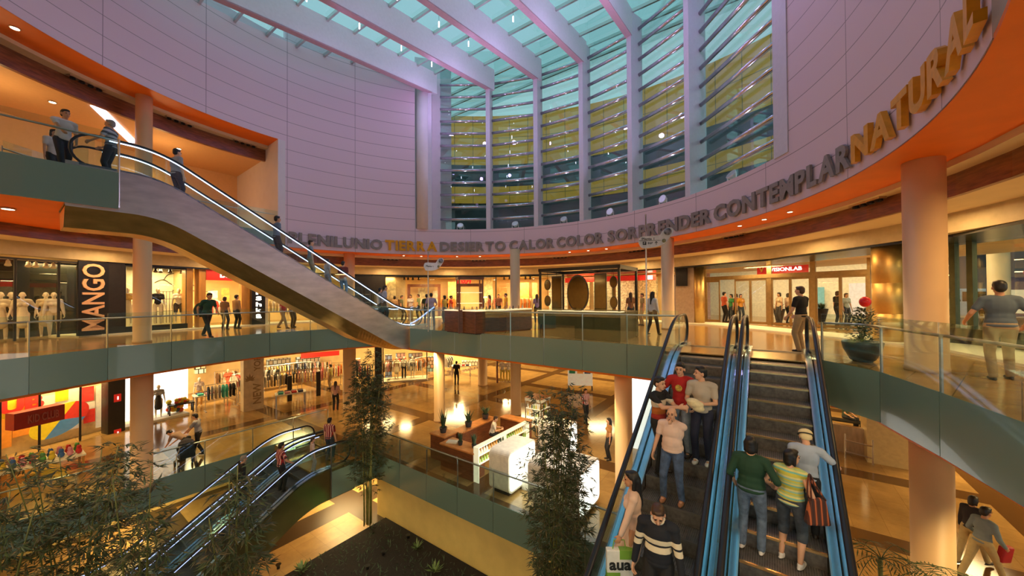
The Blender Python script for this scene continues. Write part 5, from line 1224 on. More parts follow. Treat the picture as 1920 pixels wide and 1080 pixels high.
c = at_rho(113, 787, 18.38); M = frame_at(c, (CC.x-c.x, CC.y-c.y, 0)) @ Matrix.Rotation(.5, 4, 'Z'); e = empty('oval_picture', (0, 0, 0), 0, 'tilted oval split in yellow red and blue on the ivory poster', 'picture')
def oval(a0, a1, m, nm):
    pts = [(0, 0, 0)]+[(math.cos(a0+(a1-a0)*k/20)*1.0, math.sin(a0+(a1-a0)*k/20)*.62, 0) for k in range(21)]; k = len(pts)
    MB().add([(x, y, z) for z in (0, .03) for x, y, _ in pts], [list(range(k))[::-1], list(range(k, 2*k))]+[[i, (i+1) % k, (i+1) % k+k, i+k] for i in range(k)]).build(nm, m, e, M=M)
oval(.7, .7+PI, M_yel, 'yellow_half'); oval(-.85, .7, M_rd, 'red_quarter'); oval(.7+PI, 2*PI-.85, M_bl, 'blue_quarter')
e, M, wd, ht = panel_sign('shop_sign', 20, 115, at_rho(67, 796, 16.9).z, at_rho(67, 766, 16.9).z, 16.9, mat('dark_red_sign', (.32, .012, .012), .4), 'dark red box sign with raised words above the kids shop', th=.5)
put(fit_text('KID CLUB', wd*.62, ht*.5, .03, .02), 'lettering', mat('dull_red_letters', (.40, .10, .09), .5), e, M, (wd*.06, 0, .25))
shopwin(-80, 203, [2, 76, 152], ZG+.02, -1.12, R0)
arcwall('wall_dark_pier_ground', 204, 236, R0-.1, .6, ZG, -1, M_dark, 3)
for v, n in ((746, 'upper'), (812, 'lower')):
    o, M, wd, ht = rect_on('plaque', 214, 227, v-7, v+7, R0-.12, mat('red_plaque', (.5, .02, .01), .4, emit=(.6, .02, .01), es=.5), 'small red lit plaque with white mark, %s one on the dark pier' % n, 'plaque')
    fit_text('i', .05, .16, .01, .03).build('mark', M_white_l, o, M=Matrix.Translation((0, 0, .03)))
M_wlb = mat('white_light_box', (.95, .95, .92), .5, emit=(1, .97, .90), es=1.5)
arcwall('wall_white_display', 236, 353, R0+1.2, .1, ZG+.1, -1.05, M_wlb, 5)
arcwall('floor_white_display', 236, 356, R0, 1.3, ZG, ZG+.12, M_pale, 5)
q = [at_rho(353, 690, R0+.9), at_rho(349, 735, R0+.7), at_rho(357, 750, R0+.6), at_rho(350, 775, R0+.6)]
for i in range(11):
    c = at_rho(318+i % 5*5+random.uniform(-2, 2), 768-(i//5)*7, R0+.7); 
    tag(MB().ell(c, (.13, .13, .13)).build('ball', mat('ball_%d' % (i % 4), [(.75, .10, .03), (.85, .45, .02), (.70, .60, .05), (.08, .10, .14)][i % 4], .35), smooth=True), '%s ball heaped in the white display window' % ['red', 'orange', 'yellow', 'dark grey'][i % 4], 'ball', 'coloured balls in the white window')
e = stall(ru(340, R0+.35), .9, ZG+.12, 1.1, .5, .55, M_dark, M_dark, 'low dark display bench in the white window')
for i in range(9):
    c = at_rho(331+i % 5*5, 786-(i//5)*6, R0+.35); c.z = ZG+.76+(i//5)*.12
    tag(MB().ell(c, (.10, .10, .10)).build('ball', mat('ball_%d' % (i % 3), [(.75, .10, .03), (.85, .45, .02), (.70, .60, .05)][i % 3], .35), smooth=True), '%s ball on the low dark bench of the white window' % ['red', 'orange', 'yellow'][i % 3], 'ball', 'coloured balls on the dark bench')
mann(298, 0, R0+.6, 'white mannequin in grey wrap at the column side of the white window', cloth('mgrey', (.30, .30, .30)), c_blk, z=ZG+.12, leg='dress')
mann(374, 0, R0+1.6, 'mannequin in brown and white striped top with orange trousers by the turquoise rack', stripes('mstr', [(.20, .06, .04), (.75, .7, .6)], 14), cloth('mor', (.70, .38, .10)), z=ZG)
mann(428, 0, R0+3.4, 'mannequin in coral red dress deep in the clothes shop', cloth('mcoral', (.75, .14, .07)), cloth('mcoral', (.75, .14, .07)), z=ZG, leg='dress')
# lettered pillar
pp = at_z(476, 769, ZG); a = math.atan2(CC.y-pp.y, CC.x-pp.x); wdp = 1.0
e = empty('pillar', (pp.x, pp.y, ZG), a, 'cream square pillar with brown upright lettering and a leaf mark', 'pillar')
MB().box((-.3, 0, 2), (.6, wdp, 4)).build('shaft', mat('marbled_cream', (.68, .54, .32), .4, noise=.15, nscale=3), e)
M_let = mat('brown_pillar_print', (.34, .22, .10), .6)
Mp = Matrix(((0, 0, 1, 0), (1, 0, 0, 0), (0, 1, 0, 0), (0, 0, 0, 1)))
fit_text('NEW', 1.2, .42, .01, .02).build('lettering', M_let, e, M=Mp @ Matrix.Translation((.16, .95, .0)) @ Matrix.Rotation(PI/2, 4, 'Z')); fit_text('YORKER', 1.6, .34, .01, .02).build('lettering', M_let, e, M=Mp @ Matrix.Translation((.16, 3.05, .0)) @ Matrix.Rotation(PI/2, 4, 'Z'))
lf = MB()
for k in range(7):
    an = PI/2+(k-3)*.5; L_ = .42-.05*abs(k-3); dx, dy = math.cos(an)*L_, math.sin(an)*L_; nx, ny = -math.sin(an)*.05, math.cos(an)*.05
    lf.add([(0, 0, 0), (dx*.5+nx, dy*.5+ny, 0), (dx, dy, 0), (dx*.5-nx, dy*.5-ny, 0), (0, 0, .01), (dx*.5+nx, dy*.5+ny, .01), (dx, dy, .01), (dx*.5-nx, dy*.5-ny, .01)], [[0, 1, 2, 3], [7, 6, 5, 4], [0, 4, 5, 1], [1, 5, 6, 2], [2, 6, 7, 3], [3, 7, 4, 0]])
lf.build('leaf_mark', M_let, e, M=Mp @ Matrix.Translation((-.2, 1.75, .0)))
o, M, wd, ht = rect_on('ceiling_banner', 565, 637, 660, 669, R0+3, M_rd, 'long red strip hanging over the clothes racks', 'banner', .06)
arcwall('wall_dark_pier_lower_shop', 703, 716, R0-.2, .6, ZG, -1, M_dark, 2)
shopwin(718, 800, [], ZG+.1, -1.12, R0)
arcwall('floor_lower_window', 716, 801, R0-.05, 1.4, ZG, ZG+.1, M_pale, 4)
for u, l, t, bt, lg in ((743, 'cream top', c_crm, c_bei, 'dress'), (757, 'white blouse', c_wht, c_blk, 'long'), (773, 'white shirt and shorts', c_wht, c_bei, 'short')):
    mann(u, 0, R0+.6, 'mannequin in %s in the lower window beside the dark pier' % l, t, bt, z=ZG+.1, leg=lg)
sg = at_z(905, 722, ZG); o = column((sg.x, sg.y), ZG, -1, .7, 'cream column inside the bright lower shop'); smooth_sides(o)
e = empty('portal_frame', (*gpt(921, 718), ZG), .2, 'brown doorway frame at the bright lower shop', 'door frame')
for s in (-1, 1): MB().box((s*.45, 0, 1.1), (.12, .3, 2.2)).build('post', M_dwood, e)
MB().box((0, 0, 2.26), (1.02, .32, .12)).build('lintel', M_dwood, e)
for u, l in ((942, 'yellow trousers'), (953, 'white coat')): p = gpt(u, 716); person((p[0], p[1], ZG), NEAR, 'mannequin in %s by the doorway frame of the bright lower shop' % l, c_wht, cloth('myel', (.75, .60, .12)), None, hair=None, skin=2, name='mannequin', cat='mannequin', fem=True, group='shop window mannequins')
e = empty('sign_board', (*gpt(1088, 731), ZG), -.1, 'white board with green orange and navy squares standing on the ground floor', 'board')
MB().box((0, 0, .95), (1.7, .06, 1.3)).build('board', M_ivory, e)
for i, (x, m) in enumerate(((-.55, flat('green', (.03, .35, .15))), (0, M_org), (.5, flat('navy', (.03, .07, .18))))): MB().box((x, -.035, 1.35), (.42, .02, .42)).build('colour_square', m, e)
for s in (-1, 1): MB().box((s*.8, 0, .15), (.05, .4, .3)).build('foot', M_dark, e)
wb = gpt(1203, 905); struct(MB().box((wb[0]+1.2, wb[1]+2.5, (ZG-1)/2), (2.2, .2, 3.9), -.6).build('wall_bright_showcase', M_wlb))
# ground floor, far side beyond the rising escalator
pp = at_z(1666, 878, ZG); struct(MB().box((pp.x+.6, pp.y+.6, -3), (1.35, 1.2, 4), -.62).build('wall_stone_pier', mat('golden_stone', (.50, .36, .16), .4, noise=.08)))
b0, b1 = at_z(1540, 838, ZG), at_z(1655, 862, ZG); o = MB().bar((b0.x, b0.y, ZG+.55), (b1.x, b1.y, ZG+.55), .25, 1.1).build('low_wall', M_bronze); tag(o, 'low bronze panelled wall behind the steel rail on the ground floor', 'low wall')
e = empty('bench', (*gpt(1590, 806), ZG), -.62, 'steel bench with black seat beyond the bronze low wall', 'bench')
MB().box((0, 0, .43), (2.2, .5, .06)).build('seat', M_blk, e)
for s in (-1, 1): MB().box((s*.9, 0, .2), (.06, .5, .4)).build('leg', M_steel, e)
r0, r1 = at_z(1585, 858, ZG), at_z(1637, 872, ZG); e = empty('barrier_rail', r0, 0, 'low steel barrier rail in front of the bronze low wall', 'rail'); v = r1-r0
for h in (.25, .7): MB().tube([(0, 0, h), (v.x, v.y, h)], .025, 7).build('rail', M_steel, e)
for f in (0, 1): MB().tube([(v.x*f, v.y*f, 0), (v.x*f, v.y*f, .95)], .025, 7).build('post', M_steel, e)
# ================================================================ counters on the first floor
fl = [at_z(832, 622, 0), at_z(892, 628, 0), at_z(951, 624, 0), at_z(999, 617.5, 0)]
M_lit = mat('lit_display_glass', (.9, .8, .6), .3, emit=(1, .75, .42), es=.9)
M_cnt = mat('red_brown_counter', (.20, .065, .025), .3, noise=.3, nscale=5, stretch=(1, 1, 5))
for i in range(3):
    a, c = fl[i], fl[i+1]; v = (c-a); L = v.length; yw = math.atan2(v.y, v.x)
    e = empty('shop_counter', (a+c)/2 + Vector((-math.sin(yw), math.cos(yw), 0))*.35, yw, ['red brown wooden counter nearest the man in lilac', 'long red brown wooden counter in the middle of the row', 'red brown wooden counter by the slim column'][i], 'counter')
    MB().box((0, 0, .48), (L-.03, .62, .88)).build('body', M_cnt, e); MB().box((0, 0, .04), (L-.08, .52, .08)).build('plinth', M_dark, e)
    MB().box((0, 0, .95), (L-.02, .64, .05)).build('lit_top', M_lit, e)
    for k in range(5):
        q = e.location + Matrix.Rotation(yw, 3, 'Z') @ Vector(((k-2)*L/6, random.uniform(-.15, .15), .975))
        tag(MB().lathe([(.05, 0), (.05, .04), (.02, .06), (.035, .12), (.0, .14)], q, 10).build('trinket', mat('trinket_%d' % (k % 3), [(.6, .3, .1), (.7, .6, .5), (.15, .1, .1)][k % 3], .3, .5), smooth=True), 'small trinket on the %s counter' % ['nearest', 'middle', 'column end'][i], 'trinket', 'trinkets on the wooden counters')
e = empty('display_case', fl[1]+Vector((-.35, 1.0, 0)), .3, 'tall glass display case with dark frame behind the wooden counters', 'display case')
for a in (-1, 1):
    for b_ in (-1, 1): MB().box((a*.5, b_*.3, 1.15), (.05, .05, 2.3)).build('post', M_dwood, e)
MB().box((0, 0, 2.3), (1.1, .7, .1)).build('cap', M_dwood, e); MB().box((0, 0, .5), (1.0, .6, .95)).build('base', M_cnt, e)
for z in (1.25, 1.7): MB().box((0, 0, z), (.98, .58, .02)).build('shelf', M_lit, e)
for i, (u0, u1, v0, v1, rho, c, n) in enumerate(((726, 742, 528, 560, 17.0, (.75, .60, .35), 'tan picture on the partition of the bright shop'), (784, 800, 540, 575, 19.2, (.80, .70, .45), 'pale lit picture inside the inner doorway frame'), (812, 822, 545, 575, 19.2, (.85, .78, .60), 'ivory picture beside the inner doorway frame'), (840, 856, 528, 562, 18.6, (.80, .55, .20), 'golden picture between the doorway frames'), (908, 924, 520, 566, 18.6, (.85, .72, .40), 'pale gold picture past the brown gateway'), (936, 950, 535, 575, 18.8, (.55, .25, .08), 'brown picture by the mullion of the bright shop'), (974, 992, 530, 580, 18.2, (.85, .50, .12), 'orange picture right beyond the slim column'), (998, 1008, 530, 578, 18.2, (.80, .62, .25), 'yellow picture at the end of the bright shop'), (390, 408, 545, 580, 18.0, (.82, .80, .75), 'white fashion picture under the red shop sign'), (415, 430, 540, 566, 18.4, (.80, .45, .12), 'orange picture under the red shop sign'), (505, 520, 560, 585, 18.6, (.75, .70, .30), 'yellow picture past the black upright sign'))):
    rect_on('wall_picture', u0, u1, v0, v1, rho, mat('picture_%d' % i, c, .5, noise=.45, nscale=4), n, 'picture', .05)
for i, (u0, u1, v0, v1, rho, c, n) in enumerate(((722, 735, 665, 712, 19.6, (.45, .22, .12), 'tall brown goods shelf at the dark pier side of the lower window'), (742, 760, 662, 690, 20.5, (.60, .25, .15), 'red brown goods shelf behind the lower mannequins'), (766, 792, 662, 690, 20.5, (.30, .18, .12), 'dark goods shelf behind the lower mannequins'), (800, 814, 668, 698, 21, (.70, .35, .15), 'orange goods shelf beside the slim cream column below'), (838, 848, 672, 702, 22.5, (.40, .28, .16), 'brown goods shelf behind the person in black'), (866, 896, 676, 694, 23, (.65, .55, .45), 'pale goods shelf deep in the bright lower shop'), (365, 385, 665, 700, 22.4, (.70, .50, .28), 'tan goods shelf deep behind the turquoise rack'), (500, 545, 672, 692, 22.8, (.30, .24, .18), 'long dark goods shelf deep past the lettered pillar'), (555, 600, 668, 690, 22.8, (.45, .34, .24), 'long brown goods shelf deep under the red strip'))):
    rect_on('goods_shelf', u0, u1, v0, v1, rho, brick_mat('goods_%d' % i, c, tuple(min(1, x*2.2) for x in c[::-1]), (.05, .04, .03), .28, .32, .03, rough=.6, uv=False, off=.4), n, 'shelf', .3)
# mirror kiosk
kc = wr(-5.62, 12.75); KA = math.atan2(TW.y, TW.x)
M_kg = mat('dark_green_kiosk', (.022, .042, .024), .25); M_mir = mat('dark_mirror', (.09, .075, .05), .08, 1.); M_frame = mat('dark_mirror_frame', (.04, .025, .015), .3)
e = empty('mirror_kiosk', (kc.x, kc.y, 0), KA, 'dark green kiosk with black canopy frame at the glass balustrade', 'kiosk')
for nm, c, d, m in (('front_counter', (0, -.85, .72), (3.15, .3, .5), M_kg), ('lower_panel', (.75, -.85, .24), (1.65, .28, .46), M_kg), ('lower_display', (-.82, -.8, .24), (1.5, .1, .46), mat('dim_display', (.20, .13, .06), .4)), ('side_counter', (1.42, .1, .5), (.3, 1.6, .95), M_kg), ('back_counter', (0, .8, .5), (3.15, .3, .95), M_kg), ('counter_top', (0, -.85, .985), (3.2, .36, .03), M_lit)): MB().box(c, d).build(nm, m, e)
for a in (-1, 1):
    for b_ in (-1, 1): MB().box((a*1.52, b_*.93, 1.25), (.07, .07, 2.5)).build('post', M_blk, e)
for c, d in (((0, -.93, 2.5), (3.15, .09, .12)), ((0, .93, 2.5), (3.15, .09, .12)), ((-1.52, 0, 2.5), (.09, 1.95, .12)), ((1.52, 0, 2.5), (.09, 1.95, .12)), ((0, 0, 2.5), (.06, 1.95, .06))): MB().box(c, d).build('canopy_beam', M_blk, e)
def kp(x, y, z): p = Vector((kc.x, kc.y, 0))+Matrix.Rotation(KA, 3, 'Z') @ Vector((x, y, z)); return p
def mirror(x, z, rx, rz, label, ov=True):
    q = empty('mirror', kp(x, -.90, z), KA, label, 'mirror')
    pts = [(math.cos(2*PI*k/28)*rx, math.sin(2*PI*k/28)*rz) for k in range(28)] if ov else [(-rx, -rz), (rx, -rz), (rx, rz), (-rx, rz)]
    k = len(pts)
    def sl(s, y0, y1, nm, m, pa): return MB().add([(a*s, y, b_*s) for y in (y0, y1) for a, b_ in pts], [list(range(k)), list(range(k, 2*k))[::-1]]+[[i, (i+1) % k, (i+1) % k+k, i+k] for i in range(k)]).build(nm, m, pa)
    fr = sl(1, -.02, .02, 'frame', M_frame, q); sl(.90, -.025, -.015, 'glass', M_mir, fr)
    MB().tube([(0, 0, rz), (0, 0, 2.46-z)], .006, 5).build('hanging_wire', M_dark, q)
mirror(.02, 1.62, .42, .66, 'big oval mirror hanging at the middle of the dark kiosk')
mirror(-.83, 1.62, .20, .64, 'tall framed mirror between the small ovals and the big oval', False); mirror(.86, 1.64, .22, .66, 'tall framed mirror with necklaces past the big oval', False)
for x, z, l in ((-1.22, 1.95, 'upper small oval mirror at the sign post far end'), (-1.22, 1.35, 'lower small oval mirror at the far end'), (1.32, 1.98, 'upper small oval mirror at the escalator end'), (1.32, 1.3, 'lower small oval mirror at the escalator end')): mirror(x, z, .13, .20, l+' of the dark kiosk')
e, M, wd, ht = panel_sign('shop_sign', 1060, 1230, 2.55, 2.9, 17.2, M_rd, 'red fascia sign of the shop behind the dark mirror kiosk'); MB().box((wd/2-.35, 0, .04), (.3, .26, .02)).build('white_square', M_white_l, e, M=M)
for k in range(5): 
    u = 1030+k*42; rect_on('shelf_unit', u, u+34, 520, 592, 18.6, mat('shelf_%d' % (k % 3), [(.75, .72, .60), (.55, .45, .28), (.35, .38, .30)][k % 3], .6, noise=.5, nscale=7), 'wall shelf unit number %s behind the mirror kiosk' % ['one', 'two', 'three', 'four', 'five'][k] if False else ['pale goods shelf behind the far end of the mirror kiosk', 'tan goods shelf behind the big oval mirror', 'green grey goods shelf behind the tall necklace mirror', 'pale goods shelf behind the escalator end of the kiosk', 'tan goods shelf next to the sign post'][k], 'shelf', .3)
# ================================================================ plant kiosk and glowing kiosk on the ground floor
def box_wr(w0, w1, r0, r1, z0, z1, m, name, parent=None, bevel=0.):
    c = wr((w0+w1)/2, (r0+r1)/2); o = MB().box((0, 0, 0), (w1-w0, r1-r0, z1-z0)).build(name, m, parent, bevel=bevel)
    if parent is None: o.location = (c.x, c.y, (z0+z1)/2); o.rotation_euler = (0, 0, KA)
    else: o.matrix_basis = Matrix.Translation((c.x-parent.location.x, c.y-parent.location.y, (z0+z1)/2-parent.location.z)) @ Matrix.Rotation(KA, 4, 'Z')
    return o
def kcounter(w0, w1, r0, r1, h, label, top=M_woodtop):
    c = wr((w0+w1)/2, (r0+r1)/2); e = empty('kiosk_counter', (c.x, c.y, ZG), 0, label, 'counter')
    box_wr(w0, w1, r0, r1, ZG, ZG+h-.05, M_cnt, 'body', e); box_wr(w0-.03, w1+.03, r0-.03, r1+.03, ZG+h-.05, ZG+h, top, 'top', e)
kcounter(-10.25, -8.62, 9.62, 10.25, 1.0, 'orange topped wooden counter of the plant kiosk nearest the glass')
kcounter(-11.35, -10.55, 10.1, 10.75, 1.0, 'small wooden counter under the potted spiky plant')
kcounter(-10.9, -10.4, 10.9, 13.2, .95, 'long wooden counter of the plant kiosk by the cream column')
kcounter(-10.3, -8.9, 13.4, 13.9, .95, 'rear wooden counter of the plant kiosk')
c = wr(-8.5, 11.2); sh_ = empty('bottle_shelf', (c.x, c.y, ZG), 0, 'long white lit bottle shelf along the plant kiosk', 'shelf')
M_wsh = mat('white_lit_shelf', (.85, .82, .65), .4, emit=(1, .92, .6), es=.5)
for z in (.62, .92, 1.2): box_wr(-8.62, -8.38, 9.65, 12.9, ZG+z, ZG+z+.025, M_wsh, 'shelf_board', sh_)
for r in (9.66, 11.27, 12.88): box_wr(-8.62, -8.38, r-.015, r+.015, ZG, ZG+1.22, M_wsh, 'upright', sh_)
bt = MB().lathe([(.032, 0), (.035, .01), (.035, .13), (.014, .165), (.014, .20), (.018, .20), (.018, .225), (.0, .226)], (0, 0, 0), 10).build('bottle', mat('bottle_green', (.30, .42, .06), .15), smooth=True)
BC = [('green', (.28, .45, .05)), ('yellow', (.75, .62, .12)), ('white', (.82, .82, .75)), ('amber', (.55, .25, .04)), ('dark', (.05, .06, .03))]
nb = 0
def bottle(p, where, ci):
    global nb
    n, cc = BC[ci % len(BC)]; o = bt if nb == 0 else bt.copy()
    if nb: COL.objects.link(o)
    nb += 1; o.location = p; o.material_slots[0].link = 'OBJECT'; o.material_slots[0].material = mat('bottle_'+n+'_liquid', cc, .15)
    tag(o, n+' bottle on the '+where, 'bottle', 'bottles on the '+where)
for zi, z in enumerate((.645, .945)):
    for k in range(22): bottle(wr(-8.47, 9.78+k*.14, ZG+z), '%s board of the white lit shelf' % ['lower', 'upper'][zi], (k//4+zi*2))
tc = wr(-9.0, 14.6); tw = empty('shelf_tower', (tc.x, tc.y, ZG), 0, 'square shelf tower with orange top full of bottles', 'shelf')
for z in (.6, .95, 1.3): box_wr(-9.42, -8.58, 14.2, 15.0, ZG+z, ZG+z+.03, M_wsh, 'shelf_board', tw)
box_wr(-9.45, -8.55, 14.17, 15.03, ZG+1.66, ZG+1.8, M_pale, 'cap', tw); box_wr(-9.45, -8.55, 14.17, 15.03, ZG+1.8, ZG+1.82, M_woodtop, 'orange_top', tw)
for a in (-9.42, -8.58):
    for b_ in (14.2, 15.0): box_wr(a-.02, a+.02, b_-.02, b_+.02, ZG, ZG+1.7, M_steel, 'post', tw)
for zi, z in enumerate((.63, .98, 1.33)):
    for k in range(7): bottle(wr(-9.34+k*.113, 14.27, ZG+z), '%s level of the orange topped tower' % ['low', 'middle', 'high'][zi], k+zi)
    for k in range(6): bottle(wr(-8.65, 14.40+k*.105, ZG+z), '%s level of the orange topped tower' % ['low', 'middle', 'high'][zi], k+zi+1)
M_leafd = mat('spiky_leaf', (.05, .09, .04), .5, noise=.4, nscale=10); M_pot = mat('dark_pot', (.035, .04, .05), .35)
def spiky(p, h, n, label, spread=.25, potr=.16, poth=.22, m=None):
    e = empty('potted_plant', p, 0, label, 'potted plant'); MB().lathe([(potr*.7, 0), (potr, poth), (potr*.85, poth), (potr*.8, poth-.03)], (0, 0, 0), 18).build('pot', M_pot, e, smooth=False)
    b = MB()
    for i in range(n):
        a = 2*PI*i/n+random.uniform(-.3, .3); s = random.uniform(.3, 1)*spread; L = h*random.uniform(.7, 1); d = Vector((math.cos(a), math.sin(a), 0)); sd = Vector((-d.y, d.x, 0))
        pr = [Vector((0, 0, poth-.02))+d*.04, Vector((0, 0, poth+L*.5))+d*(s*.5), Vector((0, 0, poth+L))+d*s]; w = .03
        b.add([pr[0]-sd*w, pr[0]+sd*w, pr[1]+sd*w, pr[1]-sd*w, pr[2]], [[0, 1, 2, 3], [3, 2, 4]])
    b.build('leaves', m or M_leafd, e, fix=False); return e
spiky(wr(-10.95, 10.42, ZG+1.0), .75, 16, 'tall spiky potted plant on the small wooden counter'); spiky(wr(-10.65, 11.6, ZG+.95), .5, 18, 'dark bushy potted plant on the long counter by the column', .35); spiky(wr(-10.7, 12.8, ZG+.95), .35, 24, 'round dark green potted plant at the far end of the long counter', .42)
spiky(wr(-9.5, 9.9, ZG+1.0), .35, 14, 'low green potted plant on the orange topped counter', .2, .1, .14); spiky(wr(-8.9, 10.0, ZG+1.0), .45, 12, 'pale green potted plant at the corner of the orange topped counter', .2, .1, .14)
tag(MB().box(wr(-9.9, 9.9, ZG+1.03), (.42, .26, .05), KA+.4).build('tray', M_pale), 'pale tray on the orange topped counter', 'tray')
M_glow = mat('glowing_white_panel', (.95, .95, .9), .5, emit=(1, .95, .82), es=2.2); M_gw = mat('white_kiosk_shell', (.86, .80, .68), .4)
def glow(w0, w1, r0, r1, h, label):
    c = wr((w0+w1)/2, (r0+r1)/2); e = empty('kiosk_module', (c.x, c.y, ZG+.1), KA, label, 'kiosk'); rr = .22; L = (r1-r0)/2; H = h/2; wd = (w1-w0)/2
    def prof(ins):
        out = []
        for cx, cz, a0 in ((L-rr, h-rr, 0), (-L+rr, h-rr, PI/2), (-L+rr, rr, PI), (L-rr, rr, 1.5*PI)):
            for k in range(7): a = a0+PI/2*k/6; out.append((cx+math.cos(a)*(rr-ins), cz+math.sin(a)*(rr-ins)))
        return out
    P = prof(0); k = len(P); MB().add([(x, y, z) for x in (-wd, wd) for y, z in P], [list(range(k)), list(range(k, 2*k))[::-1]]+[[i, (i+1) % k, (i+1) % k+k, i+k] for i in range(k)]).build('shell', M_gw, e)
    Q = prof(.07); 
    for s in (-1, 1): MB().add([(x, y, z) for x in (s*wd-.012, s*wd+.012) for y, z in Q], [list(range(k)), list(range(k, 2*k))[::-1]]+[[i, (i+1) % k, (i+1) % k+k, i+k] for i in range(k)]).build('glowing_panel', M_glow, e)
    MB().box((0, 0, -.05), (2*wd-.2, 2*L-.3, .1)).build('plinth', M_dark, e)
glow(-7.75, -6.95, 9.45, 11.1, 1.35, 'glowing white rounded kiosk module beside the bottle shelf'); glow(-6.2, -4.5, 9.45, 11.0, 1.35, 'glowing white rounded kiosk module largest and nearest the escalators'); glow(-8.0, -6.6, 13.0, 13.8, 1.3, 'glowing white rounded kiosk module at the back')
box_ = box_wr(-6.95, -6.2, 10.2, 10.9, ZG, ZG+.9, M_gw, 'kiosk_worktop'); tag(box_, 'white link worktop between the glowing kiosk modules', 'worktop')
lamp('AREA', wr(-6.4, 10.8, -1.2), 90, (1, .9, .7), 1.2, name='kiosk_light')
# stroller
sp = at_z(348, 876, ZG)
e = empty('stroller', sp, .9, 'dark pushchair beside the glass balustrade on the ground floor', 'stroller')
for x in (-.26, .26):
    for y in (-.35, .35):
        MB().lathe([(.05, -.02), (.12, -.02), (.12, .02), (.05, .02)], (x, y, .12), 16, Matrix.Rotation(PI/2, 3, 'Y')).build('wheel', M_blk, e)
    MB().tube([(x, .35, .12), (x, -.1, .55), (x, -.6, 1.0)], .014, 6).build('side_tube', M_steel, e); MB().tube([(x, -.35, .12), (x, .1, .55)], .014, 6).build('brace', M_steel, e)
MB().tube([(-.26, -.6, 1.0), (.26, -.6, 1.0)], .018, 6).build('push_bar', M_blk, e); MB().box((0, .05, .45), (.44, .5, .06)).build('seat', M_blk, e); MB().box((0, -.24, .70), (.44, .06, .55), 0, Matrix.Rotation(-.4, 3, 'X')).build('backrest', M_blk, e)
MB().ell((0, -.12, .92), (.25, .28, .2)).build('canopy', cloth('strl', (.03, .03, .04)), e, smooth=True)
# toys in front of the kids shop
tp = at_z(60, 905, ZG); stall((tp.x, tp.y), 1.0, ZG, 2.4, .9, .7, M_wood, M_pale, 'pale toy table in front of the kids shop')
for i in range(22):
    q = Vector((tp.x, tp.y, ZG+.7))+Matrix.Rotation(1.0, 3, 'Z') @ Vector((-1.05+.21*(i % 11), -.2+.38*(i//11), .11)); cn = ['red', 'green', 'yellow', 'blue', 'pink'][i % 5]
    b = MB().ell((0, 0, 0), (.09, .09, .11)).ell((0, .0, .14), (.07, .07, .07)).ell((.05, 0, .2), (.025, .02, .03)).ell((-.05, 0, .2), (.025, .02, .03))
    o = fuse(b, 'soft_toy', cloth('toy'+cn, [(.6, .03, .03), (.1, .4, .08), (.8, .6, .05), (.05, .15, .45), (.75, .3, .4)][i % 5]), None, .018, 2); o.location = q; tag(o, cn+' soft toy on the pale toy table', 'soft toy', 'soft toys on the toy table')
# ================================================================ ceiling fittings
def spot_bar(u, v, rho, z, label, i):
    p = ru(u, rho, v); d = (CC-p).normalized(); e = empty('spotlight_bar', (p.x, p.y, z), math.atan2(d.y, d.x)-PI/2, label, 'spotlights', 'four lamp spotlight bars')
    MB().box((0, 0, 0), (1.0, .18, .05)).build('plate', M_bronze, e)
    for k in range(4): MB().lathe([(.075, 0), (.085, -.06), (.07, -.06), (.06, -.02)], (-.375+.25*k, 0, -.02), 14).build('lamp', M_blk, e)
    return e
for i, (u, v, w_) in enumerate(((732, 483, 'above the foot of the long escalator'), (897, 484, 'above the bright fashion shop'), (1050, 478, 'above the mirror kiosk'), (1193, 467, 'beside the slim column by the sign'), (1375, 437, 'above the glass doors'), (1625, 370, 'next to the thick cream column'))): spot_bar(u, v, 12.65, Z2S-.165, 'bar of four dark spotlights '+w_, i)
for i, (u, v, w_) in enumerate(((162, 145, 'above the balcony on the upper gallery'), (337, 222, 'past the lilac column on the upper gallery'), (460, 263, 'at the end of the upper gallery'))): spot_bar(u, v, 12.65, Z3S-.165, 'bar of four dark spotlights '+w_, i)
def downlight(p, r, label, power=0, col=(1, .66, .3), ang_=2.2):
    e = empty('downlight', p, 0, label, 'ceiling light'); rg = MB().lathe([(r*1.25, 0), (r*1.25, -.02), (r, -.025), (r, 0)], (0, 0, 0), 20).build('ring', M_steel, e); MB().lathe([(r*.95, -.005), (r*.95, -.014)], (0, 0, 0), 20).build('lens', M_lampglow, rg)
    if power: lamp('SPOT', Vector(p)+Vector((0, 0, -.05)), power, col, .06, (0, 0, 0), ang_, .6, name='downlight_beam')
for u, v in ((757, 480), (790, 478), (857, 478), (900, 478), (1068, 471), (1103, 468), (1137, 464), (1387, 421), (1433, 408), (1481, 391)):
    p = ru(u, 11.75, v); downlight((p.x, p.y, Z2S-.014), .07, 'round downlight in the orange soffit over column %d of the picture' % u if False else 'round lit downlight in the orange soffit ' + {757: 'first from the long escalator', 790: 'second from the long escalator', 857: 'third from the long escalator', 900: 'fourth from the long escalator', 1068: 'first of three beside the mirror kiosk', 1103: 'second of three beside the mirror kiosk', 1137: 'third of three beside the mirror kiosk', 1387: 'first of three above the doors', 1433: 'second of three above the doors', 1481: 'third of three above the doors'}[u], 170)
for u, v, w_ in ((28, 55, 'over the balcony'),): p = ru(u, 11.75, v); downlight((p.x, p.y, Z3S-.014), .09, 'round lit downlight in the upper orange soffit over the balcony', 60)
for u, rho, w_ in ((98, 14.5, 'behind the man in white'), (335, 15.0, 'past the lilac column'), (285, 16.5, 'behind the lilac column')): p = ru(u, rho, 240); downlight((p.x, p.y, Z3S-.615), .09, 'round lit downlight in the peach gallery ceiling '+w_, 90)
p = at_z(15, 391, Z2-.935); downlight(p, .11, 'round lit downlight under the upper balcony', 60)
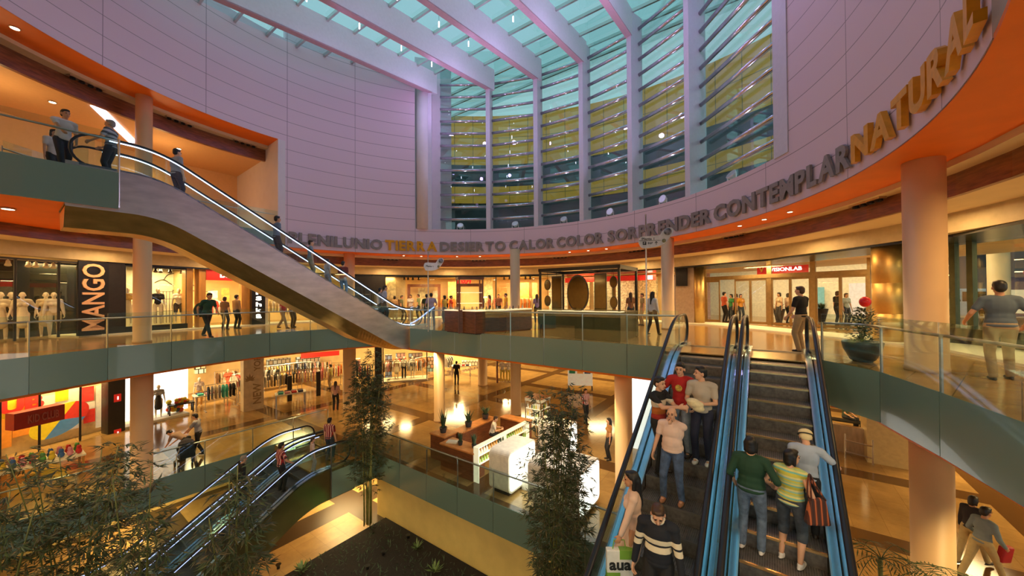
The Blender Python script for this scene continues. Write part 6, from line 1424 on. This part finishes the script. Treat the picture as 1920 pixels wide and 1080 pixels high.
sa, sb = at_z(181, 200, Z3S-.63), at_z(251, 268, Z3S-.63)
struct(MB().bar(sa, sb, .34, .03).build('ceiling_light_slot', mat('cool_tube_panel', (.9, .9, 1), .5, emit=(.75, .75, 1), es=3.)))
# track spots of the dark shop and the others
def track_spot(u, rho, z, label, m, tilt=.5):
    p = ru(u, rho, 490); e = empty('track_spotlight', (p.x, p.y, z), face_to((p.x, p.y), (0, 0)), label, 'spotlight', 'track spotlights'); R = Matrix.Rotation(tilt, 3, 'X')
    MB().tube([(0, 0, 0), (0, 0, -.10)], .015, 6).build('stem', m, e); hd_ = MB().lathe([(.05, .06), (.055, -.02), (.085, -.12), (.07, -.12)], (0, 0, -.15), 14, R).build('head', m, e); MB().lathe([(.068, -.10), (.068, -.11)], (0, 0, -.15), 14, R).build('lens', M_lampglow, hd_)
M_wsp = mat('white_spot_housing', (.75, .66, .48), .4)
for u, n in zip((15, 53, 67, 86, 100, 147), ('first', 'second', 'third', 'fourth', 'fifth', 'last')): track_spot(u, 14.9, 2.99, 'white track spotlight, %s along the dark shop window' % n, M_wsp)
for u, n in zip((292, 301, 319, 341, 351), ('first', 'second', 'third', 'fourth', 'fifth')): track_spot(u, 15.2, 3.06, 'small dark track spotlight, %s in the pale window' % n, M_blk)
for u, n in zip((758, 765, 774, 785, 945, 955, 985, 994), ('first', 'second', 'third', 'fourth', 'fifth', 'sixth', 'seventh', 'last')): track_spot(u, 15.3, 3.06, 'small dark track spotlight, %s across the bright shop' % n, M_blk)
# pendants between the rafters
M_pend = mat('pendant_glow', (.95, .93, 1), .4, emit=(.86, .80, 1), es=12.)
n = 0
for w in (-15.75, -12.9, -10.0, -7.15):
    for k, r in enumerate((2.5, 4.9, 7.3, 9.7, 12.1, 14.2)):
        z = zb(r)+.75; e = empty('pendant_lamp', wr(w, r, z), 0, 'slim glowing pendant lamp hanging %s under the roof glass' % ('between the rafters'), 'pendant lamp', 'pendant lamps under the roof glass')
        MB().lathe([(.022, -.14), (.027, -.12), (.027, .10), (.015, .14)], (0, 0, 0), 10).build('tube', M_pend, e); MB().tube([(0, 0, .13), (0, 0, .5)], .008, 5).build('wire', M_dark, e)
# floodlights on the sill of the great window
M_fl = mat('flood_glow', (1, 1, 1), .4, emit=(1, .90, .80), es=25.); M_fh = mat('flood_housing', (.80, .78, .80), .3, .6)
for u, v, hot, w_ in ((863, 416, 0, 'first bay from the pilaster'), (966, 412, 0, 'second bay'), (1057, 404, 0, 'third bay'), (1144, 392, 1, 'fourth bay'), (1243, 366, 1, 'fifth bay'), (1372, 322, 0, 'last bay')):
    p = ru(u, RA+.35, v); d = (CC-p).normalized(); e = empty('floodlight', (p.x, p.y, 5.75), math.atan2(d.y, d.x)-PI/2, 'round %s floodlight on the sill of the great window, %s' % ('glowing' if hot else 'silver', w_), 'floodlight', None)
    R = Matrix.Rotation(-1.3 if hot else -.9, 3, 'X'); rf = MB().lathe([(.02, -.16), (.12, -.13), (.19, .0), (.2, .06), (.17, .06)], (0, 0, .30), 20, R).build('reflector', M_fh, e, smooth=True); MB().lathe([(.165, .045), (.165, .055)], (0, 0, .30), 20, R).build('lens', M_fl if hot else M_fh, rf)
    MB().box((-.2, 0, .16), (.03, .05, .32)).build('bracket', M_fh, e); MB().box((.2, 0, .16), (.03, .05, .32)).build('bracket', M_fh, e); MB().box((0, 0, .01), (.44, .2, .03)).build('base', M_fh, e)
    q = Vector((p.x, p.y, 6.1))+Vector((d.x, d.y, .3))*.4
    l = lamp('SPOT', q, 300 if hot else 220, (.78, .66, 1.0), .12, None, 1.5, .8, name='flood_beam'); aim(l, q+Vector((d.x*.25, d.y*.25, 1)))
    l = lamp('SPOT', q, 200, (.80, .70, 1.0), .12, None, 2.4, .8, name='flood_wash'); aim(l, q+Vector((d.x*.9, d.y*.9, .5)))
# ================================================================ plants of the lower court
M_leaf = mat('bamboo_leaf', (.045, .075, .025), .5, noise=.6, nscale=5); M_leaf2 = mat('bamboo_leaf_brown', (.10, .085, .035), .5, noise=.5, nscale=5); M_culm = mat('bamboo_culm', (.20, .22, .06), .4, noise=.3, nscale=6)
def bamboo(base, h, rad, nculm, nleaf, label, low=.35, seed=1, dens=1.0, lean=(0, 0), lp=1.0):
    rnd = random.Random(seed); e = empty('bamboo_plant', base, 0, label, 'bamboo'); tops = []
    for i in range(nculm):
        a = rnd.uniform(0, 2*PI); r0 = rnd.uniform(0, .22); r1 = rnd.uniform(.1, .75)*rad; L = h*rnd.uniform(.8, 1.0); aa = a+rnd.uniform(-.6, .6)
        pts = [Vector((math.cos(a)*r0+lean[0]*t*t+math.cos(aa)*r1*t*t, math.sin(a)*r0+lean[1]*t*t+math.sin(aa)*r1*t*t, L*t)) for t in [k/8 for k in range(9)]]
        MB().tube(pts, [.020*(1-.75*t/8)+.003 for t in range(9)], 6).build('culm', M_culm, e, smooth=True); tops.append(pts)
    b = MB()
    for j in range(nleaf//6):
        pts = tops[rnd.randrange(nculm)]; t = low+(1-low)*(rnd.random()**lp); f = t*8; k = min(7, int(f)); q = pts[k].lerp(pts[k+1], f-k)
        env = math.sin(PI*min(1, max(.12, (t-low)/(1-low)*.82+.12)))
        a = rnd.uniform(0, 2*PI); o = rnd.random()**.6*rad*.75*env; q = q+Vector((math.cos(a)*o, math.sin(a)*o, rnd.uniform(-.1, .15)))
        tw0 = Vector((math.cos(a), math.sin(a), rnd.uniform(-.3, .5)))
        for s in range(6):
            aa = a+rnd.uniform(-1.3, 1.3); d = Vector((math.cos(aa), math.sin(aa), rnd.uniform(-.9, .35))).normalized(); L = rnd.uniform(.13, .24)*dens; sd = d.cross(Vector((rnd.uniform(-.4, .4), rnd.uniform(-.4, .4), 1))).normalized()*rnd.uniform(.011, .018)*dens
            q0 = q+tw0*rnd.uniform(0, .12); up = Vector((0, 0, .006)); b.cur = 1 if rnd.random() < .35 else 0
            b.add([q0, q0+d*L*.4+sd-up, q0+d*L*.4+up, q0+d*L*.4-sd-up, q0+d*L], [[0, 1, 2], [0, 2, 3], [1, 4, 2], [2, 4, 3]])
    b.build('foliage', [M_leaf, M_leaf2], e, fix=False); return e
BZ = ZL+.1
bamboo(wr(-12.1, .9, BZ), 6.0, 1.12, 11, 7200, 'wide dense bamboo clump nearest the kids shop', .25, 3, 1.05)
bamboo(wr(-11.4, -.2, BZ), 5.6, .9, 7, 3000, 'bamboo clump at the outer corner beside the wide one', .25, 9, 1.05)
bamboo(wr(-9.95, 1.6, BZ), 5.75, .45, 4, 1900, 'slender bamboo with dark tufts between the wide clump and the lower escalators', .35, 5, 1.15)
bamboo(wr(-8.5, 2.6, BZ), 5.6, .58, 6, 3000, 'bamboo clump in front of the lower escalators', .3, 8, 1.1)
tall = at_z(690, 985, BZ); bamboo(tall, 6.75, .95, 9, 9000, 'tall bamboo with bare lower stems and two ground lights at its foot', .22, 12, 1.0, lp=.55)
bamboo(wr(-4.4, 7.9, BZ), 6.75, .85, 10, 10000, 'tall bamboo before the glowing white kiosk', .2, 15, 1.0)
def ground_light(u, v, col, label, es, pw):
    p = at_z(u, v, BZ); e = empty('ground_spotlight', p, 0, label, 'ground light'); hs = MB().lathe([(.05, 0), (.05, .08), (.085, .14), (.07, .14)], (0, 0, 0), 16).build('housing', M_blk, e); MB().lathe([(.068, .125), (.068, .135)], (0, 0, 0), 16).build('lens', mat('glow_'+label[:5], col, .5, emit=col, es=es), hs)
    l = lamp('SPOT', p+Vector((0, 0, .2)), pw, col, .06, None, .8, .7, name='ground_beam'); return l, p
l, p = ground_light(689, 1068, (1, .72, .35), 'warm ground spotlight at the foot of the tall bamboo, nearer one', 60, 90); aim(l, tall+Vector((0, 0, 3)))
l, p = ground_light(719, 1041, (1, .72, .35), 'warm ground spotlight by the stems of the tall bamboo, farther one', 60, 90); aim(l, tall+Vector((0, 0, 2.5)))
l, p = ground_light(765, 1010, (.05, 1, .25), 'green ground spotlight among the low plants', 40, 35); aim(l, p+Vector((-3.2, -1.2, 1.2)))
l, p = ground_light(522, 1066, (1, .85, .4), 'small yellow ground spotlight at the edge of the planting bed', 30, 30); aim(l, p+Vector((0, 0, 2)))
rnd = random.Random(4); b = MB()
for i in range(3500):
    w, r = rnd.uniform(-12.7, -2.8), rnd.uniform(1, 8.7); q = Vector(wr(w, r, ZL+.12)); a = rnd.uniform(0, 6.28); d = Vector((math.cos(a), math.sin(a), rnd.uniform(.3, 1.2))).normalized(); L = rnd.uniform(.08, .24); sd = d.cross(Vector((0, 0, 1))).normalized()*.018
    b.add([q, q+d*L*.5+sd, q+d*L, q+d*L*.5-sd], [[0, 1, 2, 3]])
tag(b.build('ground_cover', mat('ground_cover_leaf', (.02, .05, .015), .6, noise=.5), fix=False), 'low dark leafy ground cover over the planting bed', 'ground cover', kind='stuff')
for u, v, l in ((566, 1072, 'pale young shrub at the outer edge of the planting bed'), (815, 1074, 'pale young shrub in the middle of the planting bed'), (782, 1030, 'young plant lit by the green spotlight')):
    p = at_z(u, v, ZL+.12); e = empty('young_shrub', p, 0, l, 'shrub'); b = MB()
    for i in range(26):
        a = rnd.uniform(0, 6.28); d = Vector((math.cos(a), math.sin(a), rnd.uniform(.4, 1.6))).normalized(); L = rnd.uniform(.2, .38); sd = d.cross(Vector((0, 0, 1))).normalized()*.03; q = Vector((0, 0, .02))
        b.add([q, q+d*L*.6+sd, q+d*L, q+d*L*.6-sd], [[0, 1, 2, 3]])
    b.build('leaves', mat('young_leaf', (.12, .20, .05), .5, noise=.3), e, fix=False)
# palms by the rising escalator
M_palm = mat('palm_frond', (.05, .09, .03), .5, noise=.4, nscale=5)
def palm(p, h, n, label, ln=1.0, seed=2):
    rnd = random.Random(seed); e = empty('potted_palm', p, 0, label, 'palm'); MB().lathe([(.20, 0), (.28, .45), (.25, .45), (.24, .4)], (0, 0, 0), 24).build('pot', M_pot, e)
    MB().tube([(0, 0, .38), (0, .02, h)], .035, 8).build('stem', M_culm, e)
    for i in range(n):
        a = 2*PI*i/n+rnd.uniform(-.2, .2); d = Vector((math.cos(a), math.sin(a), 0)); L = ln*rnd.uniform(.8, 1.1); up = rnd.uniform(.5, 1.0); b = MB(); sd = Vector((-d.y, d.x, 0))
        sp = [Vector((0, 0, h))+d*(L*t)+Vector((0, 0, L*(up*t-1.15*t*t))) for t in [k/14 for k in range(15)]]; b.tube(sp, [.008*(1-.6*k/14) for k in range(15)], 4)
        for k in range(2, 15):
            for s in (-1, 1):
                q = sp[k]; l = .26*math.sin(PI*min(1, .15+k/15))*ln; dd = (sd*s*.9+d*.5+Vector((0, 0, -.25))).normalized(); b.add([q, q+dd*l*.5+d*.012, q+dd*l, q+dd*l*.5-d*.012], [[0, 1, 2, 3]])
        b.build('frond', M_palm, e, fix=False)
palm(Vector((*wr(1.55, 9.2), ZG)), 1.75, 12, 'potted palm with feathery fronds beside the rising escalator', .85, 2)
palm(Vector((*wr(2.5, 9.3), ZG)), 1.6, 11, 'potted palm standing closer to the cream column base', .85, 6)
# bowl planter with a shrub on the first floor and the red balloon
pp = at_y(1617, 660, 8.2); pp.z = 0
e = empty('potted_shrub', pp, 0, 'leafy shrub in a dark bowl planter beside the thick cream column', 'potted plant')
MB().lathe([(.16, 0), (.22, .05), (.33, .28), (.36, .44), (.34, .46), (.31, .44), (.28, .40)], (0, 0, 0), 32).build('bowl', M_pot, e, smooth=True)
b = MB(); rnd = random.Random(11)
for i in range(900):
    t = rnd.random(); a = rnd.uniform(0, 6.28); r = (.10+.26*math.sin(PI*min(1, t*.85+.12)))*rnd.random()**.5; q = Vector((math.cos(a)*r, math.sin(a)*r, .45+.75*t)); d = Vector((math.cos(a), math.sin(a), rnd.uniform(-.6, .6))).normalized(); L = rnd.uniform(.06, .11); sd = d.cross(Vector((0, 0, 1))).normalized()*.024
    b.add([q, q+d*L*.5+sd, q+d*L, q+d*L*.5-sd], [[0, 1, 2, 3]])
b.build('foliage', mat('shrub_leaf', (.02, .05, .02), .45, noise=.5), e, fix=False)
for k in range(5): a = k*1.3; MB().tube([(0, 0, .4), (math.cos(a)*.08, math.sin(a)*.08, .8), (math.cos(a)*.2, math.sin(a)*.2, 1.1)], .010, 5).build('branch', M_culm, e)
bp = at_y(1622, 566, 8.9); e = empty('balloon', bp, 0, 'round red balloon above the leafy shrub', 'balloon'); MB().ell((0, 0, 0), (.115, .115, .13)).build('bulb', mat('red_balloon', (.75, .02, .03), .25), e, smooth=True); MB().tube([(0, 0, -.13), (.02, 0, -.5), (0, .05, -1.2)], .006, 4).build('string', M_dark, e)
# planters in the bright wing
for u, l in ((1461, 'dark tapered planter beyond the middle glass door'), (1541, 'dark tapered planter beyond the last glass doors')):
    p = at_z(u, 604, 0); e = empty('planter', p, 0, l, 'planter'); MB().lathe([(.14, 0), (.30, .75), (.26, .75), (.25, .7)], (0, 0, 0), 20).build('pot', M_dark, e); b = MB()
    for i in range(80): a = rnd.uniform(0, 6.28); d = Vector((math.cos(a), math.sin(a), rnd.uniform(.2, 2))).normalized(); L = rnd.uniform(.2, .5); sd = d.cross(Vector((0, 0, 1))).normalized()*.03; q = Vector((0, 0, .7)); b.add([q, q+d*L*.6+sd, q+d*L, q+d*L*.6-sd], [[0, 1, 2, 3]])
    b.build('leaves', M_leafd, e, fix=False)
# ================================================================ outside
M_yelw = brick_mat('mustard_panels', (.92, .42, .02), (.84, .38, .02), (.20, .13, .02), 1.9, 6, .03, rough=.5)
AO0, AO1 = ang(1560, 26, 200), ang(740, 26, 300)
def ring_out(name, z0, z1, m, r=26.): b = MB().arc(AO0, AO1, r, r+.4, z0, z1, 60); b.uv = lambda co, p: (math.atan2(co.y-CC.y, co.x-CC.x)*26, co.z); return struct(b.build(name, m))
ring_out('wall_outer_yellow_upper', 15.2, 20.3, M_yelw); ring_out('wall_outer_glass_upper', 12.9, 15.2, mat('dark_blue_glass', (.012, .03, .04), .08, noise=.5, nscale=.4)); ring_out('wall_outer_yellow_lower', 11.2, 12.9, M_yelw, 25.9); ring_out('wall_outer_glass_lower', 3.2, 11.2, mat('grey_green_glass', (.03, .045, .05), .1, noise=.6, nscale=.3))
bd = Vector((1.30, 1, 0)).normalized(); bc = bd*46; ba = math.atan2(bd.y, bd.x)-PI/2
M_pinkb = brick_mat('pink_brick_facade', (.36, .26, .21), (.33, .23, .19), (.28, .20, .17), .8, .25, .01, rough=.8, uv=False)
e = empty('building', (bc.x, bc.y, -1), ba, 'pinkish apartment building across the street beyond the glass wall', 'building')
MB().box((0, 4, 15), (60, 8, 30)).build('facade', M_pinkb, e)
for i in range(16):
    for j in range(5):
        x = -20+i*2.9; z = 5.2+j*3.3; f = MB().box((x, -.03, z), (1.7 if i % 3 else 1.1, .12, 1.25)).build('window', mat('dark_window_glass', (.03, .04, .055), .15), e)
gp = bd*30; struct(MB().box((gp.x+8, gp.y+4, -.35), (40, 40, .4), ba).build('ground_street', mat('grey_paving', (.32, .30, .29), .8)))
e = empty('van', at_y(1832, 572, 21), ba+.15, 'white van parked outside the glass wall', 'van'); e.location.z = -.1
prof = [(-2.2, .35), (2.2, .35), (2.25, 1.0), (1.6, 1.15), (1.1, 1.9), (-2.15, 1.95)]
k = len(prof); MB().add([(x, y, z) for y in (-.9, .9) for x, z in prof], [list(range(k)), list(range(k, 2*k))[::-1]]+[[i, (i+1) % k, (i+1) % k+k, i+k] for i in range(k)]).build('body', mat('white_van_paint', (.75, .77, .8), .3), e, bevel=.08)
for x0, x1 in ((-1.9, -.8), (-.65, .35), (.5, 1.25)): MB().add([(x0, -.915, 1.2), (x1+.1, -.915, 1.2), (x1-.05, -.915, 1.75), (x0, -.915, 1.75)], [[0, 1, 2, 3]]).build('side_window', M_dkwall, e)
for x in (-1.4, 1.4):
    for y in (-.85, .85): MB().lathe([(.12, -.1), (.34, -.1), (.34, .1), (.12, .1)], (x, y, .34), 20, Matrix.Rotation(PI/2, 3, 'X')).build('wheel', M_blk, e)
o = column(at_y(1873, 557, 15.5), -.2, 3.4, .62, 'cream round column outside the glass wall'); smooth_sides(o)
e = empty('picnic_table', at_y(1808, 600, 15), ba, 'metal table standing outside the glass wall', 'table'); e.location.z = -.15
MB().box((0, 0, .72), (1.9, .7, .05)).build('table_top', M_steel, e)
for a in (-1, 1):
    for b_ in (-1, 1): MB().box((a*.8, b_*.28, .35), (.05, .05, .7)).build('leg', M_steel, e)
e = empty('street_board', at_y(1905, 560, 17), ba, 'navy street notice board outside beyond the man in slate blue', 'notice board'); e.location.z = -.15
MB().box((0, 0, 1.5), (1.7, .12, 1.9)).build('panel', flat('navy2', (.02, .04, .12)), e); MB().box((0, -.07, 1.3), (1.3, .02, 1.1)).build('poster', M_ivory, e)
for s in (-1, 1): MB().box((s*.75, 0, .3), (.08, .08, .6)).build('leg', M_dark, e)
for u, yy, c, l in ((1786, 19, (.65, .68, .25), 'passer in pale yellow top outside the glass wall'), (1842, 18, (.25, .12, .12), 'passer in dark red top outside the glass wall')):
    p = at_y(u, 570, yy); person((p.x, p.y, -.15), RIGHT, l, cloth('o%d' % u, c), M_blacku, M_sole, h=1.66)
fuse_all()
